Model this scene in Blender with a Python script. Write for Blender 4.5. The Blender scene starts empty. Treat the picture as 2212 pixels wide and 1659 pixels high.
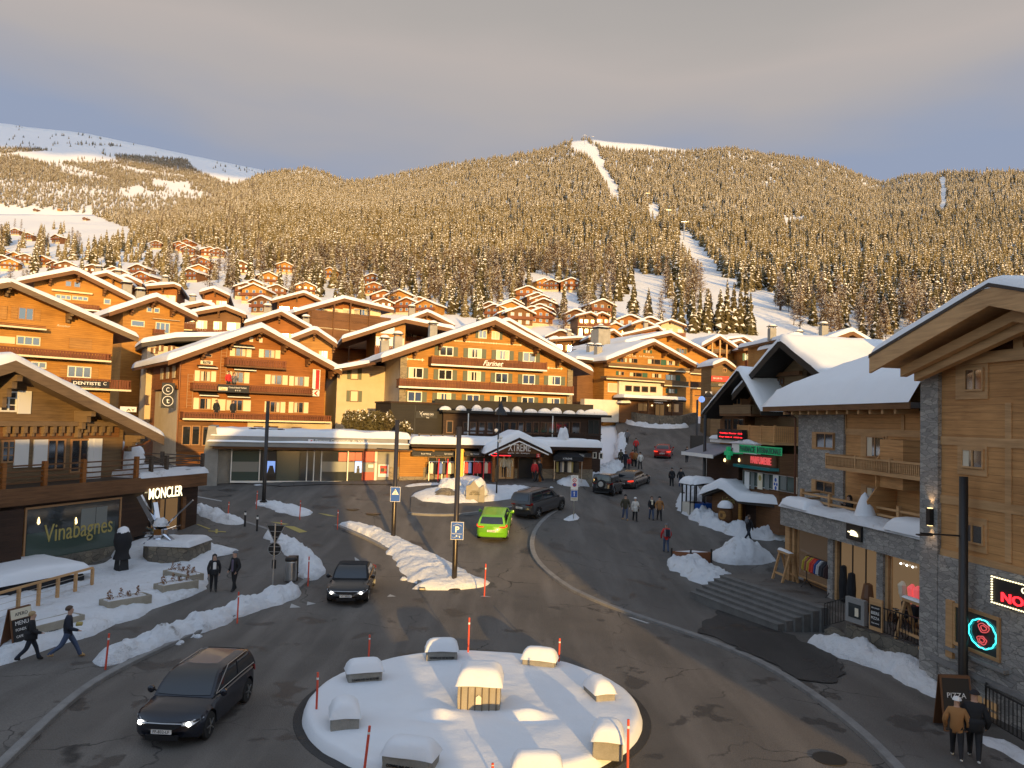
import bpy,bmesh,math,random
from mathutils import Vector,Matrix,noise
R=math.radians
rnd=random.Random(7)
scene=bpy.context.scene
COL=scene.collection
# camera
FD=1659.0
CAM=Vector((0,0,8.6))
PITCH,ROLL=R(2.62),0.03
FW=Vector((0,math.cos(PITCH),math.sin(PITCH)))
ZP=Vector((0,-math.sin(PITCH),math.cos(PITCH)))
RT=Vector((math.cos(ROLL),0,0))+ZP*math.sin(ROLL)
UP=ZP*math.cos(ROLL)-Vector((math.sin(ROLL),0,0))
cd=bpy.data.cameras.new('camera'); cam=bpy.data.objects.new('camera',cd); COL.objects.link(cam)
cd.sensor_width=36; cd.lens=36*FD/2212; cd.clip_end=12000; cd.clip_start=0.1
cam.matrix_world=Matrix(((RT.x,UP.x,-FW.x,CAM.x),(RT.y,UP.y,-FW.y,CAM.y),(RT.z,UP.z,-FW.z,CAM.z),(0,0,0,1)))
scene.camera=cam
# world and sun
SUN_EL,SUN_AZ=R(6.0),R(163)
w=bpy.data.worlds.new('World'); scene.world=w; w.use_nodes= True
nt=w.node_tree; nt.nodes.clear()
def N(nt,t,**kw):
 n=nt.nodes.new(t)
 for k,v in kw.items():
  if k[0]=='_':
   n.inputs[int(k[1:]) if k[1:].isdigit() else k[1:]].default_value=v
  else:setattr(n,k,v)
 return n
def ramp(nt,pts,fac=None,interp='LINEAR'):
 r=nt.nodes.new('ShaderNodeValToRGB'); e=r.color_ramp.elements; r.color_ramp.interpolation=interp
 while len(e)<len(pts):e.new(0.5)
 for i,(p,c) in enumerate(pts):
  e[i].position=p; e[i].color=(c,c,c,1) if not isinstance(c,tuple) else (*c[:3],1)
 if fac is not None:nt.links.new(fac,r.inputs[0])
 return r
L=nt.links.new
sky=N(nt,'ShaderNodeTexSky',sky_type='NISHITA',sun_disc=False,sun_elevation=SUN_EL,sun_rotation=SUN_AZ,air_density=1.0,dust_density=1.0,ozone_density=2.0)
bg=N(nt,'ShaderNodeBackground'); bg.inputs[1].default_value=0.15
out=N(nt,'ShaderNodeOutputWorld')
tc=N(nt,'ShaderNodeTexCoord'); sep=N(nt,'ShaderNodeSeparateXYZ'); L(tc.outputs['Generated'],sep.inputs[0])
mp=N(nt,'ShaderNodeMapping'); mp.inputs['Scale'].default_value=(1.2,1.0,4.5); mp.inputs['Rotation'].default_value=(0,R(-14),0)
L(tc.outputs['Generated'],mp.inputs[0])
nz=N(nt,'ShaderNodeTexNoise',_Scale=1.5,_Detail=5.0,_Roughness=0.45); L(mp.outputs[0],nz.inputs['Vector'])
mz=N(nt,'ShaderNodeMath',operation='MULTIPLY_ADD'); L(nz.outputs[0],mz.inputs[0]); mz.inputs[1].default_value=0.22
L(sep.outputs[2],mz.inputs[2])
SKY_GAIN=1/0.15
crp=ramp(nt,[(p_,tuple(v*1.02 for v in c_)) for p_,c_ in [(0.30,(.215,.265,.385)),(0.41,(.225,.265,.36)),(0.445,(.28,.285,.325)),(0.485,(.335,.312,.31)),(0.53,(.365,.328,.312)),(0.58,(.325,.302,.288)),(0.70,(.275,.264,.256)),(1.0,(.30,.33,.38))]],mz.outputs[0])
gm=N(nt,'ShaderNodeVectorMath',operation='SCALE'); L(crp.outputs[0],gm.inputs[0]); gm.inputs['Scale'].default_value=SKY_GAIN
msk=N(nt,'ShaderNodeMapRange',interpolation_type='SMOOTHSTEP'); L(sep.outputs[1],msk.inputs[0])
msk.inputs[1].default_value=-0.25; msk.inputs[2].default_value=0.35
veil=N(nt,'ShaderNodeMixRGB',blend_type='ADD'); veil.inputs[0].default_value=1; L(sky.outputs[0],veil.inputs[1]); veil.inputs[2].default_value=(2.05,2.4,3.05,1)
mix=N(nt,'ShaderNodeMixRGB'); L(msk.outputs[0],mix.inputs[0]); L(veil.outputs[0],mix.inputs[1]); L(gm.outputs[0],mix.inputs[2])
L(mix.outputs[0],bg.inputs[0]); L(bg.outputs[0],out.inputs[0])
sd=bpy.data.lights.new('sun','SUN'); sd.energy=4.5; sd.angle=R(0.53); sd.color=(1.0,0.62,0.20)
sun=bpy.data.objects.new('sun',sd); COL.objects.link(sun)
SL=Vector((-math.sin(SUN_AZ)*math.cos(SUN_EL),-math.cos(SUN_AZ)*math.cos(SUN_EL),-math.sin(SUN_EL)))
sun.rotation_euler=SL.to_track_quat('-Z','Y').to_euler(); sun.location=(20,-60,40)
vs=scene.view_settings; vs.view_transform='Standard'; vs.look='None'; vs.exposure=0.4; vs.gamma=1.0
scene.cycles.max_bounces=6; scene.cycles.diffuse_bounces=3; scene.cycles.glossy_bounces=3; scene.cycles.transmission_bounces=4
scene.cycles.transparent_max_bounces=6; scene.cycles.use_denoising= True; scene.cycles.caustics_reflective= False
# sight lines and terrain heights (metres; camera at x=y=0)
def ray(px,py): return FW+RT*((px-1106)/FD)+UP*((829.5-py)/FD)
def at(px,py,Y):
 d=ray(px,py); return CAM+d*(Y/d.y)
def pix(p):
 v=Vector(p)-CAM; z=v.dot(FW)
 return 1106+FD*v.dot(RT)/z,829.5-FD*v.dot(UP)/z
def lerp_t(t,x):
 if x<=t[0][0]: return t[0][1]
 for (a,b),(c,d) in zip(t,t[1:]):
  if x<=c:
   k=(x-a)/(c-a); return b+(d-b)*k
 return t[-1][1]
def sm(a,b,x):
 t=min(1,max(0,(x-a)/(b-a))); return t*t*(3-2*t)
GT=[(25,0),(31,.05),(38,.35),(45,1.2),(52,2.3),(58,3.1),(62,3.5),(66,3.75),(75,4.15),(83,4.5),(90,5.1),(97,6.7),(105,8.7),(112,9.4),(125,10.5),(140,11.5),(150,12.8)]
def g(x,y):
 return lerp_t(GT,y)-1.25*sm(3,10,x)*sm(23,50,y)*(1-sm(66,84,y))
def ue(px,py):
 d=ray(px,py); return d.x/d.y,d.z/d.y
SK_C=sorted(ue(*p) for p in [(300,470),(430,435),(500,408),(560,380),(610,370),(660,366),(700,376),(740,392),(790,392),(830,384),(870,374),(1000,352),(1100,338),(1200,322),(1235,304),(1280,300),(1400,312),(1480,321),(1580,318),(1650,334),(1720,344),(1800,358),(1850,378),(1905,398),(1960,384),(2050,378),(2212,378),(2500,372)])
SK_L=sorted(ue(*p) for p in [(-400,225),(-100,252),(0,262),(200,287),(400,330),(560,362),(700,394),(850,440)])
PF=[(0,-.06),(110,-.012),(150,.028),(200,.075),(300,.145),(420,.188),(600,.232),(1000,.292),(1400,.332),(1800,.362)]
def T(x,y):
 if y<110: return g(x,y)
 u=x/y
 sk=lerp_t(SK_C,u)
 k=sm(130,1300,y)
 e=lerp_t(PF,y)
 yr=1800.0-500*sm(.45,.65,u)
 if u<-.3:yr=1800-400*sm(.3,.4,-u)
 f=min(y,yr)
 e=lerp_t(PF,f)*(1+(sk/lerp_t(PF,yr)-1)*sm(130,yr,f))
 z=8.6+e*f
 if y>yr:z-=(y-yr)*.45
 if u<-.12:
  sl=lerp_t(SK_L,u); yl=2900.0
  fl=min(y,yl)
  el=lerp_t([(0,0),(900,.05),(1300,.17),(1700,.258),(2100,.30),(2500,.335),(2900,.362)],fl)*(sl/.362 if True else 1)
  z2=8.6+el*fl-max(0,y-yl)*.4
  z=max(z,z2)
 if y>170:
  a=min(1,(y-170)/300)
  z+=a*5*noise.noise(Vector((x/160,y/160,3.1)))+a*1.6*noise.noise(Vector((x/45,y/45,7.7)))
 else:
  z=z+(g(x,y)-z)*(1-sm(110,150,y))
 return z
def G(px,py,zo=0.0,fn=T,y0=6.0,y1=3200.0):
 d=ray(px,py); a=y0; y=y0
 while y<y1:
  p=CAM+d*(y/d.y)
  if p.z<fn(p.x,y)+zo:
   lo,hi=a,y
   for _ in range(24):
    m=(lo+hi)/2; p=CAM+d*(m/d.y)
    if p.z<fn(p.x,m)+zo:hi=m
    else:lo=m
   return CAM+d*(hi/d.y)
  a=y; y=y*1.02+.05
 return CAM+d*(y1/d.y)
 # object helpers
def link(name,me,m=None,parent=None):
 o=bpy.data.objects.new(name,me); COL.objects.link(o)
 if parent is not None:o.parent=parent
 if m is not None and me is not None:
  for k in (m if isinstance(m,(list,tuple)) else [m]):me.materials.append(k)
 return o
def tag(o,label=None,cat=None,group=None,kind=None):
 if label:o['label']=label
 if cat:o['category']=cat
 if group:o['group']=group
 if kind:o['kind']=kind
 return o
def empty(name,loc,rz=0.0,label=None,cat=None,group=None):
 o=bpy.data.objects.new(name,None); COL.objects.link(o); o.location=loc; o.rotation_euler=(0,0,rz)
 o.empty_display_size=.2
 return tag(o,label,cat,group)
class MB:
 def __init__(s):s.v=[]; s.f=[]; s.mi=[]; s.m=0
 def add(s,vs,fs):
  n=len(s.v); s.v+=[tuple(v) for v in vs]; s.f+=[tuple(i+n for i in f) for f in fs]; s.mi+=[s.m]*len(fs); return s
 def box(s,x0,x1,y0,y1,z0,z1):
  return s.add([(x0,y0,z0),(x1,y0,z0),(x1,y1,z0),(x0,y1,z0),(x0,y0,z1),(x1,y0,z1),(x1,y1,z1),(x0,y1,z1)],[(3,2,1,0),(4,5,6,7),(0,1,5,4),(1,2,6,5),(2,3,7,6),(3,0,4,7)])
 def cb(s,c,d): return s.box(c[0]-d[0]/2,c[0]+d[0]/2,c[1]-d[1]/2,c[1]+d[1]/2,c[2]-d[2]/2,c[2]+d[2]/2)
 def bar(s,a,b,w,h=None):
  a=Vector(a); b=Vector(b); h=h or w; d=(b-a).normalized()
  x=d.cross(Vector((0,0,1)))
  if x.length<1e-4:x=Vector((1,0,0))
  x.normalize(); y=d.cross(x)
  q=[p+x*(i*w/2)+y*(j*h/2) for p in (a,b) for i,j in ((-1,-1),(1,-1),(1,1),(-1,1))]
  return s.add(q,[(0,1,2,3),(7,6,5,4),(0,4,5,1),(1,5,6,2),(2,6,7,3),(3,7,4,0)])
 def tube(s,pts,r,n=8,cap=True):
  pts=[Vector(p) for p in pts]; rs=r if isinstance(r,(list,tuple)) else [r]*len(pts); vs=[]; fs=[]
  for i,p in enumerate(pts):
   d=(pts[min(i+1,len(pts)-1)]-pts[max(i-1,0)]).normalized()
   x=d.cross(Vector((0,0,1)))
   if x.length<1e-3:x=Vector((1,0,0))
   x.normalize(); y=d.cross(x)
   for k in range(n):
    a=2*math.pi*k/n; vs.append(p+(x*math.cos(a)+y*math.sin(a))*rs[i])
  for i in range(len(pts)-1):
   for k in range(n):fs.append((i*n+k,i*n+(k+1)%n,(i+1)*n+(k+1)%n,(i+1)*n+k))
  if cap:fs.append(tuple(range(n))[::-1]); fs.append(tuple(range((len(pts)-1)*n,len(pts)*n)))
  return s.add(vs,fs)
 def lathe(s,c,prof,n=20,axis='z'):
  vs=[]; fs=[]; c=Vector(c)
  for r,h in prof:
   for k in range(n):
    a=2*math.pi*k/n; q=(r*math.cos(a),r*math.sin(a),h)
    if axis=='y':q=(q[0],q[2],q[1])
    if axis=='x':q=(q[2],q[0],q[1])
    vs.append(c+Vector(q))
  for i in range(len(prof)-1):
   for k in range(n):fs.append((i*n+k,i*n+(k+1)%n,(i+1)*n+(k+1)%n,(i+1)*n+k))
  fs.append(tuple(range(n))[::-1]); fs.append(tuple(range((len(prof)-1)*n,len(prof)*n)))
  return s.add(vs,fs)
 def prism(s,poly,y0,y1):
  n=len(poly)
  return s.add([(x,y0,z) for x,z in poly]+[(x,y1,z) for x,z in poly],[tuple(range(n)),tuple(range(n,2*n))[::-1]]+[(i,i+n,(i+1)%n+n,(i+1)%n) for i in range(n)])
 def slab(s,poly,z0,z1):
  n=len(poly)
  return s.add([(x,y,z0) for x,y in poly]+[(x,y,z1) for x,y in poly],[tuple(range(n))[::-1],tuple(range(n,2*n))]+[(i,(i+1)%n,(i+1)%n+n,i+n) for i in range(n)])
 def grid(s,P,close=False):
  nr,nc=len(P),len(P[0]); fs=[]
  for i in range(nr-1):
   for j in range(nc-(0 if close else 1)):
    fs.append((i*nc+j,i*nc+(j+1)%nc,(i+1)*nc+(j+1)%nc,(i+1)*nc+j))
  return s.add([p for r in P for p in r],fs)
 def build(s,name,mats,parent=None,smooth=False,bev=0,seg=1,fix=True):
  me=bpy.data.meshes.new(name); me.from_pydata(s.v,[],s.f)
  o=link(name,me,mats,parent)
  if any(s.mi):me.polygons.foreach_set('material_index',s.mi)
  if fix:
   bm=bmesh.new(); bm.from_mesh(me); bmesh.ops.recalc_face_normals(bm,faces=bm.faces); bm.to_mesh(me); bm.free()
  if smooth:me.polygons.foreach_set('use_smooth',[True]*len(me.polygons))
  me.update()
  if bev:
   md=o.modifiers.new('bevel','BEVEL'); md.width=bev; md.segments=seg; md.limit_method='ANGLE'
  return o
def copy_tree(o,parent=None):
 c=o.copy(); COL.objects.link(c)
 c.parent=parent
 for ch in list(o.children):copy_tree(ch,c)
 return c
_txt={}
def text_mesh(s,size=1.0,ext=0.02,shear=0.0,bold=0.0):
 k=(s,size,ext,shear,bold)
 if k in _txt: return _txt[k].copy()
 cu=bpy.data.curves.new('lettering','FONT'); cu.body=s; cu.size=size; cu.extrude=ext; cu.align_x='CENTER'; cu.align_y='CENTER'; cu.shear=shear; cu.offset=bold
 cu.resolution_u=3
 o=bpy.data.objects.new('lettering',cu); COL.objects.link(o)
 dg=bpy.context.evaluated_depsgraph_get(); dg.update()
 me=bpy.data.meshes.new_from_object(o.evaluated_get(dg))
 bpy.data.objects.remove(o); _txt[k]=me
 return me
def text(s,m,parent,loc,width=None,size=1.0,ext=.02,shear=0.0,bold=0.0,rot=(math.pi/2,0,0),name='lettering',height=None):
 me=text_mesh(s,size,ext,shear,bold).copy()
 o=link(name,me,m,parent)
 xs=[v.co.x for v in me.vertices]; ys=[v.co.y for v in me.vertices]
 W=max(xs)-min(xs); cx=(max(xs)+min(xs))/2; cy=(max(ys)+min(ys))/2
 k=(width/W) if width else 1.0; ky=k if height is None else height/(max(ys)-min(ys))
 for v in me.vertices:v.co=Vector(((v.co.x-cx)*k,(v.co.y-cy)*ky,v.co.z))
 o.location=loc; o.rotation_euler=rot
 return o
 # materials
M={}
def mat(name,col=(.5,.5,.5),rough=.6,metal=0.0,spec=.5,emit=None,es=0.0,coat=0.0,alpha=1.0):
 m=bpy.data.materials.new(name); m.use_nodes= True; b=m.node_tree.nodes['Principled BSDF']
 b.inputs['Base Color'].default_value=(*col,1); b.inputs['Roughness'].default_value=rough; b.inputs['Metallic'].default_value=metal
 b.inputs['Specular IOR Level'].default_value=spec
 if emit:b.inputs['Emission Color'].default_value=(*emit,1); b.inputs['Emission Strength'].default_value=es
 if coat:b.inputs['Coat Weight'].default_value=coat
 M[name]=m; return m
def P(m): return m.node_tree,m.node_tree.nodes['Principled BSDF'],m.node_tree.links.new
def coords(t,scale=(1,1,1),kind='Object',rot=(0,0,0)):
 c=N(t,'ShaderNodeTexCoord'); q=N(t,'ShaderNodeMapping'); q.inputs['Scale'].default_value=scale; q.inputs['Rotation'].default_value=rot
 t.links.new(c.outputs[kind],q.inputs[0]); return q.outputs[0]
def bump(t,b,h,s=.3,d=.05):
 n=N(t,'ShaderNodeBump'); n.inputs['Strength'].default_value=s; n.inputs['Distance'].default_value=d
 t.links.new(h,n.inputs['Height']); t.links.new(n.outputs[0],b.inputs['Normal']); return n
def mixc(t,f,a,b,mode='MIX'):
 n=N(t,'ShaderNodeMixRGB',blend_type=mode)
 for i,x in enumerate((f,a,b)):
  if isinstance(x,(int,float)):n.inputs[i].default_value=x if i==0 else (x,x,x,1)
  elif isinstance(x,tuple):n.inputs[i].default_value=(*x,1)
  else:t.links.new(x,n.inputs[i])
 return n.outputs[0]
def wood(name,c1,c2,plank=.16,axis='z',rough=.65,line=.35,grain=1.0):
 m=mat(name,c1,rough,spec=.3); t,b,l=P(m)
 tcn=N(t,'ShaderNodeTexCoord'); sx=N(t,'ShaderNodeSeparateXYZ'); l(tcn.outputs['Object'],sx.inputs[0])
 ax='xyz'.index(axis)
 d=N(t,'ShaderNodeMath',operation='DIVIDE',_1=plank); l(sx.outputs[ax],d.inputs[0])
 fl=N(t,'ShaderNodeMath',operation='FLOOR'); l(d.outputs[0],fl.inputs[0])
 fr=N(t,'ShaderNodeMath',operation='FRACT'); l(d.outputs[0],fr.inputs[0])
 wn=N(t,'ShaderNodeTexWhiteNoise',noise_dimensions='1D'); l(fl.outputs[0],wn.inputs['W'])
 sc_={'z':(.7,.7,9),'x':(9,.7,.7),'y':(.7,9,.7)}[axis]
 n1=N(t,'ShaderNodeTexNoise',_Scale=1.3,_Detail=6.0,_Roughness=.6)
 mpn=N(t,'ShaderNodeMapping'); mpn.inputs['Scale'].default_value=sc_; l(tcn.outputs['Object'],mpn.inputs[0]); l(mpn.outputs[0],n1.inputs['Vector'])
 n2=N(t,'ShaderNodeTexNoise',_Scale=.45,_Detail=3.0); l(tcn.outputs['Object'],n2.inputs['Vector'])
 a=mixc(t,wn.outputs[0],c1,c2)
 a=mixc(t,ramp(t,[(.3,0.0),(.75,1.0)],n1.outputs[0]).outputs[0],a,tuple(v*.62 for v in c2))
 a=mixc(t,ramp(t,[(.35,0.0),(.7,.5)],n2.outputs[0]).outputs[0],a,tuple(v*1.15 for v in c1))
 gap=ramp(t,[(0,1.0),(.05,1.0),(.09,0.0),(.95,0.0),(1,.7)],fr.outputs[0])
 f=N(t,'ShaderNodeMath',operation='MULTIPLY',_1=line); l(gap.outputs[0],f.inputs[0])
 l(mixc(t,f.outputs[0],a,tuple(v*.12 for v in c2)),b.inputs['Base Color'])
 h=N(t,'ShaderNodeMath',operation='SUBTRACT'); l(n1.outputs[0],h.inputs[0]); l(gap.outputs[0],h.inputs[1])
 bump(t,b,h.outputs[0],.35,.02); return m
wood('orange_wood',(.50,.245,.055),(.36,.165,.034),line=.5)
wood('honey_wood',(.47,.245,.07),(.34,.165,.045),.2,line=.5)
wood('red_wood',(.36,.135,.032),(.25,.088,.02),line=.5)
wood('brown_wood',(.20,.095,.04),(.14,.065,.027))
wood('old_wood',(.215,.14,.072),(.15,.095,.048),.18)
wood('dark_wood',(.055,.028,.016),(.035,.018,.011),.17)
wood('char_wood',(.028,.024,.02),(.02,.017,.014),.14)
wood('larch_wood',(.62,.325,.125),(.45,.22,.08),.24,line=.25)
wood('rail_wood',(.22,.075,.032),(.16,.052,.022),.13,axis='x')
wood('larch_beam',(.60,.36,.17),(.48,.27,.12),9.0,line=0)
wood('brown_beam',(.18,.085,.035),(.13,.06,.025),9.0,line=0)
wood('old_beam',(.20,.14,.085),(.15,.10,.06),9.0,line=0)
wood('grey_deck',(.10,.075,.055),(.07,.05,.036),.14)
def stone(name,c1,c2,joint_shade,sc_=2.2,flat=1.9):
 m=mat(name,c1,.85); t,b,l=P(m)
 co=coords(t,(1,1,flat)); n0=N(t,'ShaderNodeTexNoise',_Scale=2.0,_Detail=2.0); l(co,n0.inputs['Vector'])
 wv=N(t,'ShaderNodeVectorMath',operation='MULTIPLY_ADD'); l(n0.outputs['Color'],wv.inputs[0]); wv.inputs[1].default_value=(.25,.25,.25); l(co,wv.inputs[2])
 v1=N(t,'ShaderNodeTexVoronoi',feature='DISTANCE_TO_EDGE',_Scale=sc_); l(wv.outputs[0],v1.inputs['Vector'])
 v2=N(t,'ShaderNodeTexVoronoi',_Scale=sc_); l(wv.outputs[0],v2.inputs['Vector'])
 n1=N(t,'ShaderNodeTexNoise',_Scale=14.0,_Detail=5.0); l(co,n1.inputs['Vector'])
 sp=N(t,'ShaderNodeSeparateColor'); l(v2.outputs['Color'],sp.inputs[0])
 a=mixc(t,sp.outputs[0],c1,c2); a=mixc(t,ramp(t,[(.35,0.0),(.75,.55)],n1.outputs[0]).outputs[0],a,tuple(v*.55 for v in c2))
 e=ramp(t,[(0,.75),(.02,.6),(.05,0.0)],v1.outputs['Distance'])  # stone joints, with their thin shadow line put into the colour
 l(mixc(t,e.outputs[0],a,joint_shade),b.inputs['Base Color'])
 h=N(t,'ShaderNodeMath',operation='MULTIPLY_ADD',_1=-1.0); l(e.outputs[0],h.inputs[0]); l(n1.outputs[0],h.inputs[2])
 bump(t,b,h.outputs[0],.6,.03); return m
stone('grey_stone',(.46,.43,.385),(.25,.24,.225),(.115,.11,.10),2.6,3.0)
stone('rubble_stone',(.26,.22,.16),(.14,.125,.10),(.05,.045,.04),2.6,1.3)
stone('warm_stone',(.36,.30,.21),(.25,.20,.14),(.12,.10,.07),1.5,2.4)
def speck(name,c1,c2,sc_=3.0,rough=.85,lo=.35,hi=.7,bs=.15,fine=40.0):
 m=mat(name,c1,rough,spec=.3); t,b,l=P(m); co=coords(t)
 n1=N(t,'ShaderNodeTexNoise',_Scale=sc_,_Detail=6.0,_Roughness=.6); l(co,n1.inputs['Vector'])
 n2=N(t,'ShaderNodeTexNoise',_Scale=fine,_Detail=3.0); l(co,n2.inputs['Vector'])
 a=mixc(t,ramp(t,[(lo,0.0),(hi,1.0)],n1.outputs[0]).outputs[0],c1,c2)
 a=mixc(t,ramp(t,[(.4,0.0),(.7,.35)],n2.outputs[0]).outputs[0],a,tuple(v*.6 for v in c2))
 l(a,b.inputs['Base Color']); bump(t,b,n2.outputs[0],bs,.01); return m
speck('cream_plaster',(.62,.52,.38),(.55,.45,.31),1.0)
speck('white_plaster',(.70,.65,.55),(.62,.57,.48),1.0)
speck('concrete',(.36,.34,.30),(.27,.255,.225),1.4,bs=.3)
speck('beige_concrete',(.40,.36,.29),(.31,.275,.21),2.0,bs=.3)
speck('granite',(.33,.31,.27),(.21,.20,.175),2.5,bs=.5)
speck('dark_earth',(.10,.07,.045),(.16,.12,.08),5.0,bs=.5)
speck('kerb_stone',(.27,.26,.245),(.19,.18,.17),2.0,bs=.3)
speck('step_stone',(.19,.185,.175),(.13,.127,.12),2.0,bs=.3)
speck('grey_paint',(.30,.295,.28),(.25,.245,.235),1.0)
def snow(name,c=(.775,.785,.80),dirt=None,bs=.25,sc_=1.2):
 m=mat(name,c,.75,spec=.25); t,b,l=P(m); co=coords(t)
 n1=N(t,'ShaderNodeTexNoise',_Scale=sc_,_Detail=7.0,_Roughness=.62); l(co,n1.inputs['Vector'])
 n2=N(t,'ShaderNodeTexNoise',_Scale=sc_*9,_Detail=4.0); l(co,n2.inputs['Vector'])
 a=mixc(t,n1.outputs[0],tuple(v*.95 for v in c),tuple(min(.92,v*1.04) for v in c))
 if dirt:
  n3=N(t,'ShaderNodeTexNoise',_Scale=1.1,_Detail=6.0,_Roughness=.7); l(co,n3.inputs['Vector'])
  a=mixc(t,ramp(t,[(.60,0.0),(.70,.75)],n3.outputs[0]).outputs[0],a,dirt)
 l(a,b.inputs['Base Color'])
 h=N(t,'ShaderNodeMath',operation='MULTIPLY_ADD',_1=.35); l(n2.outputs[0],h.inputs[0]); l(n1.outputs[0],h.inputs[2])
 bump(t,b,h.outputs[0],bs,.16)
 b.inputs['Subsurface Weight'].default_value=0.0; return m
snow('snow',bs=.18)
snow('rough_snow',dirt=(.50,.47,.43),bs=1.0,sc_=2.8)
snow('dirty_snow',dirt=(.20,.16,.12),bs=1.0,sc_=3.0)
snow('hill_snow',bs=.12,sc_=.06)
def asphalt(name,c1,c2,patch):
 m=mat(name,c1,.8,spec=.35); t,b,l=P(m); co=coords(t)
 n1=N(t,'ShaderNodeTexNoise',_Scale=.16,_Detail=6.0,_Roughness=.6); l(co,n1.inputs['Vector'])
 n2=N(t,'ShaderNodeTexNoise',_Scale=26.0,_Detail=3.0); l(co,n2.inputs['Vector'])
 cs=coords(t,(.9,.12,1),rot=(0,0,R(24)))
 n4=N(t,'ShaderNodeTexNoise',_Scale=1.0,_Detail=4.0); l(cs,n4.inputs['Vector'])
 n3=N(t,'ShaderNodeTexNoise',_Scale=.55,_Detail=7.0,_Roughness=.55); l(co,n3.inputs['Vector'])
 a=mixc(t,ramp(t,[(.36,0.0),(.64,1.0)],n1.outputs[0]).outputs[0],c1,c2)
 a=mixc(t,ramp(t,[(.45,0.0),(.72,.75)],n4.outputs[0]).outputs[0],a,tuple(v*1.4 for v in c2))
 wet=ramp(t,[(.605,0.0),(.625,.8)],n3.outputs[0])
 a=mixc(t,wet.outputs[0],a,patch)
 a=mixc(t,ramp(t,[(.35,.35),(.65,0.0)],n2.outputs[0]).outputs[0],a,tuple(v*.5 for v in c1))
 v1=N(t,'ShaderNodeTexVoronoi',feature='DISTANCE_TO_EDGE',_Scale=.33)
 wv=N(t,'ShaderNodeVectorMath',operation='MULTIPLY_ADD'); nw=N(t,'ShaderNodeTexNoise',_Scale=.8,_Detail=5.0); l(co,nw.inputs['Vector'])
 l(nw.outputs['Color'],wv.inputs[0]); wv.inputs[1].default_value=(1.6,1.6,0); l(co,wv.inputs[2]); l(wv.outputs[0],v1.inputs['Vector'])
 ck=ramp(t,[(0,1.0),(.005,.8),(.012,0.0)],v1.outputs['Distance'])
 nm=ramp(t,[(.50,0.0),(.58,.8)],n1.outputs[0])
 f=N(t,'ShaderNodeMath',operation='MULTIPLY'); l(ck.outputs[0],f.inputs[0]); l(nm.outputs[0],f.inputs[1])
 l(mixc(t,f.outputs[0],a,(.012,.011,.010)),b.inputs['Base Color'])
 rr=N(t,'ShaderNodeMapRange',_3=.82,_4=.42); l(wet.outputs[0],rr.inputs[0]); l(rr.outputs[0],b.inputs['Roughness'])
 bump(t,b,n2.outputs[0],1.0,.035); return m
asphalt('asphalt',(.112,.10,.087),(.162,.143,.124),(.040,.036,.033))
asphalt('pavement',(.112,.102,.091),(.152,.138,.123),(.050,.045,.041))
asphalt('dark_asphalt',(.042,.039,.037),(.058,.054,.05),(.018,.017,.017))
mat('glass',(.02,.025,.03),.06,spec=.9).node_tree.nodes['Principled BSDF'].inputs['IOR'].default_value=2.3
mat('lit_glass',(.05,.035,.02),.08,spec=.7,emit=(1,.55,.22),es=.12)
mat('shop_glass',(.035,.04,.04),.07,spec=.8)
mat('curtain',(.62,.55,.42),.5); mat('white_frame',(.78,.74,.66),.5); mat('cream_shutter',(.72,.62,.42),.6)
mat('white_shutter',(.72,.70,.66),.6); mat('green_shutter',(.10,.115,.085),.6); mat('teal_shutter',(.04,.12,.085),.6)
mat('wood_frame',(.36,.19,.08),.5); mat('brown_frame',(.14,.06,.025),.5); mat('dark_metal',(.045,.042,.04),.45,.6)
mat('pole_metal',(.07,.06,.055),.35,.7); mat('steel',(.55,.55,.54),.3,.9); mat('black',(.012,.012,.013),.5); mat('black_cloth',(.016,.016,.018),.9)
mat('roof_edge',(.05,.04,.033),.7); mat('copper',(.16,.07,.04),.4,.6); mat('white',(.80,.79,.76),.5); mat('red',(.62,.02,.02),.5)
mat('sign_white',(.82,.80,.76),.5); mat('cream_sign',(.75,.68,.52),.5); mat('teal',(.0,.16,.16),.5); mat('blue_sign',(.015,.10,.42),.45)
mat('pole_red',(.68,.085,.045),.5); mat('yellow_paint',(.40,.32,.10),.8); mat('white_paint',(.42,.41,.39),.8); mat('corten',(.20,.075,.03),.8)
mat('glow_warm',(.9,.7,.4),.5,emit=(1,.72,.32),es=2.2); mat('glow_white',(.9,.9,.9),.5,emit=(1,.95,.85),es=3.0)
mat('glow_red',(.8,.03,.03),.5,emit=(1,.02,.03),es=2.2); mat('glow_cyan',(.1,.8,.8),.5,emit=(.05,.85,.9),es=1.6)
mat('glow_green',(.015,.28,.11),.5,emit=(.01,.55,.2),es=.14); mat('glow_pink',(.8,.15,.15),.5,emit=(1,.12,.12),es=.35); mat('glow_cream',(.9,.85,.6),.5,emit=(1,.85,.5),es=1.6)
mat('glow_blue',(.3,.5,.9),.5,emit=(.25,.4,.9),es=.5); mat('mirror',(.78,.78,.80),.06,1.0); mat('trunk',(.07,.045,.03),.9)
mat('awning',(.022,.022,.024),.7); mat('grey_fabric',(.22,.22,.24),.8)
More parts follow.
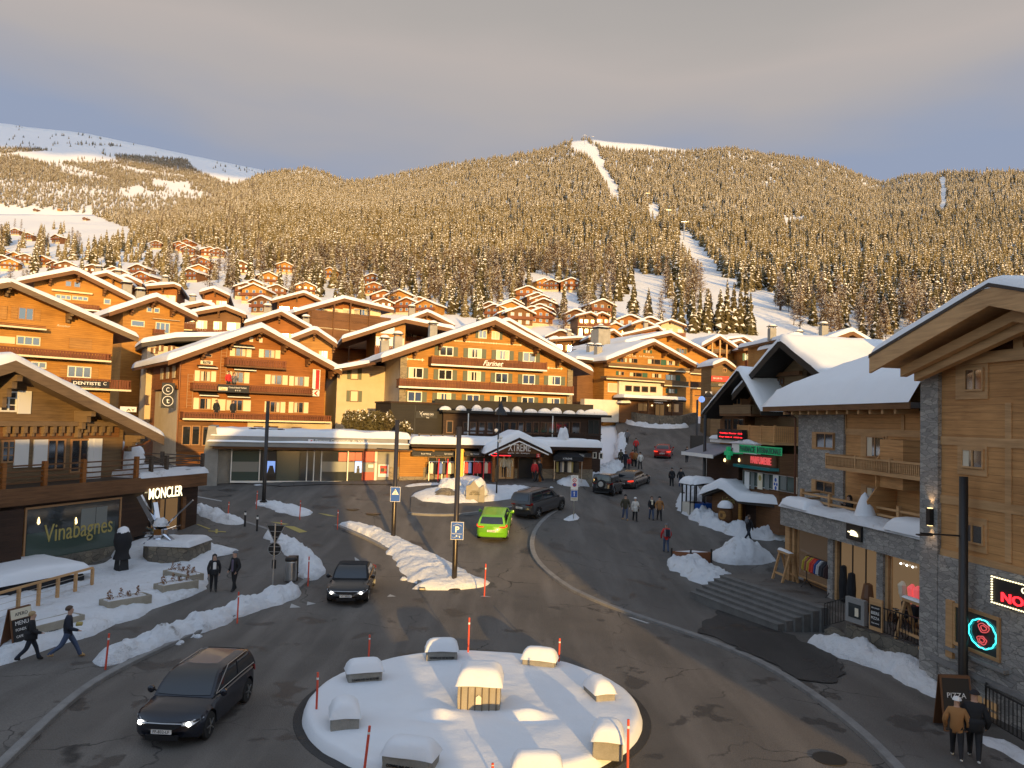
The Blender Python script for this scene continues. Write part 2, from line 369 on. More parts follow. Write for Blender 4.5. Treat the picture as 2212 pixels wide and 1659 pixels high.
# ground, hillside
def ysteps(a,b,k0,gr):
 r=[a]
 while r[-1]<b:r.append(r[-1]+k0); k0*=gr
 r[-1]=b; return r
def sheet(name,ys,us,fn,m,wid):
 mb=MB(); mb.grid([[(u*wid(y),y,fn(u*wid(y),y)) for u in us] for y in ys])
 o=mb.build(name,m,smooth=True,fix=False); tag(o,kind='structure'); return o
us=[i/60-1 for i in range(121)]
sheet('ground',[-90,-60,-40,-25,-12,-4]+[i*1.0 for i in range(0,75)],us,lambda x,y:g(x,y),M['asphalt'],lambda y:75)
def hill_fn(x,y): return T(x,y)-(0.35 if y<100 else .35*(1-sm(100,140,y)))
us=[i/130-1 for i in range(261)]
hill=sheet('hillside',ysteps(73.5,3300,3.0,1.022),us,hill_fn,M['hill_snow'],lambda y:y*.98+40)
def strip(name,pts,m,zo,close=True,jit=0):
 """flat sheet bounded by pixel outline points projected on the ground, triangulated and draped"""
 bm=bmesh.new(); q=[G(px,py) for px,py in pts]
 if jit:q=[a.lerp(b,i/6)+Vector((noise.noise(a.lerp(b,i/6)*1.3),noise.noise(a.lerp(b,i/6)*1.3+Vector((9,0,0))),0))*jit for a,b in zip(q,q[1:]+q[:1]) for i in range(6)]
 vs=[bm.verts.new((p.x,p.y,0)) for p in q]; f=bm.faces.new(vs)
 bmesh.ops.triangulate(bm,faces=[f])
 for _ in range(4):
  le=[e for e in bm.edges if e.calc_length()>2.0]
  if not le: break
  bmesh.ops.subdivide_edges(bm,edges=le,cuts=1); bmesh.ops.triangulate(bm,faces=bm.faces)
 for v in bm.verts:v.co.z=T(v.co.x,v.co.y)+zo
 bmesh.ops.recalc_face_normals(bm,faces=bm.faces)
 me=bpy.data.meshes.new(name); bm.to_mesh(me); bm.free()
 if me.polygons and me.polygons[0].normal.z<0:me.flip_normals()
 o=link(name,me,m); tag(o,kind='structure'); return o
strip('road',[(1290,1047),(1340,1000),(1338,950),(1330,925),(1330,912),(1420,914),(1560,916),(1560,960),(1545,1000),(1530,1047)],M['asphalt'],.02)
# added cloud slab behind the viewer, out of view: shades the high left slope
lo=[]; hi=[]
for j in range(60):
 x=-2600+80*j; lo.append((x,-3600,1535+45*noise.noise(Vector((x/420,0,1)))+25*noise.noise(Vector((x/120,5,1))))); hi.append((x,-3900,2700+90*noise.noise(Vector((x/300,3,1)))))
o=MB().grid([lo,[(p[0],-3350,2000) for p in lo],[(p[0],-3400,2450) for p in lo],hi,[(p[0],-4700,2300) for p in lo],[(p[0],-4600,p[2]+60) for p in lo]]).build('shade_cloud',M['white'],smooth=True); tag(o,kind='structure')
# unseen houses added behind the viewer, outlines shaped to shade the square
def shade_house(label,prof,y0,dep,m):
 root=empty('unseen_house',(prof[0][0],y0,0),0,label,'hotel')
 sh=.306; x0=prof[0][0]; mb=MB(); top=[]
 for a,b in zip(prof,prof[1:]):
  q=[]
  for (x,z) in (a,b):
   for d in (0,dep):
    for zz in (0,z):q.append((x-x0+sh*d,-d,zz))
  mb.add(q,[(0,1,5,4),(2,6,7,3),(1,3,7,5),(0,4,6,2)]);
 q=[]
 for (x,z) in (prof[0],prof[-1]):
  for d in (0,dep):
   for zz in (0,z):q.append((x-x0+sh*d,-d,zz))
 mb.add(q,[(0,2,3,1),(4,5,7,6)])
 mb.build('wall',m,root)
 rf=MB()
 for a,b in zip(prof,prof[1:]):
  rf.grid([[(x-x0+sh*d,-d,z+e) for (x,z) in (a,b)] for d,e in ((-.9,.02),(-.9,.3),(dep+.9,.3),(dep+.9,.02))],close=False)
 rf.build('roof',M['snow'],root)
 wn=0; x=prof[0][0]+1.5
 while x<prof[-1][0]-2:
  top=lerp_t(prof,x)
  for z in range(3):
   zz=3.2+z*2.9
   if zz+1.6<top:MB().box(x-x0,x-x0+1.4,.0,.06,zz,zz+1.3).build('window',M['glass'],root)
  x+=3.4
 return root
shade_house('long timber hotel across the square with a low gable',[(-62,12.0),(-8,12.2),(-1.5,12.7),(2.5,15.2),(6,16.4),(9.4,15.9)],-15,6,M['honey_wood'])
shade_house('tall plastered hotel across the square beside the street',[(20.4,18.2),(34,18.5),(42,18.8)],-15,6,M['cream_plaster'])
shade_house('highest timber hotel further along the street',[(42.2,18.8),(47,21),(54,24.5),(62,25),(76,22)],-15,6,M['red_wood'])
# conifers
def conifer(seed,h=1.0,snowy=.5,tiers=15,spread=.17):
 r=random.Random(seed); v=[]; f=[]; mi=[]
 def tri(a,b,c,k):n=len(v); v.extend([a,b,c]); f.append((n,n+1,n+2)); mi.append(k)
 for t in range(tiers):
  k=t/(tiers-1); z=.07+.90*k**.92+r.uniform(-.015,.015); rad=spread*(1-k)**.85*(1+.25*r.uniform(-1,1))+.012
  nb=max(5,int(11-5*k)); a0=r.uniform(0,6.28)
  for b in range(nb):
   a=a0+6.283*b/nb+r.uniform(-.25,.25); l=rad*r.uniform(.65,1.2); dz=-l*r.uniform(.35,.75)
   ca,sa=math.cos(a),math.sin(a); wd=l*r.uniform(.34,.5)+.008
   root=Vector((0,0,z+l*.12)); tip=Vector((ca*l,sa*l,z+dz))
   mid=Vector((ca*l*.55,sa*l*.55,z+dz*.30+.02))
   p1=mid+Vector((-sa*wd,ca*wd,-.025-.2*wd)); p2=mid+Vector((sa*wd,-ca*wd,-.025-.2*wd))
   s1=1 if r.random()<snowy else 0; s2=1 if r.random()<snowy else 0
   tri(root,p1,mid,s1); tri(root,mid,p2,s2); tri(mid,p1,tip,s2 if r.random()<.6 else 0); tri(mid,tip,p2,s1 if r.random()<.6 else 0)
   dn=Vector((0,0,-.035-.1*l)); tri(p1+dn*.3,tip+dn,p2+dn*.3,0)
 n=len(v)
 for i in range(5):a=1.2566*i; v.append(Vector((.013*math.cos(a),.013*math.sin(a),-.03)))
 v.append(Vector((0,0,.95)))
 for i in range(5):f.append((n+i,n+(i+1)%5,n+5)); mi.append(2)
 return v,f,mi
def larch(seed):
 r=random.Random(seed); v=[]; f=[]; mi=[]
 def blade(a,b,w_,k):
  d=(b-a).normalized(); x=d.cross(Vector((r.uniform(-1,1),r.uniform(-1,1),r.uniform(-1,1)))).normalized()*w_
  n=len(v); v.extend([a-x,a+x,b]); f.append((n,n+1,n+2)); mi.append(k)
 for t in range(20):
  k=t/19; z=.16+.8*k; rad=.17*(1-k)**.7+.02
  for b in range(6):
   a=r.uniform(0,6.28); l=rad*r.uniform(.6,1.2); root=Vector((0,0,z)); tip=Vector((math.cos(a)*l,math.sin(a)*l,z+l*r.uniform(-.1,.5)))
   blade(root,tip,.007,0)
   for _ in range(7):
    q=root.lerp(tip,r.uniform(.3,1)); blade(q,q+Vector((r.uniform(-.05,.05),r.uniform(-.05,.05),r.uniform(-.05,.03))),.0045,1 if r.random()<.22 else 0)
 n=len(v)
 for i in range(5):a=1.2566*i; v.append(Vector((.012*math.cos(a),.012*math.sin(a),-.03)))
 v.append(Vector((0,0,1)))
 for i in range(5):f.append((n+i,n+(i+1)%5,n+5)); mi.append(2)
 return v,f,mi
def leafm(name,c1,c2):
 m=mat(name,c1,.8,spec=.2); t,b,l=P(m)
 o=N(t,'ShaderNodeObjectInfo'); co=coords(t); n1=N(t,'ShaderNodeTexNoise',_Scale=9.0,_Detail=3.0); l(co,n1.inputs['Vector'])
 a=mixc(t,n1.outputs[0],c1,c2); a=mixc(t,o.outputs['Random'],a,tuple(v*.7 for v in c2)); l(a,b.inputs['Base Color'])
 return m
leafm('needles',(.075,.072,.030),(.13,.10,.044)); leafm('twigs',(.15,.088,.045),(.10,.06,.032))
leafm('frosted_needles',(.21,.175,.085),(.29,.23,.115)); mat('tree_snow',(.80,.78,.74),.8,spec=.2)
def tree_mesh(name,data,mats):
 me=bpy.data.meshes.new(name); me.from_pydata([tuple(p) for p in data[0]],[],data[1])
 for m in mats:me.materials.append(m)
 me.polygons.foreach_set('material_index',data[2]); return me
CM=[tree_mesh('conifer',conifer(11+i,snowy=s,tiers=t_,spread=sp),[M['needles'],M['tree_snow'],M['trunk']]) for i,(s,t_,sp) in enumerate([(.42,15,.15),(.36,17,.135),(.48,14,.17),(.30,16,.15)])]
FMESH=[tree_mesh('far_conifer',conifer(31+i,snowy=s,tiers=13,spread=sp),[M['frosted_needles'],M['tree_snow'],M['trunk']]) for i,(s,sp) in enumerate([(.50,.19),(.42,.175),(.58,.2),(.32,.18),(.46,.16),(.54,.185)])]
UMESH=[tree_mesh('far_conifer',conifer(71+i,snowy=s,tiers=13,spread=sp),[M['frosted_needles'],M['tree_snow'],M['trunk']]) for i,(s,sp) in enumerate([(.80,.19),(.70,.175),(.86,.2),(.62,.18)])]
LM=[tree_mesh('larch',larch(51+i),[M['twigs'],M['tree_snow'],M['trunk']]) for i in range(2)]
def inside(poly,x,y):
 c= False; j=len(poly)-1
 for i in range(len(poly)):
  (xi,yi),(xj,yj)=poly[i],poly[j]
  if (yi>y)!=(yj>y) and x<(xj-xi)*(y-yi)/(yj-yi)+xi:c= not c
  j=i
 return c
CLEAR=[[(1240,296),(1290,318),(1308,368),(1340,410),(1326,416),(1290,356),(1266,326),(1232,312)],[(1240,280),(1590,300),(1582,322),(1480,330),(1340,326),(1300,322)],[(1393,438),(1422,448),(1430,462),(1405,462)],[(1458,494),(1482,500),(1520,540),(1560,590),(1600,630),(1660,640),(1700,690),(1690,735),(1610,735),(1610,690),(1560,650),(1520,590),(1480,530)],[(1345,585),(1430,600),(1440,640),(1380,640)],[(1690,472),(1740,468),(1735,492),(1690,496)],[(2032,380),(2042,380),(2044,470),(2030,470)],[(-60,340),(30,330),(110,325),(246,331),(255,352),(140,352),(100,352),(20,335),(-60,350)],[(400,342),(560,352),(575,372),(520,400),(480,395),(420,366)],[(-60,300),(0,290),(120,312),(250,316),(360,328),(560,352),(500,352),(380,344),(200,332),(80,322),(-60,318)],[(327,388),(415,395),(410,412),(330,404)],[(255,410),(300,400),(330,418),(270,428)],[(-60,445),(84,450),(197,464),(290,498),(302,512),(270,536),(148,534),(0,520),(-60,520)],[(1130,600),(1200,598),(1250,660),(1180,690),(1150,650)],[(185,445),(200,445),(200,470),(180,470)]]
TREES=[]
def add_tree(x,y,h,k,z=None):TREES.append((x,y,(T(x,y) if z is None else z)-.3,h,k))
rt_=random.Random(3)
N_T=0
for yb0,yb1,area in [(175,420,46),(420,800,46),(800,1300,46),(1300,2000,66),(2000,2750,95)]:
 y=yb0
 ntry=int((yb1**2-yb0**2)*.5*(1.62 if yb0>0 else 1)/area)
 for _ in range(ntry):
  yy=math.sqrt(rt_.uniform(yb0**2,yb1**2)); u=rt_.uniform(-.82,.80 if yb0<2000 else -.2); x=u*yy
  z=T(x,yy); px,py=pix((x,yy,z))
  if py>742 or px<-60 or px>2270: continue
  if any(inside(c,px,py) for c in CLEAR): continue
  low=lerp_t([(-60,680),(200,680),(330,670),(560,650),(700,640),(1000,668),(1200,640),(1300,655),(1500,690),(1600,720),(1760,740),(2300,740)],px)
  d=1.0-.82*sm(low-30,low+25,py)
  if px<560 and py>535:d*=.28
  if px<560:d*=.8+.4*noise.noise(Vector((x/130,yy/130,0)))
  if px<600 and py<345:d*=.7
  if any(inside(CLEAR[i],px,py-f*16*FD/yy) for i in (0,2,3,4) for f in (.4,.7)): continue
  if yb0>=2000:d*=(1.6 if noise.noise(Vector((x/170,yy/110,2)))>-.22 else .2)*sm(305,330,py)
  d*=1.0+.25*noise.noise(Vector((x/60,yy/60,9)))
  if rt_.random()>d: continue
  lar=py>low-85 and rt_.random()<.5
  lar=lar or (px<560 and rt_.random()<.12)
  h=rt_.uniform(9,18)*(1 if yy<900 else .92)
  if yy>1500:h*=.85
  add_tree(x,yy,h,('l' if lar else 'c'),z)
for _ in range(520):
 u=rt_.uniform(-.70,-.30); yy=rt_.uniform(1900,2850); x=u*yy; z=T(x,yy); px,py=pix((x,yy,z))
 if noise.noise(Vector((x/140,yy/140,4)))<.0: continue
 add_tree(x,yy,rt_.uniform(7,15),'c',z)
 # chalets
def ZR(x0,y0,wd,out=2212):
 k=wd/out; return lambda x,y:((x0+x*k)*.864063,(y0+y*k)*.864063)
A1=ZR(0,640,520); A2=ZR(320,760,560); A3=ZR(820,760,700); A4=ZR(1340,760,620); A5=ZR(1740,820,560); A6=ZR(1940,660,620); A7=ZR(1640,1080,680)
A8=ZR(2000,1400,560,1787); B1=ZR(0,860,560); B2=ZR(0,1200,640); B3=ZR(480,1050,560); B4=ZR(300,1550,460); B5=ZR(800,1060,560); B6=ZR(720,1480,940)
B7=ZR(0,260,900); B8=ZR(0,580,900); C1=ZR(1900,1180,660); C2=ZR(900,260,900); C3=ZR(1700,360,860); C6=ZR(1180,1140,560); C7=ZR(0,1480,340,2169); C8=ZR(1500,1200,500)
DD= lambda x,y:(x,y)
def edge_steps(a,b,fine,step):
 n=max(2,int((b-a)/step)); s=[a,a+fine*.25,a+fine*.6,a+fine]
 s+=[a+fine+(b-a-2*fine)*i/n for i in range(1,n)]+[b-fine,b-fine*.6,b-fine*.25,b]
 return s
def rnd_edge(d,r): return math.sqrt(max(0.0,1-(1-d/r)**2)) if d<r else 1.0
def snow_poly(parent,poly,y0,y1,th=.4,mt='snow',step=.5,seed=0.0,amp=.10,name='snow',ov=.1,r=.38):
 """a bank of snow lying on a roof whose section is the polyline poly (x, z), from y0 to y1"""
 L_=[0]
 for a,b in zip(poly,poly[1:]):L_.append(L_[-1]+math.hypot(b[0]-a[0],b[1]-a[1]))
 tot=L_[-1]
 def at_s(s):
  s=min(max(s,-9),tot+9); i=0
  while i<len(L_)-2 and s>L_[i+1]:i+=1
  k=(s-L_[i])/(L_[i+1]-L_[i]); a,b=poly[i],poly[i+1]
  return a[0]+(b[0]-a[0])*k,a[1]+(b[1]-a[1])*k
 S=edge_steps(-ov,tot+ov,r,step); Y=edge_steps(y0-ov,y1+ov,r,step*1.6)
 rows=[]
 for s in S:
  row=[]; x,z=at_s(s)
  for y in Y:
   e=rnd_edge(min(s+ov,tot+ov-s),r)*rnd_edge(min(y-y0+ov,y1+ov-y),r)
   nz_=noise.noise(Vector((x*.55+seed,y*.55,seed)))+.5*noise.noise(Vector((x*1.6,y*1.6,seed)))
   wob=.06*noise.noise(Vector((x*1.3,y*1.3,seed+5)))*(1 if e<.9 else 0)
   row.append((x,y+wob,z+.012+e*(th+amp*nz_)))
  rows.append(row)
 mb=MB(); mb.grid(rows)
 lo=[[(at_s(s)[0],y,at_s(s)[1]+.005) for y in Y] for s in S]
 ring=[rows[0][j] for j in range(len(Y))]+[rows[i][-1] for i in range(1,len(S))]+[rows[-1][j] for j in range(len(Y)-2,-1,-1)]+[rows[i][0] for i in range(len(S)-2,0,-1)]
 return mb.build(name,M[mt],parent,smooth=True)
class Bd:
 def __init__(s,name,label,cat,pl,pr,Yl,Yr,zb=None,zf=DD,group=None):
  s.zf=zf; a=at(*zf(*pl),Yl); b=at(*zf(*pr),Yr)
  zb=a.z if zb is None else zb
  s.o=Vector((a.x,a.y,zb)); s.W=math.hypot(b.x-a.x,b.y-a.y); s.rz=math.atan2(b.y-a.y,b.x-a.x)
  s.ex=Vector((math.cos(s.rz),math.sin(s.rz),0)); s.ey=Vector((-math.sin(s.rz),math.cos(s.rz),0))
  s.root=empty(name,s.o,s.rz,label,cat,group); s.nb=0; s.th=.3
 def uv(s,px,py,dy=0.0):
  d=ray(*s.zf(px,py)); q=s.o+s.ey*dy; t=(q-CAM).dot(s.ey)/d.dot(s.ey); p=CAM+d*t-s.o
  return p.dot(s.ex),p.z
 def uvx(s,px,py,x):
  d=ray(*s.zf(px,py)); q=s.o+s.ex*x; t=(q-CAM).dot(s.ex)/d.dot(s.ex); p=CAM+d*t-s.o
  return p.dot(s.ey),p.z
 def world(s,x,y,z): return s.o+s.ex*x+s.ey*y+Vector((0,0,z))
 def box(s,name,x0,x1,y0,y1,z0,z1,m,par=None,bev=0):
  return MB().box(x0,x1,y0,y1,z0,z1).build(name,M[m],par or s.root,bev=bev)
 def zroof(s,x):
  if x<=s.ax: return s.lz+(s.az-s.lz)*(x-s.lx)/(s.ax-s.lx)
  return s.az+(s.rz_-s.az)*(x-s.ax)/(s.rx-s.ax)
 def gable(s,apex,le,re,ov=1.3,dep=10,wm='orange_wood',zlow=-3.0,th=.28,snow=.4,roofm='brown_beam',x0=0.0,x1=None,back=.8,barge=.42,brackets=5,sym=False,seed=None,soffit=None,fascia=None):
  s.ov=ov; s.th=th; s.dep=dep
  s.ax,s.az=s.uv(*apex,-ov)
  s.lx,s.lz=s.uv(*le,-ov) if le else (None,None)
  s.rx,s.rz_=s.uv(*re,-ov) if re else (None,None)
  if le is None:s.lx,s.lz=2*s.ax-s.rx,s.rz_
  if re is None:s.rx,s.rz_=2*s.ax-s.lx,s.lz
  x1=s.W if x1 is None else x1
  if sym: pass
  pts=[(x0,zlow),(x1,zlow),(x1,s.zroof(x1)-th),(s.ax,s.az-th),(x0,s.zroof(x0)-th)]
  s.wall=MB().prism(pts,0,dep).build('wall',M[wm],s.root)
  k=.0
  rp=[(s.lx,s.lz),(s.ax,s.az),(s.rx,s.rz_),(s.rx,s.rz_-th),(s.ax,s.az-th),(s.lx,s.lz-th)]
  mb=MB()
  for a,b in ((0,1),(1,2)):
   c=5-a; d=5-b
   mb.add([(rp[i][0],y,rp[i][1]) for y in (-ov,dep+back) for i in (a,b,d,c)],[(0,1,2,3),(7,6,5,4),(0,4,5,1),(3,2,6,7),(0,3,7,4),(1,5,6,2)])
  s.roof=mb.build('roof',M[roofm],s.root)
  mb=MB(); bh=barge
  for a,b,t2 in (((s.lx,s.lz),(s.ax,s.az),1),((s.ax,s.az),(s.rx,s.rz_),1)):
   mb.add([(p[0],y,p[1]+dz) for y in (-ov-.09,-ov+.0) for p,dz in ((a,.02),(b,.02),(b,-bh),(a,-bh))],[(0,1,2,3),(7,6,5,4),(0,4,5,1),(3,2,6,7),(0,3,7,4),(1,5,6,2)])
  mb.build('bargeboard',M[fascia or roofm],s.roof)
  if snow:snow_poly(s.roof,[(s.lx,s.lz),(s.ax,s.az),(s.rx,s.rz_)],-ov,dep+back,snow,seed=s.ax*3+s.az)
  for i in range(brackets):
   f=(i+.5)/brackets if brackets>1 else .5
   f=[.06,.5,.94][i] if brackets==3 else (i/(brackets-1)*.92+.04 if brackets>1 else .5)
   x=s.lx+(s.rx-s.lx)*f; x=min(max(x,x0+.15),x1-.15) if f in (.06,) else x
   if not (x0-.4<x<x1+.4): continue
   zt=s.zroof(x)-th-.02
   mb=MB(); mb.box(x-.12,x+.12,-ov+.12,-.01,zt-.26,zt-.0); mb.box(x-.11,x+.11,-ov*.62,-.01,zt-.5,zt-.262); mb.box(x-.10,x+.10,-ov*.32,-.01,zt-.74,zt-.502)
   mb.build('roof_bracket',M[fascia or roofm],s.root)
  return s
 def win(s,x0,y0,x1,y1,n=2,fm='wood_frame',gm='glass',sh=None,shs='lr',shw=.45,dy=0.0,fw=.08,rows=1,cur=0,local=False,name='window',sill=None):
  if local:u0,v1,u1,v0=x0,y0,x1,y1
  else:
   u0,v1=s.uv(x0,y0,dy); u1,v0=s.uv(x1,y1,dy)
   _,v1b=s.uv(x1,y0,dy); _,v0b=s.uv(x0,y1,dy);
  mb=MB(); a,b=dy-.07,dy+.0
  mb.box(u0,u0+fw,a,b,v0,v1); mb.box(u1-fw,u1,a,b,v0,v1); mb.box(u0+fw,u1-fw,a,b,v0,v0+fw); mb.box(u0+fw,u1-fw,a,b,v1-fw,v1)
  for i in range(1,n):
   x=u0+(u1-u0)*i/n; mb.box(x-fw*.5,x+fw*.5,a+.012,b,v0+fw,v1-fw)
  for i in range(1,rows):
   z=v0+(v1-v0)*i/rows; mb.box(u0+fw,u1-fw,a+.025,b,z-.02,z+.02)
  o=mb.build(name,M[fm],s.root)
  MB().box(u0+fw*.6,u1-fw*.6,dy-.03,dy-.004,v0+fw*.6,v1-fw*.6).build('pane',M[gm],o)
  if cur:
   wd=(u1-u0); c0=u0+fw if cur==1 else u1-fw-wd*.28
   MB().box(c0,c0+wd*.28,dy-.036,dy-.031,v0+fw,v1-fw).build('curtain',M['curtain'],o)
   if cur==3:MB().box(u0+fw,u0+fw+wd*.25,dy-.036,dy-.031,v0+fw,v1-fw).build('curtain',M['curtain'],o)
  if sh:
   wd=(u1-u0)*shw; hh=.03
   for c in shs:
    c0=u0-wd-.02 if c=='l' else u1+.02
    mb=MB(); mb.box(c0,c0+wd,dy-.055,dy-.008,v0+.02,v1-.02)
    mb.box(c0+.04,c0+wd-.04,dy-.072,dy-.056,v0+.25*(v1-v0)-.05,v0+.25*(v1-v0)+.05); mb.box(c0+.04,c0+wd-.04,dy-.072,dy-.056,v0+.75*(v1-v0)-.05,v0+.75*(v1-v0)+.05)
    mb.build('shutter',M[sh],o)
  return o
 def balcony(s,x0,y0,x1,y1,d=1.2,mt='rail_wood',trim='white_frame',sl=.115,gap=.035,local=False,fl='brown_beam',snow=0,posts=0,ends=True,name='balcony'):
  if local:u0,v1,u1,v0=x0,y0,x1,y1
  else:u0,v1=s.uv(x0,y0,-d); u1,v0=s.uv(x1,y1,-d)
  mb=MB(); mb.box(u0,u1,-d+.0,-.003,v0,v0+.14)
  o=mb.build(name,M[fl],s.root)
  if trim:MB().box(u0-.02,u1+.02,-d-.05,-d-.002,v0-.02,v0+.13).build('edge_board',M[trim],o)
  mb=MB(); zt=v1; zb=v0+.2
  mb.box(u0,u1,-d-.06,-d+.06,zt-.08,zt); mb.box(u0,u1,-d+.005,-d+.05,zb+.05,zb+.12)
  x=u0+.02
  while x+sl<u1:mb.box(x,x+sl,-d-.035,-d+.003,zb-.04,zt-.081); x+=sl+gap
  if ends:
   y=-d+.1
   while y+sl<-.05:
    for xx in (u0,u1-.035):mb.box(xx,xx+.035,y,y+sl,zb-.04,zt-.081)
    y+=sl+gap
   for xx in (u0,u1-.06):mb.box(xx,xx+.06,-d+.061,-.01,zt-.08,zt)
  for i in range(posts):
   x=u0+(u1-u0)*i/max(1,posts-1); x=min(max(x,u0+.05),u1-.05)
   mb.box(x-.05,x+.05,-d-.075,-d+.07,v0+.142,zt+.06)
  mb.build('railing',M[mt],o)
  return o
 def board(s,x0,y0,x1,y1,m,dy=-.08,th=.06,name='sign_board',par=None,local=False,bev=0):
  if local:u0,v1,u1,v0=x0,y0,x1,y1
  else:u0,v1=s.uv(x0,y0,dy); u1,v0=s.uv(x1,y1,dy)
  return MB().box(u0,u1,dy,dy+th,v0,v1).build(name,M[m],par or s.root,bev=bev)
 def txt(s,t,x0,y0,x1,y1,m,dy=-.1,par=None,ext=.012,fit=True,**k):
  u0,v1=s.uv(x0,y0,dy); u1,v0=s.uv(x1,y1,dy)
  return text(t,M[m],par or s.root,((u0+u1)/2,dy,(v0+v1)/2),width=u1-u0,height=(v1-v0) if fit else None,ext=ext,**k)
 def chimney(s,x,y,z0,h=1.4,wd=.7,m='concrete',cap=True):
  mb=MB(); mb.box(x-wd/2,x+wd/2,y-wd/2,y+wd/2,z0,z0+h)
  o=mb.build('chimney',M[m],s.roof if hasattr(s,'roof') else s.root,bev=.03)
  if cap:
   mb=MB(); mb.box(x-wd*.62,x+wd*.62,y-wd*.62,y+wd*.62,z0+h+.2,z0+h+.27)
   for i in (-1,1):
    for j in (-1,1):mb.box(x+i*wd*.36-.04,x+i*wd*.36+.04,y+j*wd*.36-.04,y+j*wd*.36+.04,z0+h,z0+h+.2)
   mb.m=1; mb.lathe((x,y,z0+h+.272),[(wd*.6,0),(wd*.58,.12),(wd*.4,.24),(wd*.1,.3)],10)
   mb.build('chimney_cap',[M['dark_metal'],M['snow']],s.root)
  return o
  # hotel with the banners (left of centre)
b=Bd('hotel','red brown timber hotel with cream shutters, three balconies and black bar banners','hotel',(480,1400),(1920,1400),66,73.5,zf=A2)
b.gable((1320,232),(395,558),(2110,662),ov=1.5,dep=15,wm='red_wood',zlow=-2,brackets=7,snow=.5)
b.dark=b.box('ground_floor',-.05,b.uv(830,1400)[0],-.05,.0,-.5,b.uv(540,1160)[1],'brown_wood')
x0,z0=b.uv(1175,1240); x1,z1=b.uv(2010,1170)
b.box('cream_base',x0,x1,-.12,.0,-2.0,z1,'cream_plaster')
for q in [(1240,1205,1330,1250),(1390,1205,1480,1250),(1615,1215,1710,1255)]:b.win(*q,n=1,fm='brown_frame',dy=-.12)
for q in [(535,1200,615,1395),(630,1200,705,1395),(735,1205,815,1400)]:b.win(*q,n=1,fm='wood_frame',dy=-.06,name='door')
yb,_=b.uvx(170,900,0.0)
mb=MB(); mb.box(-.06,-.0,.02,10,-2,b.uvx(300,860,0)[1]); mb.build('side_wall',M['cream_plaster'],b.root)
mb=MB(); zt=b.uvx(300,770,0)[1]; zb_=b.uvx(300,850,0)[1]; mb.box(-.5,-.061,.3,9.5,zb_,zt); mb.build('side_railing',M['red_wood'],b.root)
for yy in (1.6,4.2,6.8):
 for (za,zc) in ((750,640),(1010,880)):
  z0_=b.uvx(300,za,0)[1]; z1_=b.uvx(300,zc,0)[1]
  MB().box(-.10,-.061,yy,yy+1.2,z0_,z1_).build('window',M['curtain'],b.root)
for (q,n_) in [((1060,430,1165,525),2),((1345,445,1450,540),2),((712,655,815,770),2),((1030,665,1140,785),2),((1410,695,1520,800),2),((1640,710,1735,815),2),((705,925,820,1045),2),((965,940,1130,1060),3),((1400,960,1500,1075),2),((1635,965,1730,1080),2)]:
 b.win(*q,n=n_,fm='wood_frame',sh='cream_shutter',cur=rnd.choice([1,2,2,3]))
b.win(720,485,830,530,n=2); b.win(1200,330,1232,375,n=1,fm='white_frame',gm='curtain'); b.win(1295,338,1325,382,n=1,fm='white_frame',gm='curtain')
b.balcony(980,525,1565,650,d=1.1,trim=None,sl=.15,gap=.07); b.balcony(645,775,1825,905,d=1.2,trim=None,sl=.15,gap=.07); b.balcony(545,1062,2005,1175,d=1.3,trim='cream_shutter',sl=.15,gap=.07)
def awn(bb,x0,y0,x1,y1,d=1.0,m='awning'):
 u0,v1=bb.uv(x0,y0,-.05); u1,v0=bb.uv(x1,y1,-d)
 mb=MB(); mb.add([(u0,-.01,v1),(u1,-.01,v1),(u1,-d,v0+.1),(u0,-d,v0+.1),(u0,-.01,v1-.05),(u1,-.01,v1-.05),(u1,-d,v0),(u0,-d,v0)],[(0,1,2,3),(7,6,5,4),(0,4,5,1),(2,6,7,3),(0,3,7,4),(1,5,6,2)])
 o=mb.build('awning',M[m],bb.root); MB().box(u0-.03,u1+.03,-d-.03,-d-.001,v0-.03,v0+.05).build('valance',M['white_frame'],o); return o
for q in [(1020,388,1250,435),(680,598,885,635),(1030,622,1265,660),(690,865,895,910),(965,880,1205,925)]:awn(b,*q,d=.8)
o=b.board(718,555,838,600,'cream_sign'); b.board(742,563,815,593,'black',dy=-.1,par=o); b.txt('Tbar',752,568,808,590,'sign_white',dy=-.12,par=o,shear=.2)
o=b.board(888,792,1195,880,'black',dy=-1.32); b.board(895,818,982,855,'cream_sign',dy=-1.35,th=.028,par=o); b.txt('Tbar',902,822,975,850,'yellow_paint',dy=-1.37,par=o,shear=.2)
b.txt('Central Hotel Verbier',995,815,1172,838,'sign_white',dy=-1.35,par=o); b.txt('* * *',1058,845,1110,865,'sign_white',dy=-1.35,par=o)
o=b.board(1828,645,1893,845,'sign_white',dy=-.5,name='banner'); tag(b.board(1858,650,1886,842,'red',dy=-.52,th=.018,name='stripe',par=o)); b.board(1822,850,1888,912,'sign_white',dy=-.5,name='banner_foot',par=o)
def chevron(bb,x0,y0,x1,y1,dy,par,m='red'):
 u0,v1=bb.uv(x0,y0,dy); u1,v0=bb.uv(x1,y1,dy); w_=u1-u0; h_=v1-v0
 MB().prism([(u0,v0+h_/2),(u0+w_*.6,v0),(u1,v0),(u0+w_*.5,v0+h_/2),(u1,v1),(u0+w_*.6,v1)],dy,dy+.02).build('emblem',M[m],par)
chevron(b,1838,858,1875,905,-.52,o)
o=b.board(338,775,452,1030,'black',dy=-1.0,name='banner')
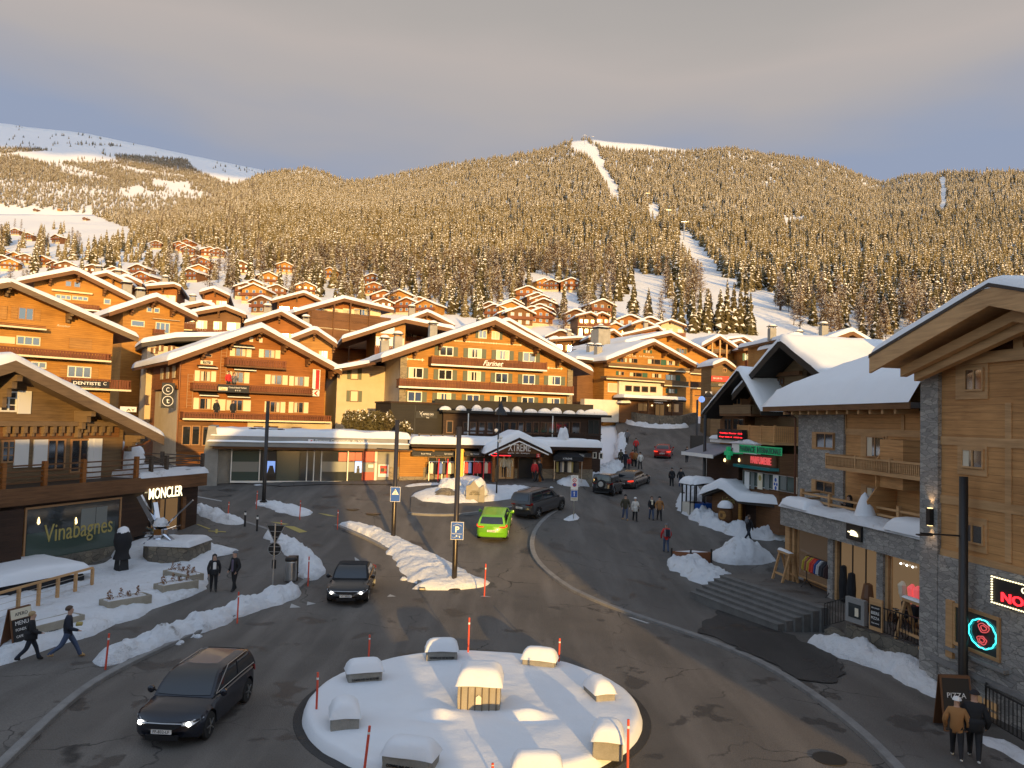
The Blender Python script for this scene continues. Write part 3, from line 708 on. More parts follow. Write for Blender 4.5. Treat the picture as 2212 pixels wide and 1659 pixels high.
for (cy,ch) in ((845,'C'),(958,'t')):
 u,v=b.uv(393,cy,-1.03); u2,_=b.uv(447,cy,-1.03)
 mb=MB(); r_=u2-u
 mb.lathe((u,-1.03,v),[(r_,0),(r_,.01)],28,'y'); ring=[]
 mb=MB()
 for i in range(32):
  a0=6.2832*i/32; a1=a0+6.2832/32; mb.add([(u+r*math.cos(a),yy,v+r*math.sin(a)) for yy in (-1.03,-1.01) for r,a in ((r_,a0),(r_,a1),(r_*.9,a1),(r_*.9,a0))],[(0,1,2,3),(4,5,6,7),(0,4,5,1),(2,6,7,3)])
 mb.build('ring',M['sign_white'],o); b.txt(ch,378,cy-22,408,cy+22,'sign_white',dy=-1.03,par=o)
for q in [(590,690,635,1030),(920,430,965,770)]:
 u0,v1=b.uv(q[0],q[1],-.1); u1,v0=b.uv(q[2],q[3],-.1); mb=MB(); mb.box(u0,u0+.06,-.12,-.02,v0,v1); mb.box(u1-.06,u1,-.12,-.02,v0,v1); z=v0+.2
 while z<v1:mb.box(u0+.061,u1-.061,-.1,-.04,z,z+.04); z+=.3
 mb.build('ladder',M['wood_frame'],b.root)
u,v1=b.uv(520,570,-.1); mb=MB(); mb.tube([(u,-.1,v1),(u,-.1,0)],.06); mb.build('drain_pipe',M['copper'],b.root)
TB=b
# big hotel with script sign
b=Bd('hotel','wide orange timber hotel with green shutters, white frames and a script name on its balcony','hotel',(560,1000),(1910,1000),70,76,zf=A3)
b.gable((1320,128),(425,425),(2092,535),ov=1.6,dep=18,wm='orange_wood',zlow=-4,brackets=9,snow=.45,fascia='brown_beam')
for (q) in [(880,332,988,415),(1107,348,1212,432),(1328,362,1430,445),(1538,378,1638,462),(638,498,750,590),(872,514,980,603),(1102,528,1205,614),(1320,542,1420,626),(1535,555,1633,638),(1740,566,1837,645),(628,688,740,775),(862,700,970,788),(1092,712,1195,797),(1314,722,1415,805),(1528,732,1625,815),(1733,740,1830,822)]:
 b.win(*q,n=2,fm='white_frame',sh='green_shutter',shw=.32,cur=rnd.choice([0,1,2,3]),fw=.09)
b.win(1188,205,1252,275,n=2,fm='white_frame',sh='green_shutter',shs='l',shw=.3); b.win(1292,215,1353,283,n=2,fm='white_frame',gm='curtain',sh='green_shutter',shs='r',shw=.35)
b.balcony(818,412,1728,532,d=1.2,posts=9); b.balcony(563,588,1938,718,d=1.3,posts=13)
o=b.txt('Farinet',1225,445,1385,495,'sign_white',dy=-1.36,shear=.45,bold=.01,name='script_sign'); o.name='script_sign'
for q in [(995,280,1530,335,5),(612,415,760,460,1),(1732,488,1855,528,1)]:
 u0,v1=b.uv(q[0],q[1],-.012); u1,v0=b.uv(q[2],q[3],-.012); mb=MB(); n_=q[4]*5
 for i in range(n_):
  u=u0+(u1-u0)*(i+.5)/n_; h_=(v1-v0)*(.75 if i%5 in (0,4) else .35); c=(v0+v1)/2; w_=(u1-u0)/n_*.3
  mb.prism([(u-w_,c),(u,c-h_/2),(u+w_,c),(u,c+h_/2)],-.012,-.004)
  mb.prism([(u-w_*1.6,c-.04),(u+w_*1.6,c-.04),(u+w_*1.6,c+.04),(u-w_*1.6,c+.04)],-.008,-.003)
 mb.build('painted_frieze',M['yellow_paint'] if False else M['cream_sign'],b.root)
yl,_=b.uvx(60,700,0)
yd=11.0
mb=MB(); zt_=b.zroof(0)-.35
mb.box(-.08,0,.02,yd,-4,zt_); mb.build('side_wall',M['cream_plaster'],b.root)
u0,v0=b.uv(62,850,7.0);
WX=u0
zw=b.uv(110,500,7.0)[1]
mb=MB(); mb.box(WX,-.081,7.0,16,-4,zw+.3); mb.build('wing_wall',M['cream_plaster'],b.root)
for q in [(180,505,238,600),(175,682,238,775)]:b.win(*q,n=1,fm='brown_frame',gm='curtain',sh='green_shutter',shw=.4,dy=7.0)
for (x_,za,zc) in [(390,600,515),(435,570,505),(388,780,690),(432,755,685)]:
 yy,z0_=b.uvx(x_-12,za,-.09); y2,z1_=b.uvx(x_+12,zc,-.09); MB().box(-.12,-.08,min(yy,y2),max(yy,y2),z0_,z1_).build('window',M['curtain'],b.root)
ly,lz=b.uv(95,525,7-1.2); ex0=WX-.6
zr0=b.uv(425,425,-b.ov)[1]
pl_=[(ex0,lz),(b.lx+.1,zr0-.15)]
mb=MB(); mb.add([(pl_[0][0],5.6,pl_[0][1]),(pl_[1][0],1.5,pl_[1][1]),(pl_[1][0],17,pl_[1][1]),(pl_[0][0],17,pl_[0][1])]+[(pl_[0][0],5.6,pl_[0][1]-.25),(pl_[1][0],1.5,pl_[1][1]-.25),(pl_[1][0],17,pl_[1][1]-.25),(pl_[0][0],17,pl_[0][1]-.25)],[(0,1,2,3),(7,6,5,4),(0,4,5,1),(1,5,6,2),(2,6,7,3),(3,7,4,0)])
rw=mb.build('wing_roof',M['brown_beam'],b.root); snow_poly(rw,[pl_[0],pl_[1]],4.2,17,.42,seed=4.4)
for (x_,y_) in [(b.ax-3.2,9),(b.ax-7.5,6),(b.ax-9,5)]:b.chimney(x_,y_,b.zroof(x_),1.6,.8,'concrete')
u,v=b.uv(540,420,-.3);
mb=MB(); mb.box(-.12,.5,-.14,-.002,-4,b.zroof(0)-.45); mb.build('stone_corner',M['warm_stone'],b.root)
mb=MB(); mb.box(b.W-.45,b.W+.12,-.14,-.002,-4,b.zroof(b.W)-.45); mb.build('stone_corner',M['warm_stone'],b.root)
FA=b
# dark timber restaurant in front of it
b=Bd('restaurant','dark timber restaurant with a row of windows and snow lumps along its flat roof','restaurant',(905,1075),(2155,1075),67.5,72,zf=A3)
zt=b.uv(1500,875,0)[1]; z2=b.uv(1500,800,0)[1]
b.box('wall',0,b.W,.0,5.2,-3,zt,'dark_wood')
o=b.box('roof',-.3,b.W+.6,-1.0,5.2,zt+.002,zt+.22,'char_wood')
b.box('parapet',-.3,b.W+.2,2.4,2.6,zt+.222,z2+.35,'char_wood')
lum=[930,1055,1180,1265,1385,1500,1610,1720,1810,1915,2005]
for i,x in enumerate(lum+[2120]):
 u,_=b.uv(x,860,-.8); wd=rnd.uniform(.45,.8) if x<2100 else 1.3
 rows=[]
 for a in range(5):
  t=a/4; rr=math.cos(t*1.57)
  rows.append([(u+wd*rr*math.cos(k/12*6.2832)*(1+.2*noise.noise(Vector((i,a,k)))),-.55+.35*rr*math.sin(k/12*6.2832),zt+.21+(.35+.1*(i%3))*math.sin(t*1.57)) for k in range(12)])
 MB().grid(rows,close=True).build('snow_lump',M['rough_snow'],o,smooth=True)
xs=[(1065,1105),(1120,1170),(1190,1240),(1255,1305),(1318,1370),(1385,1430),(1440,1485),(1500,1545),(1560,1610),(1620,1665),(1680,1735),(1740,1790),(1800,1850),(1860,1905),(1925,1990)]
for i,(xa,xb) in enumerate(xs):b.win(xa,930,xb,1030,n=1,fm='brown_frame',gm='glass',fw=.06)
b.win(2055,915,2140,1040,n=2,fm='dark_metal',gm='shop_glass'); b.win(935,920,985,1020,n=1,fm='brown_frame')
for x in (1108,1775):
 u,v=b.uv(x,930,-.9); mb=MB(); mb.tube([(u,-.9,-.5),(u,-.9,zt)],.05); mb.build('post',M['white_frame'],b.root)
u0,v0=b.uv(1060,1055,-1.3); u1,v1=b.uv(2160,1030,-1.3)
mb=MB(); mb.box(u0,u1,-1.36,-1.26,v1-.06,v1+.04); mb.box(u0,u1,-1.34,-1.28,v1-.4,v1-.33)
x=u0
while x<u1:mb.box(x,x+.1,-1.37,-1.25,v1-.9,v1+.12); x+=1.9
mb.build('railing',M['dark_wood'],b.root)
RS=b
b=Bd('bar_annex','charcoal boarded bar annex with a small skier sign left of the dark restaurant','bar',(490,1010),(900,1010),66,68,zf=A3)
b.box('wall',.0,b.W,0,5,-2,b.uv(700,788)[1],'char_wood'); b.box('roof_edge',-.1,b.W+.1,-.12,5,b.uv(700,788)[1]+.002,b.uv(700,788)[1]+.15,'dark_wood')
b.box('corner_post',b.W*.45,b.W*.46+.05,-.03,-.002,-1,b.uv(700,800)[1],'black')
o=b.board(695,845,862,905,'black'); b.txt('APRES SKI',748,862,832,880,'sign_white',dy=-.1,par=o); b.board(748,884,830,887,'sign_white',dy=-.1,par=o,th=.015); b.txt('Tbar',775,892,800,902,'sign_white',dy=-.1,par=o)
u,v=b.uv(735,870,-.1); mb=MB(); mb.bar((u-.15,-.1,v+.25),(u+.1,-.1,v-.2),.06,.02); mb.bar((u+.15,-.1,v+.25),(u,-.1,v),.05,.02); mb.bar((u-.1,-.1,v),(u+.05,-.1,v+.15),.05,.02); mb.build('skier_emblem',M['sign_white'],o)
# ski shop
b=Bd('ski_shop','low timber ski shop with a small gable, dark awnings and a thick snowy roof','shop',(655,1375),(2080,1395),62.5,66.5,zf=A3)
ztop=b.uv(1300,1130,-1.4)[1]
b.box('wall',0,b.W,0,5,-1.5,ztop+.1,'brown_wood')
ul,_=b.uv(660,1100,-1.6); ur,_=b.uv(2165,1110,-1.6)
ul2,vv=b.uv(660,1115,-1.6)
r1=b.box('roof',ul,ur,-1.6,5.2,ztop-.12,ztop+.12,'dark_wood')
def ysl(parent,x0,x1,y0,y1,z,th,seed): return snow_poly(parent,[(x0,z),((x0+x1)/2,z+.02),(x1,z)],y0,y1,th,seed=seed,amp=.14)
ysl(r1,ul,ur,-1.6,3.4,ztop+.12,.62,2.0)
gx0,gz0=b.uv(1245,1180,-2.6); gx1,gz1=b.uv(1765,1180,-2.6); ga,gza=b.uv(1500,1055,-2.6); ga=(gx0+gx1)/2
b.box('porch_beam',gx0+.5,gx1-.5,-2.2,-1.61,gz0-.25,gz0+.02,'dark_wood')
mb=MB(); mb.prism([(gx0+.4,gz0+.0),(gx1-.4,gz0+.0),(ga,gza-.25)],-2.2,-1.0); mb.build('gable_wall',M['brown_wood'],b.root)
mb=MB()
for p,q in (((gx0,gz0),(ga,gza)),((ga,gza),(gx1,gz1))):
 mb.add([(a[0],y,a[1]+dz) for y in (-2.6,1.0) for a,dz in ((p,0),(q,0),(q,-.16),(p,-.16))],[(0,1,2,3),(7,6,5,4),(0,4,5,1),(3,2,6,7),(0,3,7,4),(1,5,6,2)])
pr_=mb.build('porch_roof',M['dark_wood'],b.root); snow_poly(pr_,[(gx0,gz0),(ga,gza),(gx1,gz1)],-2.6,1.4,.55,seed=6.6)
mb=MB(); mb.bar((gx0+.25,-2.64,gz0-.12),(ga,-2.64,gza-.30),.03,.10); mb.bar((ga,-2.64,gza-.30),(gx1-.25,-2.64,gz1-.12),.03,.10); mb.build('light_strip',M['glow_white'] if False else M['sign_white'],pr_)
b.txt('XTREME',1425,1105,1600,1165,'sign_white',dy=-2.24,bold=.008); b.txt('sports - ski - boutique',1420,1170,1592,1188,'sign_white',dy=-2.24)
for x in (1310,1680):
 u,_=b.uv(x,1200,-2.1); mb=MB(); mb.box(u-.1,u+.1,-2.2,-2.0,-.6,gz0-.26); mb.build('porch_post',M['red_wood'],b.root)
for q,t_ in [((665,1150,840,1200),'Boot Fitting'),((840,1150,1000,1200),'Sportswear'),((1080,1140,1235,1200),'Ski Rental'),((1880,1155,2080,1210),'Ski Chic')]:
 o=awn(b,*q,d=1.3); u0,v1=b.uv(q[0],q[1],-1.3); u1,v0=b.uv(q[2],q[3],-1.3)
 MB().box(u0,u1,-1.36,-1.331,v0-.02,v0+.34).build('awning_skirt',M['awning'],o)
 cx=(u0+u1)/2; text(t_,M['sign_white'],o,(cx+(u1-u0)*(.12 if t_=='Boot Fitting' else .2 if t_=='Sportswear' else 0),-1.375,v0+.15),width=(u1-u0)*.42,ext=.01)
x0,v0=b.uv(565,1370); x1,v1=b.uv(700,1150)
b.box('timber_bay',x0-1.0,x0+6.4,-.2,-.002,v0+.4,v1,'orange_wood'); b.box('stone_plinth',x0-1.0,b.W,-.3,-.201,-1.5,v0+.85,'warm_stone')
b.win(640,1200,705,1355,n=1,fm='wood_frame',gm='cream_plaster' if False else 'curtain',dy=-.31); b.win(790,1205,990,1350,n=3,fm='brown_frame',gm='shop_glass',dy=-.31)
for q in [(1085,1200,1160,1390),(1165,1200,1290,1390),(1500,1210,1620,1390)]:b.win(*q,n=1,fm='brown_frame',gm='black',dy=-.31,name='shop_window')
b.win(1340,1210,1470,1390,n=2,fm='brown_frame',gm='lit_glass',dy=-.31,name='door')
for q in [(2090,1170,2120,1220),(2140,1175,2170,1225)]:b.win(*q,n=1,fm='white_frame',gm='shop_glass',dy=-.02)
u0,v1=b.uv(1290,1178,-2.3); u1,v0=b.uv(1340,1200,-2.3)
mb=MB()
for i in range(20):
 a=6.2832*i/20; a2=a+6.2832/20; c=((u0+u1)/2,(v0+v1)/2); rx=(u1-u0)/2; rz=(v1-v0)/2
 mb.bar((c[0]+rx*math.cos(a),-2.3,c[1]+rz*math.sin(a)),(c[0]+rx*math.cos(a2),-2.3,c[1]+rz*math.sin(a2)),.04)
mb.build('neon_ring',M['glow_red'],b.root); b.board(1355,1195,1445,1201,'glow_red',dy=-2.3,name='neon_strip')
o=b.board(1648,1182,1675,1212,'red',dy=-2.3); b.txt('S',1655,1187,1668,1208,'sign_white',dy=-2.32,par=o)
u0,v1=b.uv(720,1030,-1.0); u1,_=b.uv(1000,1035,-1.0); mb=MB(); mb.bar((u0,-1.0,v1),(u1,-1.0,v1),.09); mb.bar((u0,-1,v1-.3),(u1,-1,v1-.3),.08)
for i in range(4):x=u0+(u1-u0)*i/3; mb.box(x-.06,x+.06,-1.06,-.94,ztop+.3,v1+.1)
mb.build('terrace_rail',M['grey_deck'],b.root)
XS=b
def snow_lump(name,label,pos,rx,rz,seed,cat='snow heap',group=None,mt='rough_snow',ry=None,amp=.25):
 rows=[]; n=20; ry=ry or rx
 for a in range(9):
  t=a/8*1.5708; rr=math.cos(t)
  row=[]
  for k in range(n):
   d=Vector((rr*math.cos(k/n*6.2832),rr*math.sin(k/n*6.2832),math.sin(t)))
   q=1+amp*noise.noise(d*1.7+Vector((seed,0,0)))+amp*.5*noise.noise(d*4+Vector((seed,3,0)))
   row.append((d.x*rx*q,d.y*ry*q,d.z*rz*q-.03))
  rows.append(row)
 o=MB().grid(rows,close=True).build(name,M[mt],smooth=True); o.location=pos; tag(o,label,cat,group); return o
p=b.world(b.uv(1860,1040,-1.0)[0],-1.0,ztop+.6); snow_lump('snow_lump','tall knobbly lump of snow on the ski shop roof',p,.5,1.2,5)
# bank
b=Bd('bank','low grey bank with a glass front, white frames and snow on its flat roof','bank',(375,612),(2030,622),58,62,zf=B3)
zs=b.uv(1000,290,0)[1]; zf0=b.uv(1000,240,-.9)[1]; zf1=b.uv(1000,185,-.9)[1]
b.box('wall',-.9,b.W+.9,.35,5.5,-1.5,zf1-.1,'concrete')
b.box('soffit',-1.3,b.W+.8,-.9,.34,zs,zs+.2,'brown_wood')
o=b.box('roof',-1.6,b.W+.6,-1.1,5.5,zs+.202,zf0+.1,'grey_paint')
snow_poly(o,[(-1.6,zf0+.1),(b.W/2,zf0+.1),(b.W+.6,zf0+.1)],-1.1,-.65,.13,seed=3.1,amp=.05,r=.2)
f_=b.box('fascia',-1.2,b.W+.6,-.5,-.3,zf0+.102,zf1+.1,'grey_paint')
ysl(b.root,-1.4,b.W+.8,-.35,4.5,zf1+.1,.55,8.0)
o=b.board(1148,190,1198,243,'sign_white',dy=-.58,par=f_); chevron(b,1158,198,1192,236,-.6,o); b.txt('Banque Cantonale du Valais',1220,190,1740,228,'sign_white',dy=-.55,par=f_)
mat('bank_green',(.06,.085,.07),.12,spec=.7); mat('bank_band',(.19,.205,.19),.25,spec=.6); mat('bank_red',(.45,.03,.015),.3)
def panel(x0,x1,m,name='glass_panel',y0=305,y1=612,dy=-.0):
 return b.board(x0,y0,x1,y1,m,dy=dy,th=.04,name=name)
for (xa,xb,m_) in [(385,655,'bank_green'),(668,828,'black'),(832,1060,'bank_green'),(1064,1120,'shop_glass'),(1135,1190,'shop_glass'),(1205,1262,'shop_glass'),(1278,1525,'shop_glass'),(1540,1680,'shop_glass')]:
 o=panel(xa,xb,m_)
 if m_=='bank_green' and xa==385 or xa>1270:b.board(xa,410,xb,512,'bank_band',dy=-.02,th=.018,par=o,name='frosted_band')
o=panel(1686,1795,'bank_red','red_panel'); b.board(1686,418,1795,514,'bank_band',dy=-.02,th=.018,par=o,name='frosted_band'); b.board(1742,440,1790,470,'sign_white',dy=-.04,th=.018,par=o,name='notice')
for (xa,xb) in [(1450,1525),(1545,1608),(1615,1675)]:panel(xa,xb,'bank_red','red_panel',320,408,dy=-.03)
o=panel(1605,1678,'black','poster',400,528,dy=-.05); b.board(1610,406,1674,520,'glow_blue',dy=-.06,th=.008,par=o,name='picture')
u,v=b.uv(1640,495,-.07); mb=MB(); mb.box(u-.12,u+.12,-.075,-.066,v-.2,v+.15); mb.lathe((u,-.075,v+.25),[(.1,0),(.1,.008)],12,'y'); mb.build('figure',M['black'],o)
o=panel(740,822,'black','screen',395,560,dy=-.25); b.board(745,405,818,525,'glow_blue',dy=-.26,th=.008,par=o,name='picture'); u,v=b.uv(782,470,-.27); MB().prism([(u-.3,v-.5),(u+.3,v-.5),(u+.12,v+.15),(u-.12,v+.15)],-.272,-.262).build('figure',M['dark_metal'],o)
for x in (380,660,1128,1197,1270,1532):
 u,_=b.uv(x,600,-.05); b.box('mullion',u-.04,u+.04,-.08,-.0,0,zs,'white_frame')
for x in (1808,1998):u,_=b.uv(x,600,-.05); b.box('mullion',u-.09,u+.09,-.1,.1,0,zs,'white_frame')
b.box('threshold',0,b.uv(1815,600)[0],-.12,-.05,-.05,.1,'white_frame')
o=panel(1822,1985,'concrete','cash_machine_wall'); o2=panel(1842,1940,'sign_white','cash_machine',440,562,dy=-.06); b.board(1858,450,1925,530,'red',dy=-.08,th=.018,par=o2,name='display'); b.board(1862,475,1898,512,'black',dy=-.1,th=.018,par=o2,name='screen'); b.board(1902,480,1920,505,'yellow_paint',dy=-.1,th=.018,par=o2,name='keypad')
b.box('timber_end',b.W+.05,b.W+2.0,-.3,.34,-.2,zs,'orange_wood')
b.box('stone_end',b.W+.05,b.W+2.2,-.5,-.301,-.5,.5,'warm_stone')
mb=MB(); u0,v0=b.uv(205,60,-.4); mb.prism([(-.9,-.3),(-.9,zf0),(u0+.2,b.uv(205,60,-.4)[1]),(u0-.3,b.uv(205,60,-.4)[1]),(-2.2,-.3)],-.42,5.0); mb.build('concrete_wing',M['concrete'],b.root)
BK=b
def bush(label,pos,r,h,seed,n=700,mats=('needles','tree_snow'),snowy=.16,name='bush',cat='bush',group=None):
 rr=random.Random(seed); v=[]; f=[]; mi=[]
 for _ in range(n):
  d=Vector((rr.gauss(0,1),rr.gauss(0,1),rr.gauss(0,1))).normalized(); k=rr.uniform(.45,1)**.5
  lob=1+.35*noise.noise(d*2.2+Vector((seed,0,0)))
  c=Vector((d.x*r*k*lob,d.y*r*k*lob,h*.5+d.z*h*.5*k*lob)); s=rr.uniform(.06,.16)
  a=Vector((rr.uniform(-1,1),rr.uniform(-1,1),rr.uniform(-1,1))).normalized()*s; b_=a.cross(Vector((rr.uniform(-1,1),rr.uniform(-1,1),rr.uniform(-1,1)))).normalized()*s*.6
  i=len(v); v+=[c-a,c+b_,c+a,c-b_]; f.append((i,i+1,i+2,i+3)); mi.append(1 if d.z>.1 and rr.random()<snowy else 0)
 root=empty(name,pos,0,label,cat,group)
 me=bpy.data.meshes.new('foliage'); me.from_pydata([tuple(p) for p in v],[],f); o=link('foliage',me,[M[m] for m in mats],root); me.polygons.foreach_set('material_index',mi)
 MB().tube([(0,0,-.1),(.02,0,h*.7)],[.05,.02],6).build('stem',M['trunk'],root)
 return root
for i,(x,y,w_) in enumerate([(1540,60,'first'),(1610,50,''),(1690,45,''),(1770,55,''),(1850,50,''),(1930,55,''),(2040,80,'')]):
 u,v=b.uv(x,y+55,3.2); r_=rnd.uniform(.8,1.1)
 bush(['snow sprinkled bush behind the bank roof, leftmost of the row','snow sprinkled bush second from the left behind the bank roof','snow sprinkled bush third from the left behind the bank roof','snow sprinkled bush in the middle of the row behind the bank roof','snow sprinkled bush fifth from the left behind the bank roof','snow sprinkled bush sixth from the left behind the bank roof','drooping evergreen bush at the right end of the bank roof by the ski shop'][i],b.world(u,3.2 if i<6 else .5,zf1+.6 if i<6 else zf1+.1),r_*.62,1.7 if i<6 else 1.5,i+3,group='bushes behind the bank roof')
 # near left chalet with the two shops
def shift(b,d):b.o=b.o+b.ey*d; b.root.location=b.o
b=Bd('chalet','weathered timber chalet with white shutters above two dark shop fronts and a railed terrace','chalet',(0,1240),(430,1140),35,47.6)
zw=b.W; b.zf=B1; shift(b,1.7); SH=-1.7
zd=b.uv(400,1400,SH)[1]; zd=(b.uv(0,1420,SH)[1]+b.uv(1990,1290,SH)[1])/2
ur=b.uv(1212,1000,0)[0]
b.W=ur
b.gable((140,165),None,(1612,915),ov=1.3,dep=12,wm='old_wood',zlow=zd-.1,x0=-9,x1=ur,brackets=0,snow=.4,roofm='old_beam',barge=.5,th=.3)
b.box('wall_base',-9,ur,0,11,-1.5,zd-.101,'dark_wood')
for (x,y,s_) in [(60,330,1.0),(800,640,.9),(1290,960,.6)]:
 u,v=b.uv(x,y,-.3); zt=b.zroof(u+.3)-.34; mb=MB()
 for i,(d,h_) in enumerate([(1.15,.3),(.85,.35),(.55,.4),(.3,.5)]):mb.box(u-.14+i*.01,u+.14-i*.01,-d,-.004,zt-sum([.3,.35,.4,.5][:i+1])*s_,zt-sum([.3,.35,.4,.5][:i])*s_-.003)
 mb.build('carved_bracket',M['old_beam'],b.root)
u0,v0=b.uv(0,810,-.25); u1,v1=b.uv(1225,790,-.25)
mb=MB(); mb.box(-9,u1,-.35,-.004,v1-.12,v1+.12); mb.build('storey_beam',M['old_beam'],b.root)
for x in [70,150,240,330,440,530,610,690,790,860,930,1010,1085]:
 mb=MB(); u,v=b.uv(x,850,-.2); mb.box(u-.10,u+.10,-.3,-.006,v1-.45,v1-.125); mb.box(u-.07,u+.07,-.2,-.006,v1-.62,v1-.452)
 mb.build('console',M['old_beam'],b.root)
b.box('frieze',-9,u1-.1,-.05,-.004,v1-.75,v1-.125,'brown_wood')
b.win(0,460,158,672,n=2,rows=3,fm='white_frame',gm='glass'); b.board(188,460,303,690,'white_shutter',dy=-.08,name='shutter')
b.win(15,950,140,1170,n=2,rows=3,fm='wood_frame'); b.win(465,940,632,1240,n=2,fm='wood_frame'); b.win(698,940,868,1260,n=2,fm='wood_frame')
for q in [(152,945,277,1215),(342,945,462,1210)]:b.board(*q,'white_shutter',dy=-.08,name='shutter')
b.board(880,935,930,1350,'white_shutter',dy=-.08,name='shutter'); b.board(932,935,992,1350,'white_shutter',dy=-.10,name='shutter')
ue_=b.uv(2000,1290,SH)[0]
o=b.box('terrace',-9,ue_,SH-.25,0,zd-.30,zd-.0,'grey_deck'); b.box('fascia',-9,ue_,SH-.35,SH-.251,zd-.75,zd+.05,'brown_wood'); b.box('terrace_side',ur,ue_,-.0,7.5,zd-.7,zd+.02,'brown_wood')
rl=zd+1.05; mb=MB()
for h_ in (1.05,.78,.52,.26):mb.bar((-9,SH-.1,zd+h_),(b.uv(1340,1200,SH)[0],SH-.1,zd+h_),.07,.07)
mb.build('rail',M['brown_beam'],o)
for x in [15,425,808,1330]:
 u,_=b.uv(x,1250,SH); b.box('rail_post',u-.10,u+.10,SH-.2,SH,zd,zd+1.22,'red_wood',o)
ux=b.uv(1330,1250,SH)[0]; mb=MB()
for h_ in (1.05,.78,.52,.26):
 mb.bar((ux+.1,SH-.1,zd+h_),(ue_-.2,SH-.1,zd+h_),.06); mb.bar((ue_-.2,SH-.1,zd+h_),(ue_-.2,6.5,zd+h_),.06)
mb.build('rail',M['grey_deck'],o)
for (x,y) in [(ux+1.1,SH-.1),(ux+2.3,SH-.1),(ue_-.2,SH-.1),(ue_-.2,1.2),(ue_-.2,3.5),(ue_-.2,6)]:b.box('rail_post',x-.09,x+.09,y-.09,y+.09,zd,zd+1.2,'grey_deck',o)
snow_poly(o,[(ux+.2,zd),((ux+ue_)/2,zd),(ue_+.05,zd)],SH-.3,7,.35,seed=12.2,mt='rough_snow',amp=.2)
u,v=b.uv(1215,1030,-.1); mb=MB(); p1=b.uv(1485,950,-.9); mb.tube([(p1[0],-.9,p1[1]),(p1[0]-.2,-.6,p1[1]-.25),(u+.1,-.12,v+.05),(u,-.1,v-.2),(u,-.1,zd)],.055); mb.build('drain_pipe',M['copper'],b.root)
zg=-.6
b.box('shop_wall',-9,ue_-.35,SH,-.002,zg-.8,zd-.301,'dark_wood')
mb=MB(); z=zg+1.1
while z<zd-.8:
 mb.lathe((0,0,0),[(.001,0),(.001,0)],3) if False else None
 z+=.19
b.zf=B2
pl=b.uv(500,650,SH)[1]
b.box('stone_plinth',-9,b.uv(1000,600,SH)[0],SH-.25,SH-.002,zg-.8,b.uv(600,640,SH)[1],'rubble_stone')
o=b.win(212,240,1022,620,n=1,fm='wood_frame',gm='shop_glass',dy=SH,fw=.1,name='shop_window')
b.txt('Vinabagnes',385,390,965,490,'yellow_paint',dy=SH-.05,par=o)
for q in [(705,250,820,420),(835,235,920,400)]:b.board(*q,'bank_band',dy=SH-.04,th=.006,par=o,name='cupboard')
for x in (335,657):
 u,v=b.uv(x,345,SH-.05); mb=MB(); mb.lathe((u,SH-.05,v-.12),[(.02,-.1),(.07,-.02),(.05,.12),(.015,.25)],10); mb.build('bulb',M['glow_warm'],o)
b.board(230,470,980,610,'bank_green',dy=SH-.038,th=.004,par=o,name='frosted_band')
o=b.txt('MONCLER',1290,75,1575,135,'glow_cream',dy=SH-.42,bold=.01,name='lettering')
u,v=b.uv(1262,82,SH-.05); MB().prism([(u-.12,v-.2),(u+.12,v-.2),(u+.05,v),(u+.1,v+.2),(u-.08,v+.15),(u-.02,v)],SH-.08,SH-.05).build('emblem',M['steel'],b.root)
b.win(1300,165,1520,590,n=2,fm='dark_metal',gm='lit_glass',dy=SH,name='door');
for x in (1350,1575):u,_=b.uv(x,300,SH); b.box('door_post',u-.15,u+.15,SH-.12,SH-.003,zg-.8,b.uv(1350,172,SH)[1],'brown_wood')
b.board(1600,170,1690,480,'dark_wood',dy=SH-.1,th=.09,name='log_corner')
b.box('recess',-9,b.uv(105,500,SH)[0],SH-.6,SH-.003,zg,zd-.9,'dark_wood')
CH=b
p=b.world(ue_-2.6,2.4,zd+.2); snow_lump('snow_heap','pointed heap of snow on the railed terrace beside the near left chalet',p,1.5,1.7,21)
p=b.world(ue_-.9,3.2,zd+1.35); root=empty('terrace_table',b.world(ue_-.9,3.2,zd+.3),0,'round terrace table buried under a dome of snow beside the railed terrace corner','table')
o=snow_lump('snow',None,(0,0,.75),.95,.7,9,mt='snow',amp=.08,cat=None); o.parent=root
mb=MB(); mb.tube([(0,0,0),(0,0,.72)],.05); mb.build('leg',M['dark_metal'],root); MB().lathe((0,0,.7),[(.8,0),(.8,.05)],20).build('top',M['grey_deck'],root)
def chair(pos,rz,label,mt='grey_deck'):
 r=empty('terrace_chair',pos,rz,label,'chair')
 MB().box(-.22,.22,-.22,.22,.42,.46).build('seat',M[mt],r); MB().box(-.22,.22,.19,.23,.5,.9).build('backrest',M[mt],r)
 for x in (-.19,.19):
  for y in (-.19,.19):MB().box(x-.02,x+.02,y-.02,y+.02,0,.42).build('leg',M['dark_metal'],r)
 return r
chair(b.world(b.uv(290,100,-1)[0]+9.0,-.9,zd),b.rz+.5,'grey terrace chair against the near left chalet wall')
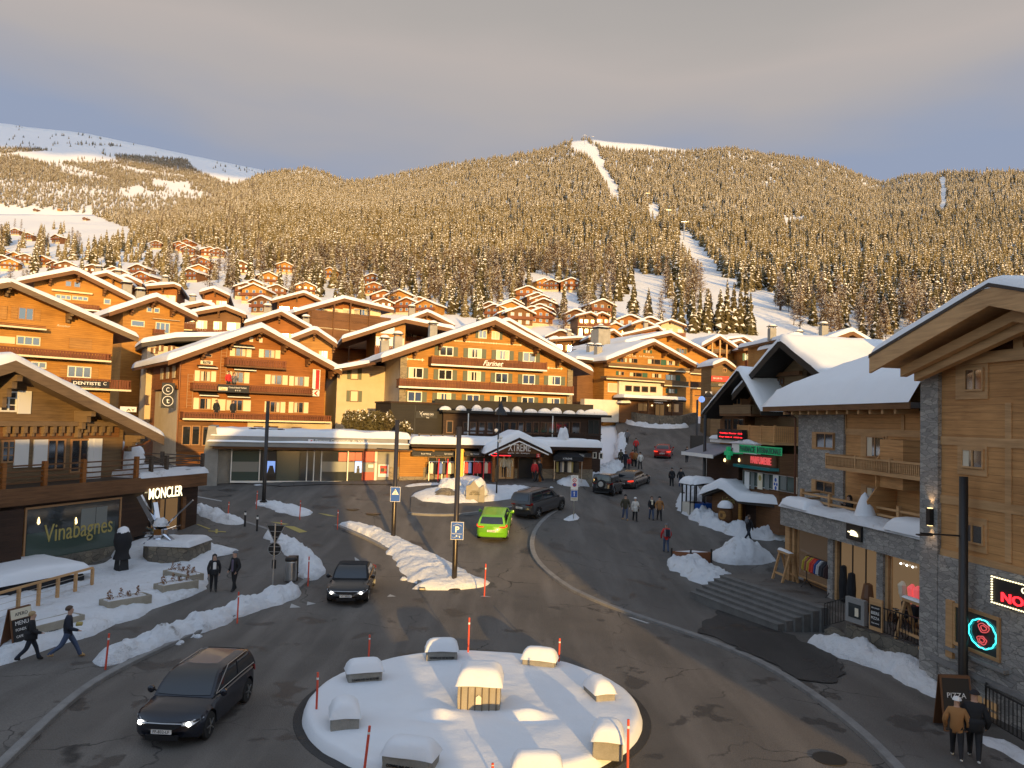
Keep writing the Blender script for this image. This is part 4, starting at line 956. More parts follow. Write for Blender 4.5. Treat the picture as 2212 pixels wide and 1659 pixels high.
# dentist chalet behind
def chalet(name,label,pl,pr,Yl,Yr,zf,apex,le,re,group=None,cat='chalet',**k):
 b=Bd(name,label,cat,pl,pr,Yl,Yr,zf=zf,group=group); b.gable(apex,le,re,**k); return b
b=chalet('chalet','bright orange timber chalet with three balconies and a dentist sign on the lowest',(-150,1500),(1165,1560),60,66.5,A1,(118,275),None,(1472,868),ov=1.5,dep=13,wm='orange_wood',brackets=5,snow=.4,fascia='old_beam',zlow=-4)
b.win(195,540,355,690,n=2,sh='honey_wood',shw=.42); b.board(5,525,70,675,'honey_wood',name='shutter')
b.win(175,845,425,960,n=3,fm='cream_shutter'); b.board(0,850,158,935,'cream_shutter',name='shutter'); b.board(740,868,975,1000,'honey_wood',name='shutter'); b.win(718,1165,965,1300,n=3,fm='white_frame',sh='honey_wood',shw=.3)
b.win(330,1120,490,1200,n=2,fm='white_frame')
b.balcony(-250,695,490,790,d=1.1,trim='cream_shutter',sl=.15); b.balcony(-250,935,1180,1130,d=1.3,trim='cream_shutter',sl=.17,gap=.05); b.balcony(620,1285,1390,1440,d=1.4,trim='cream_shutter',sl=.17,gap=.05)
b.txt('Rosalaur',605,725,750,760,'cream_sign',dy=-.05,shear=.4,name='script_sign')
o=b.board(760,1315,1160,1405,'dark_metal',dy=-1.5); b.txt('DENTISTE',780,1330,1068,1378,'sign_white',dy=-1.53,bold=.015,par=o); b.txt('centre dentaire de Verbier',790,1382,1060,1398,'sign_white',dy=-1.53,par=o); b.txt('C',1100,1340,1132,1375,'sign_white',dy=-1.53,par=o)
b.txt('AY',1345,1622,1435,1652,'black',dy=-2.2); o=b.board(1280,1600,1450,1660,'sign_white',dy=-2.15)
b=chalet('chalet','large orange timber chalet behind the dentist balconies, with a six pane window row',(330,900),(1420,900),84,90,A1,(800,150),(175,270),(1445,470),ov=1.6,dep=13,wm='orange_wood',zlow=-9,brackets=5,snow=.5)
b.win(695,260,760,330,n=1,sh=None); b.win(785,270,855,340,n=1); b.win(590,405,755,470,n=3,fm='cream_shutter'); b.win(768,420,935,482,n=3,fm='cream_shutter'); b.win(1105,452,1175,518,n=1,fm='cream_shutter')
b.balcony(650,490,1055,590,d=1.2); b.board(550,365,985,395,'cream_shutter',dy=-.5,th=.45,name='awning_box'); b.chimney(b.ax+6,3,b.zroof(b.ax+6),2.2,1.0); b.chimney(b.ax+7.5,3,b.zroof(b.ax+7.5),2.2,1.0)
b=chalet('chalet','compact orange chalet with a glazed balcony door, right of the large orange one',(1290,1000),(1945,1000),80,84,A1,(1665,432),(1162,600),(2100,650),ov=1.5,dep=11,wm='orange_wood',zlow=-8,brackets=5,snow=.5)
b.win(1560,540,1618,602,n=1,fm='cream_shutter'); b.win(1636,548,1695,610,n=1,fm='cream_shutter'); b.win(1395,680,1535,758,n=1,fm='cream_shutter'); b.win(1655,700,1800,830,n=3,fm='cream_shutter'); b.balcony(1635,775,1750,845,d=.5,trim=None); b.board(1630,660,1915,692,'cream_shutter',dy=-.5,th=.45,name='awning_box')
b.box('wall_base',0,b.W,.2,9,-12,-7.9,'cream_plaster')
# hotel on the square's far right
b=chalet('hotel','timber hotel with painted name and white plastered bay at the top of the street',(600,1000),(1370,1000),104,111,A4,(1055,335),(630,500),(1460,560),cat='hotel',ov=1.6,dep=16,wm='orange_wood',zlow=-6,brackets=7,snow=.5)
b.txt('HOTEL',805,445,898,475,'cream_sign',dy=-.06); b.txt('La Rotonde',918,455,1052,482,'cream_sign',dy=-.06,shear=.3)
for (q,s_) in [((750,475,812,525),'l'),((825,480,905,532),''),((992,485,1110,545),'r'),((1160,500,1240,552),'r'),((735,598,785,640),'l'),((830,605,945,655),'r'),((1030,615,1120,665),''),((1150,625,1245,685),'r'),((975,408,1015,442),'lr'),((1180,752,1235,800),'lr')]:
 b.win(*q,n=2,sh='teal_shutter' if s_ else None,shs=s_,shw=.4,cur=rnd.choice([1,2,3]))
b.balcony(650,522,1370,610,d=1.3,trim='cream_shutter',mt='old_wood'); b.balcony(630,640,1145,700,d=1.5,trim='cream_shutter',mt='old_wood'); b.balcony(1145,680,1365,742,d=1.3,trim='cream_shutter',mt='old_wood')
x0,z1=b.uv(742,690,-.5); x1,z0=b.uv(1128,815,-.5); b.box('plastered_bay',x0,x1,-.5,-.003,z0-1.2,z1,'white_plaster')
for q in [(795,725,852,780),(868,730,925,785),(942,733,998,788),(1017,735,1070,790)]:b.win(*q,n=1,fm='brown_frame',dy=-.5,gm='glass')
b.win(640,705,742,790,n=1,fm='white_frame',gm='cream_plaster',dy=-.02)
u0,v0=b.uv(790,830,-3); u1,_=b.uv(1340,835,-3); r_=b.box('canopy',u0,u1,-3,-.5,v0-.3,v0-.05,'dark_wood'); snow_poly(r_,[(u0,v0-.05),((u0+u1)/2,v0-.04),(u1,v0-.05)],-3,-.5,.45,seed=3.3)
zg_=b.uv(1000,1000,-1)[1]
b.box('ground_floor',u0+.6,u1+1,-1.2,-.51,zg_-1,v0-.31,'brown_wood'); b.box('white_base',u0-5,u0+.59,-1.0,-.01,zg_-1,v0-.4,'white_plaster')
b.txt('VERBIER',1050,872,1135,888,'sign_white',dy=-3.05); b.txt('CARPENTER',1050,855,1170,868,'sign_white',dy=-3.05)
for q in [(905,880,1000,960),(1175,885,1275,970)]:b.win(*q,n=2,fm='brown_frame',gm='lit_glass',dy=-1.2)
b.win(1060,890,1145,1000,n=2,fm='dark_metal',gm='lit_glass',dy=-1.2,name='door')
for x in (1035,1215,1000,1180):
 u,v=b.uv(x,905,-1.4); MB().lathe((u,-1.4,v),[(.05,-.1),(.13,0),(.05,.12)],10).build('wall_lamp',M['glow_warm'],b.root)
for x in (1000,1215):u,_=b.uv(x,900,-2.7); b.box('canopy_post',u-.12,u+.12,-2.8,-2.6,zg_-.5,v0-.31,'brown_wood')
o=b.box('snow_hood',b.uv(760,880,-2)[0],b.uv(838,880,-2)[0],-2,-1.21,b.uv(800,895,-2)[1],b.uv(800,880,-2)[1],'dark_wood'); snow_poly(o,[(b.uv(755,880,-2)[0],b.uv(800,885,-2)[1]),(b.uv(840,880,-2)[0],b.uv(800,885,-2)[1]+.05)],-2.1,-1.2,.35,seed=1)
for (x,y,h_) in [(b.ax-5.5,4,1.4),(b.ax-3.5,9,1.2),(b.ax+.3,12,3.0)]:b.chimney(x,y,b.zroof(x),h_,.9 if h_<2 else 2.2)
u0,v0=b.uv(350,478,2);
mb=MB(); mb.add([(u0,2,v0),(b.lx+.3,-.5,b.lz+.1),(b.ax-1,15,b.az-.6),(u0+3,15,b.az-1.8)],[(0,1,2,3)]);
b.box('side_wing',u0+.8,-.02,2.6,15,-6,v0-.6,'brown_wood')
sn=snow_poly(b.roof,[(u0,v0-.2),(b.lx+.2,b.lz+.1)],1.6,15,.4,seed=14)
b.box('wing_roof',u0,b.lx+.1,1.6,15,v0-.6,v0-.2,'dark_wood',b.roof)
RO=b
G1=[(1200,262,860,330,1625,480,118,124,'timber gable with green shutters rising behind the hotel at the top of the street')]
b=chalet('chalet',G1[0][-1],(900,900),(1580,900),122,129,A4,(1200,258),(800,345),(1622,480),ov=1.6,dep=14,wm='orange_wood',zlow=-6,brackets=5,snow=.5)
b.win(1275,395,1320,445,n=2,sh='green_shutter'); b.win(1385,560,1440,640,n=2); b.win(1470,560,1510,620,n=2)
b.balcony(1375,575,1545,632,d=1.3,mt='old_wood',trim='cream_shutter'); b.balcony(1370,690,1545,760,d=1.3,mt='dark_wood',trim='cream_shutter')
b=chalet('chalet','open fronted timber gable on tall posts, right of the street hotels',(1520,900),(1850,900),132,133.5,A4,(1640,285),(1480,372),(1875,445),ov=2.6,dep=6,wm='orange_wood',zlow=-8,brackets=5,snow=.5)
for x in (1572,1640,1700):u,_=b.uv(x,400,-2.2); b.box('post',u-.12,u+.12,-2.3,-2.1,-6,b.zroof(u)-.3,'larch_beam')
b.win(1600,400,1700,430,n=3); b.balcony(1570,400,1740,445,d=2.1,trim=None,mt='old_wood'); b.balcony(1690,500,1860,560,d=1.4,trim='cream_shutter',mt='old_wood')
b=chalet('shop_house','shaded snow roofed house with red hoarding beside the street hotels',(1560,900),(1760,900),98,98.6,A4,(1685,500),(1580,545),(1785,575),cat='house',ov=.8,dep=3,wm='old_wood',zlow=-4,brackets=0,snow=.4)
b.win(1665,570,1698,610,n=2); o=b.board(1565,640,1720,695,'red',dy=-.4,name='hoarding'); b.txt('SPORTS',1580,655,1660,672,'sign_white',dy=-.42,par=o); o=b.board(1560,705,1700,742,'black',dy=-.4); b.txt('BOUTIQUE',1630,712,1700,735,'sign_white',dy=-.42,par=o); o=b.board(1512,780,1570,835,'sign_white',dy=-.4); u,v=b.uv(1540,805,-.42); MB().prism([(u-.8,v-.4),(u+.9,v-.4),(u+.3,v+.1),(u,v+.5),(u-.4,v+.1)],-.43,-.41).build('emblem',M['black'],o)
# right side of the street: dark gabled chalet with the pharmacy
def gl(px,Y):p=at(px,930,Y); return p
b=Bd('chalet','shaded timber chalet with two steep gables above the pharmacy front','chalet',(1520,1000),(1731,1000),66.5,52,zf=A5,zb=1.0) if False else None
b=Bd('chalet','shaded brown timber chalet with two steep dark gables above the pharmacy','chalet',(1520,1000),(1731,1000),66.5,52,zb=1.0); b.zf=A5
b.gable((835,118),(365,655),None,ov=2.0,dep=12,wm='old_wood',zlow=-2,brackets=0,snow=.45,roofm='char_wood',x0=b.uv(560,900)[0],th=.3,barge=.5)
xw=b.uv(560,900)[0]
ux,uz=b.uv(425,408,-2.4); lx_,lz_=b.uv(60,850,-2.4)
mb=MB(); mb.add([(p[0],y,p[1]+dz) for y in (-2.4,6) for p,dz in (((lx_,lz_),0),((ux,uz),0),((ux,uz),-.35),((lx_,lz_),-.35))],[(0,1,2,3),(7,6,5,4),(0,4,5,1),(3,2,6,7),(0,3,7,4),(1,5,6,2)])
rr_x=ux+3.2; rr_z=uz-3.0
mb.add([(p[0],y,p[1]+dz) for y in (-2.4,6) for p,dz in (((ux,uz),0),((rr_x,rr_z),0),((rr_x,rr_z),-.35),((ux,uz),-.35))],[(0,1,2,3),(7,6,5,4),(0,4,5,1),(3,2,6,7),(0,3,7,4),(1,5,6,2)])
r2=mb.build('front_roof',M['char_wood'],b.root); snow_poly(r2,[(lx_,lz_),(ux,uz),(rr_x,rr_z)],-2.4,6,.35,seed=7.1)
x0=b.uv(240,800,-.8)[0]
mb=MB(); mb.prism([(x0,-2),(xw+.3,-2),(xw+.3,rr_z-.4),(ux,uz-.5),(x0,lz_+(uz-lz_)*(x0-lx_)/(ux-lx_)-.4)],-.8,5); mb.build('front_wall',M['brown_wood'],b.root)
b.win(285,690,350,755,n=2,dy=-.8); b.win(375,670,450,760,n=2,dy=-.8); b.balcony(235,765,545,868,d=2.2,mt='old_wood',trim=None,gap=.0);
for q in [(285,890,355,1010),(370,890,475,1010)]:b.win(*q,n=2,dy=-.8,fm='brown_frame')
for q in [(620,775,685,880),(710,785,795,885),(850,790,900,880),(625,1025,690,1085),(705,1030,770,1100),(810,1040,880,1130),(740,505,790,575),(810,500,870,560)]:b.win(*q,n=2,fm='brown_frame',gm='glass')
for (ya,yb) in [(720,745),(965,1000),(450,475)]:
 u0,v0=b.uv(560,ya,-.2); u1,v1=b.uv(1015,yb,-.2); b.box('storey_beam',xw,b.W,-.25,-.003,(v0+v1)/2-.15,(v0+v1)/2+.12,'brown_beam')
b.chimney(b.ax+3.5,5,b.zroof(b.ax+3.5),2.6,1.3,'concrete',cap=False); b.chimney(b.ax+6.5,3,b.zroof(b.ax+6.5),1.9,1.3,'honey_wood',cap=True)
fp=-2.2
x0,z0=b.uv(430,1640,fp); x1,z1=b.uv(1000,1380,fp)
z_b=z0-1.2
zt=b.uv(700,1345,fp)[1]; zs_=b.uv(700,1235,fp)[1]
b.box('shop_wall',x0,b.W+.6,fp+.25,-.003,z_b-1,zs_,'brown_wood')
b.win(470,1400,1000,1640,n=6,fm='steel',gm='bank_green',dy=fp+.2,fw=.05,name='shop_window')
for (xa,xb,m_) in [(480,525,'sign_white'),(540,575,'bank_band'),(608,655,'cream_sign'),(680,722,'bank_band'),(760,812,'sign_white'),(835,890,'bank_band')]:b.board(xa,1415+(xa-480)*.12,xb,1590+(xa-480)*.05,m_,dy=fp+.12,th=.01,name='poster')
for cx,cy,r_,m_ in [(785,1500,.13,'blue_sign'),(775,1540,.1,'blue_sign'),(797,1545,.1,'blue_sign'),(785,1580,.13,'blue_sign'),(630,1480,.2,'yellow_paint')]:
 u,v=b.uv(cx,cy,fp+.11); MB().lathe((u,fp+.11,v),[(r_,0),(r_,.008)],12,'y').build('poster_mark',M[m_],b.root)
mb=MB(); a0=b.uv(430,1345,fp-.5); a1=b.uv(1000,1430,fp-.5); zz=(a0[1]+a1[1])/2; mb.box(x0-.1,b.W+.6,fp-.5,fp+.2,zz-.18,zz+.02); mb.build('teal_canopy',M['teal'],b.root)
def bd2(xa,ya,xb,yb,m,dy):
 u0,v0=b.uv(xa,ya,dy); u1,v1=b.uv(xb,yb,dy); return u0,u1,v0,v1
zz2=zz+.05
o=b.box('sign_board',x0,b.W+.4,fp-.12,fp+.2,zz2,zz2+.75,'brown_frame')
u0,_=b.uv(535,1330,fp-.2); u1,_=b.uv(735,1350,fp-.2); text('PARFUMERIE',M['glow_pink'],o,((u0+u1)/2,fp-.16,zz2+.38),width=u1-u0,height=.5,ext=.03,bold=.02)
o=b.box('sign_board',x0-.4,b.W-1.2,fp-.45,fp-.125,zz2+.78,zz2+1.45,'sign_white')
ua,_=b.uv(430,1250,fp-.5); ub,_=b.uv(580,1260,fp-.5); uc,_=b.uv(600,1270,fp-.5); ud,_=b.uv(835,1300,fp-.5)
for (p,q,t_) in ((ua,ub,'PHARMACIE'),(uc,ud,'INTERNATIONALE')):
 MB().box(p-.1,q+.1,fp-.48,fp-.452,zz2+.85,zz2+1.38).build('green_plate',M['glow_green'],o); text(t_,M['teal_shutter'],o,((p+q)/2,fp-.5,zz2+1.11),width=q-p,height=.4,ext=.012,bold=.02)
snow_poly(o,[(x0-.4,zz2+1.45),(b.W-1.2,zz2+1.46)],fp-.5,fp-.1,.14,seed=4,step=.3,amp=.18,mt='rough_snow',r=.15)
b.balcony(x0-.3,zz2+2.75,b.W+.5,zz2+1.5,d=-fp+.05,local=True,mt='larch_wood',trim='larch_beam',posts=4,fl='larch_beam')
o=b.box('red_display',b.uv(225,1000,fp-.5)[0],b.uv(465,1000,fp-.5)[0],fp-.6,fp-.2,b.uv(300,1100,fp-.6)[1],b.uv(300,1000,fp-.6)[1],'black')
for (t_,ya,yb) in (('Today: Snow -2.5',1028,1055),('Day: Risk 3  1500 m',1066,1092)):b.txt(t_,232,ya,455,yb,'glow_red',dy=fp-.63,par=o,bold=.012)
o2=b.box('white_fascia',b.uv(140,1070,fp-.3)[0],x0-.1,fp-.3,-.81,b.uv(300,1135,fp-.3)[1],b.uv(300,1102,fp-.3)[1],'sign_white');
sp_=snow_poly(o2,[(b.uv(140,1070,fp-.3)[0],b.uv(300,1102,fp-.3)[1]),(b.uv(225,1070,fp-.3)[0],b.uv(300,1102,fp-.3)[1])],fp-.3,-1,.3,seed=5)
ua,va=b.uv(110,1135,fp); ub,vb=b.uv(45,1205,fp-2.0); uc=x0-.2
mb=MB(); mb.add([(ua,fp,va),(uc,fp,va),(uc,fp-2.0,va-.75),(ua-.2,fp-2.0,va-.75),(ua,fp,va-.05),(uc,fp,va-.05),(uc,fp-2.0,va-.85),(ua-.2,fp-2.0,va-.85)],[(0,1,2,3),(7,6,5,4),(0,4,5,1),(1,5,6,2),(2,6,7,3),(3,7,4,0)])
aw=mb.build('awning',M['grey_fabric'],b.root); MB().box(ua-.25,uc,fp-2.06,fp-2.001,va-.98,va-.72).build('valance',M['sign_white'],aw)
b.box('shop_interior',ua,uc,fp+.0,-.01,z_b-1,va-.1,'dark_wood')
for x in (280,425):
 u,v=b.uv(x,1305,fp-.15); MB().lathe((u,fp-.12,v),[(.06,-.12),(.1,0),(.04,.14)],8).build('wall_lamp',M['glow_warm'],b.root)
u,v=b.uv(320,1235,fp-1.6); mb=MB(); s_=.30; mb.box(u-s_*.5,u+s_*.5,fp-1.7,fp-1.5,v-s_*1.5,v+s_*1.5); mb.box(u-s_*1.5,u-s_*.501,fp-1.7,fp-1.5,v-s_*.5,v+s_*.5); mb.box(u+s_*.501,u+s_*1.5,fp-1.7,fp-1.5,v-s_*.5,v+s_*.5); mb.box(u-.04,u+.04,fp-1.5,fp-.5,v-.05,v+.05)
mb.build('green_cross',M['glow_green'],b.root)
PH=b
# stone and larch house with the snow covered hip roof
b=Bd('house','stone and larch house under one smooth hip of snow, with a railed balcony','house',(1731,1000),(1995,1000),42.0,31.2,zb=1.0); b.zf=A5
zE=(b.uv(850,760,-1.2)[1]+b.uv(2000,755,-1.2)[1])/2
b.W=b.uv(2330,1000)[0]
b.box('wall',0,b.W,0,9,-1,zE-.3,'larch_wood')
xs=b.uv(1480,1000)[0]; b.box('stone_wall',-.06,xs,-.12,-.002,-1,zE-.3,'grey_stone'); b.box('stone_side',-.15,-.061,-.12,6,-1,zE-.3,'grey_stone')
xl,_=b.uv(655,740,-1.2); zR=b.uv(1640,330,5.0)[1]
rows=[]; nx,ny=34,16; XR=b.W+.5
for i in range(nx+1):
 row=[]
 for j in range(ny+1):
  x=xl+(XR-xl)*i/nx; y=-1.3+9.5*j/ny
  d=min(x-xl,30); a=min(1,max(0,(y+1.3)/6.3)); hp=min(1,max(0,d/7.5))**1.15
  h_=(zR-zE)*min(1-(1-a)**1.5,1-(1-hp)**1.6)
  e=rnd_edge(max(0,min(d,y+1.3)),.5);
  row.append((x,y+.05*noise.noise(Vector((x*1.5,y,0))),zE+h_+e*(.62+.07*noise.noise(Vector((x*.5,y*.5,2)))+.05*noise.noise(Vector((x*2,y*2,4)))*(1 if j<3 else .2))))
 rows.append(row)
ro=b.box('roof',xl+.1,XR,-1.2,8.2,zE-.22,zE-.0,'roof_edge')
MB().grid(rows).build('snow',M['snow'],ro,smooth=True)
mb=MB(); x=0.1
while x<b.W:mb.box(x,x+.16,-1.1,-.13,zE-.44,zE-.225); x+=.95
mb.build('rafter_ends',M['larch_beam'],ro); b.box('eave_board',xl+.2,XR,-1.26,-1.201,zE-.26,zE+.02,'brown_beam',ro)
for q in [(1195,1035,1365,1195),(1190,1500,1360,1640)]:
 u0,v1=b.uv(q[0]-45,q[1]-10,-.12); u1,v0=b.uv(q[2]+8,q[3]+15,-.12); b.box('surround',u0,u1,-.15,-.121,v0,v1,'larch_beam'); b.win(*q,n=2,fm='wood_frame',dy=-.15,fw=.05)
for q in [(1690,1065,1865,1290),(1690,1560,1865,1720)]:
 u0,v1=b.uv(q[0]-55,q[1]-20,0); u1,v0=b.uv(q[2]+25,q[3],0); b.box('surround',u0,u1,-.04,-.002,v0,v1,'larch_beam'); b.win(*q,n=2,fm='wood_frame',dy=-.04,cur=1,fw=.06,name='door')
for (x,ya,yb) in [(1480,800,1010),(2050,850,1020)]:u,_=b.uv(x,900); b.box('larch_post',u-.1,u+.1,-.05,-.002,b.uv(x,yb)[1],zE-.45,'larch_beam')
zb1=b.uv(1700,1030,0)[1]; b.box('larch_band',xs,b.W,-.045,-.003,zb1-.14,zb1+.14,'larch_beam')
o=b.balcony(1290,1245,2330,1520,d=1.45,mt='larch_beam',trim='larch_beam',sl=.05,gap=.075,fl='larch_beam',posts=4)
for (xa,ya,xb,yb) in [(1900,1205,2080,1100),(1870,1640,1985,1510)]:
 u1,v1=b.uv(xb,yb,0); mb=MB(); z0=v1-2.0
 q=[(u1,-.05,v1),(u1,-.7,v1),(u1,-1.35,v1-.9),(u1,-1.35,z0),(u1,-.05,z0)]
 mb.add([(x-.03,y,z) for x,y,z in q]+[(x+.05,y,z) for x,y,z in q],[(0,1,2,3,4),(9,8,7,6,5)]+[(i,(i+1)%5,(i+1)%5+5,i+5) for i in range(5)]); mb.build('side_screen',M['larch_wood'],b.root)
 b.box('side_panel',u1+.051,b.W,-1.2,-.05,z0,v1-.02,'larch_wood') if ya<1300 else None
mb=MB(); p=b.uv(1030,830,-.3); p0=b.uv(830,795,-1.25); mb.tube([(p0[0],-1.25,p0[1]),(p0[0]+.6,-1.0,p0[1]-.25),(-.25,-.25,p0[1]-.5),(-.25,-.2,-1)],.06); mb.build('drain_pipe',M['copper'],b.root)
u0,v1=b.uv(1945,415,4.5); u1,v0=b.uv(2330,530,4.5); mb=MB().box(u0,u1+3,4.5,8,zE,v1+.4); mb.build('dormer',M['larch_wood'],b.root); b.win(2020,448,2170,530,n=3,fm='wood_frame',dy=4.5,fw=.12)
HI=b
# outdoor clothing shop below it, with snowy stone terrace
b=Bd('outdoor_shop','stone faced clothing shop with lit windows under a snowy terrace','shop',(1690,1100),(1997,1150),39.2,28.6,zb=.88); b.zf=C1
zt=(b.uv(180,315,0)[1]+b.uv(1365,535,0)[1])/2; zf_=(b.uv(180,475,0)[1]+b.uv(1365,735,0)[1])/2
b.box('stone_fascia',0,b.W+.3,0,.35,zf_,zt,'grey_stone'); b.box('stone_side',-.002-.2,-.002,0,3.2,zf_,zt,'grey_stone')
tr=b.box('terrace',0,b.W+.3,.351,3.5,zt-.3,zt-.02,'grey_deck')
snow_poly(tr,[(-.1,zt),(b.W/2,zt),(b.W+.3,zt)],-.05,1.3,.3,seed=2.2,mt='rough_snow',amp=.18)
snow_poly(tr,[(b.uv(1100,400,.1)[0],zt+.1),(b.W+.3,zt+.1)],-.12,1.2,.5,seed=9.1); snow_poly(tr,[(.2,zt+.15),(2.4,zt+.1)],-.1,.9,.45,seed=1.1)
b.box('shop_back',0,b.W+.3,1.2,3.2,-.4,zf_,'larch_wood'); b.box('soffit',0,b.W+.3,.351,1.19,zf_-.05,zf_+.05,'larch_beam')
def sp(x0,y0,x1,y1,n,gm,**k): return b.win(x0,y0,x1,y1,n=n,fm='larch_beam',gm=gm,dy=.6,**k)
mat('shop_lit',(.10,.07,.045),.1,spec=.6,emit=(1,.62,.30),es=.10)
mat('shop_dim',(.07,.06,.05),.1,spec=.7,emit=(1,.6,.3),es=.03)
def fx(x,dy=.6): return b.uv(x,700,dy)[0]
for (xa,xb,n_,gm,nm) in [(325,605,1,'shop_dim','shop_window'),(680,1015,3,'shop_lit','entrance'),(1110,1366,1,'shop_lit','shop_window')]:
 o=b.win(fx(xa),zf_-.06,fx(xb),.02 if nm=='entrance' else .35,n=n_,fm='dark_metal' if nm=='entrance' else 'larch_beam',gm=gm,dy=.6,local=True,name=nm,fw=.07)
 if nm=='entrance':
  for (xx,hh,m_,w_) in [(720,1.5,'black_cloth',.35),(790,1.3,'black_cloth',.4),(930,1.1,'brown_frame',.5)]:MB().lathe((fx(xx),.5,.1),[(w_*.5,0),(w_*.6,hh*.5),(w_*.4,hh),(.05,hh+.05)],10).build('display',M[m_],o)
 if xa==1110:
  for xx,m_ in [(1210,'cream_sign'),(1290,'glow_pink'),(1340,'glow_pink'),(1320,'black_cloth'),(1240,'black_cloth')]:MB().lathe((fx(xx),.55,1.05 if m_!='black_cloth' else .4),[(.08,0),(.16,.25),(.2,.6),(.05,.75)],8).build('display',M[m_],o)
  b.txt('UP TO',1185,1010,1245,1030,'sign_white',dy=.5,par=o); b.txt('30%',1170,1035,1260,1070,'sign_white',dy=.5,par=o); b.txt('OFF',1195,1078,1235,1092,'sign_white',dy=.5,par=o)
  for xx in (1200,1250,1300):MB().lathe((fx(xx),.5,zf_-.35),[(.02,0),(.05,.04),(.02,.08)],8).build('spotlight',M['glow_white'],o)
for xx in (265,630,1050):b.box('stone_pier',fx(xx)-.22,fx(xx)+.22,.35,.75,-.4,zf_-.052,'grey_stone' if xx>300 else 'larch_beam')
for xx in (300,660,1090):b.box('larch_frame',fx(xx)-.1,fx(xx)+.1,.45,.7,-.1,zf_-.053,'larch_beam')
o=b.board(722,430,845,590,'black',dy=-.1,th=.09); u0,v1=b.uv(735,478,-.13); u1,v0=b.uv(818,545,-.13); w_=u1-u0; h_=v1-v0
pts=[(u0+w_*.25,v0)]+[(u0+w_*(.25+.75*math.sin(a)) if False else u1-(w_*.72)*(1-math.sin(a)),v0+h_*math.cos(a)) for a in [1.57-1.57*i/8 for i in range(9)]]
MB().prism([(u0+w_*.25,v0),(u1,v0),(u1-w_*.04,v0+h_*.45),(u1-w_*.2,v0+h_*.8),(u1-w_*.45,v1),(u0+w_*.3,v0+h_*.95),(u0+w_*.28,v0+h_*.7),(u0,v0+h_*.66),(u0,v0+h_*.5),(u0+w_*.28,v0+h_*.4)],-.14,-.11).build('emblem',M['glow_cream'],o)
mb=MB(); z_=zt+.75
rl=[(.4,1.2),(b.W,1.0)]
for h_ in (.75,.45):mb.bar((.3,.9,zt+h_),(b.W,.9,zt+h_),.09)
for i in range(5):x=.3+(b.W-.5)*i/4; mb.box(x-.08,x+.08,.82,.98,zt,zt+.95)
mb.bar((.3,.9,zt+.75),(-.6,3.3,zt+.75),.09); mb.bar((.3,.9,zt+.45),(-.6,3.3,zt+.45),.09)
mb.build('terrace_rail',M['larch_beam'],b.root)
NF=b
p=b.world(b.uv(885,375,.55)[0],.55,zt+.15)
rows=[]
for i in range(9):
 t=i/8; r_=.50*(1-t)**.6; rows.append([(r_*math.cos(k/14*6.2832),r_*math.sin(k/14*6.2832)+.08*t,1.2*t) for k in range(14)])
o=MB().grid(rows,close=True).build('covered_parasol',M['snow'],smooth=True); o.location=p; tag(o,'folded parasol wrapped in a tall cone of snow on the stone terrace','parasol')
# near right gable house in stone and larch
b=Bd('house','near right house of grey stone and larch boards with a heavy snowy gable','house',(1998,1470),(2250,1600),26.6,21.9,zb=-.6); b.zf=A6
b.W=9.6
b.gable((1925,200),(852,835),None,ov=1.7,dep=9,wm='larch_wood',zlow=-.5,x0=0,x1=9.6,brackets=0,snow=.42,roofm='larch_beam',barge=.55,th=.34)
b.root.name='house'
MB().prism([(b.lx,b.lz+.0),(b.ax,b.az+.0),(b.rx,b.rz_),(b.rx,b.rz_+.1),(b.ax,b.az+.1),(b.lx,b.lz+.1)],-b.ov-.12,-b.ov-.1).build('tile_edge',M['roof_edge'],b.roof)
mb=MB()
for k in (.32,.62):
 mb.add([(p[0],y,p[1]-.35-k*.9) for y in (-b.ov+.35+k,-b.ov+.6+k) for p in ((b.lx+.3+k,b.lz+.15+k*.4),(b.ax,b.az),(b.ax,b.az-.32),(b.lx+.3+k,b.lz-.17+k*.4))],[(0,1,2,3),(7,6,5,4),(0,4,5,1),(3,2,6,7),(0,3,7,4),(1,5,6,2)])
 mb.add([(p[0],y,p[1]-.35-k*.9) for y in (-b.ov+.35+k,-b.ov+.6+k) for p in ((b.rx-.3-k,b.rz_+.15+k*.4),(b.ax,b.az),(b.ax,b.az-.32),(b.rx-.3-k,b.rz_-.17+k*.4))],[(0,1,2,3),(7,6,5,4),(0,4,5,1),(3,2,6,7),(0,3,7,4),(1,5,6,2)])
mb.build('rafter',M['larch_beam'],b.roof)
xp=b.uv(1480,900)[0]; zp=b.zroof(.3)-.4
b.box('stone_pillar',-.02,xp,-.14,-.002,-.5,b.zroof(xp)-.42,'grey_stone'); b.box('stone_return',-.12,-.021,-.14,5,-.5,b.zroof(0)-.4,'grey_stone')
u0,v1=b.uv(1125,815,-.8); b.box('purlin',-1.2,.0,-.9,-.5,b.uv(1125,880,-.8)[1],v1,'larch_beam')
xg,_=b.uv(2145,700)
u0,v0=b.uv(1560,800,-.02); u1,v1=b.uv(2142,500,-.02); zb_=b.uv(2140,780,-.02)[1]; zb_=(zb_+v0)/2
MB().prism([(u0,zb_),(u1,zb_),(u1,b.zroof(u1)-.95),(u0,zb_+.05)],-.04,-.004).build('attic_window',M['glass'],b.root)
b.box('attic_sill',xp,9.6,-.16,-.003,zb_-.35,zb_-.0,'larch_beam'); b.box('attic_post',u1,u1+.35,-.12,-.003,zb_+.001,b.zroof(u1)-.7,'larch_beam')
for q in [(1690,935,1860,1130)]:
 ua,va=b.uv(q[0]-45,q[1]-10); ub,vb=b.uv(q[2]+10,q[3]+10); b.box('surround',ua-.16,ub+.14,-.05,-.003,vb-.22,va+.2,'larch_beam'); b.win(*q,n=2,fm='larch_beam',dy=-.05,fw=.06)
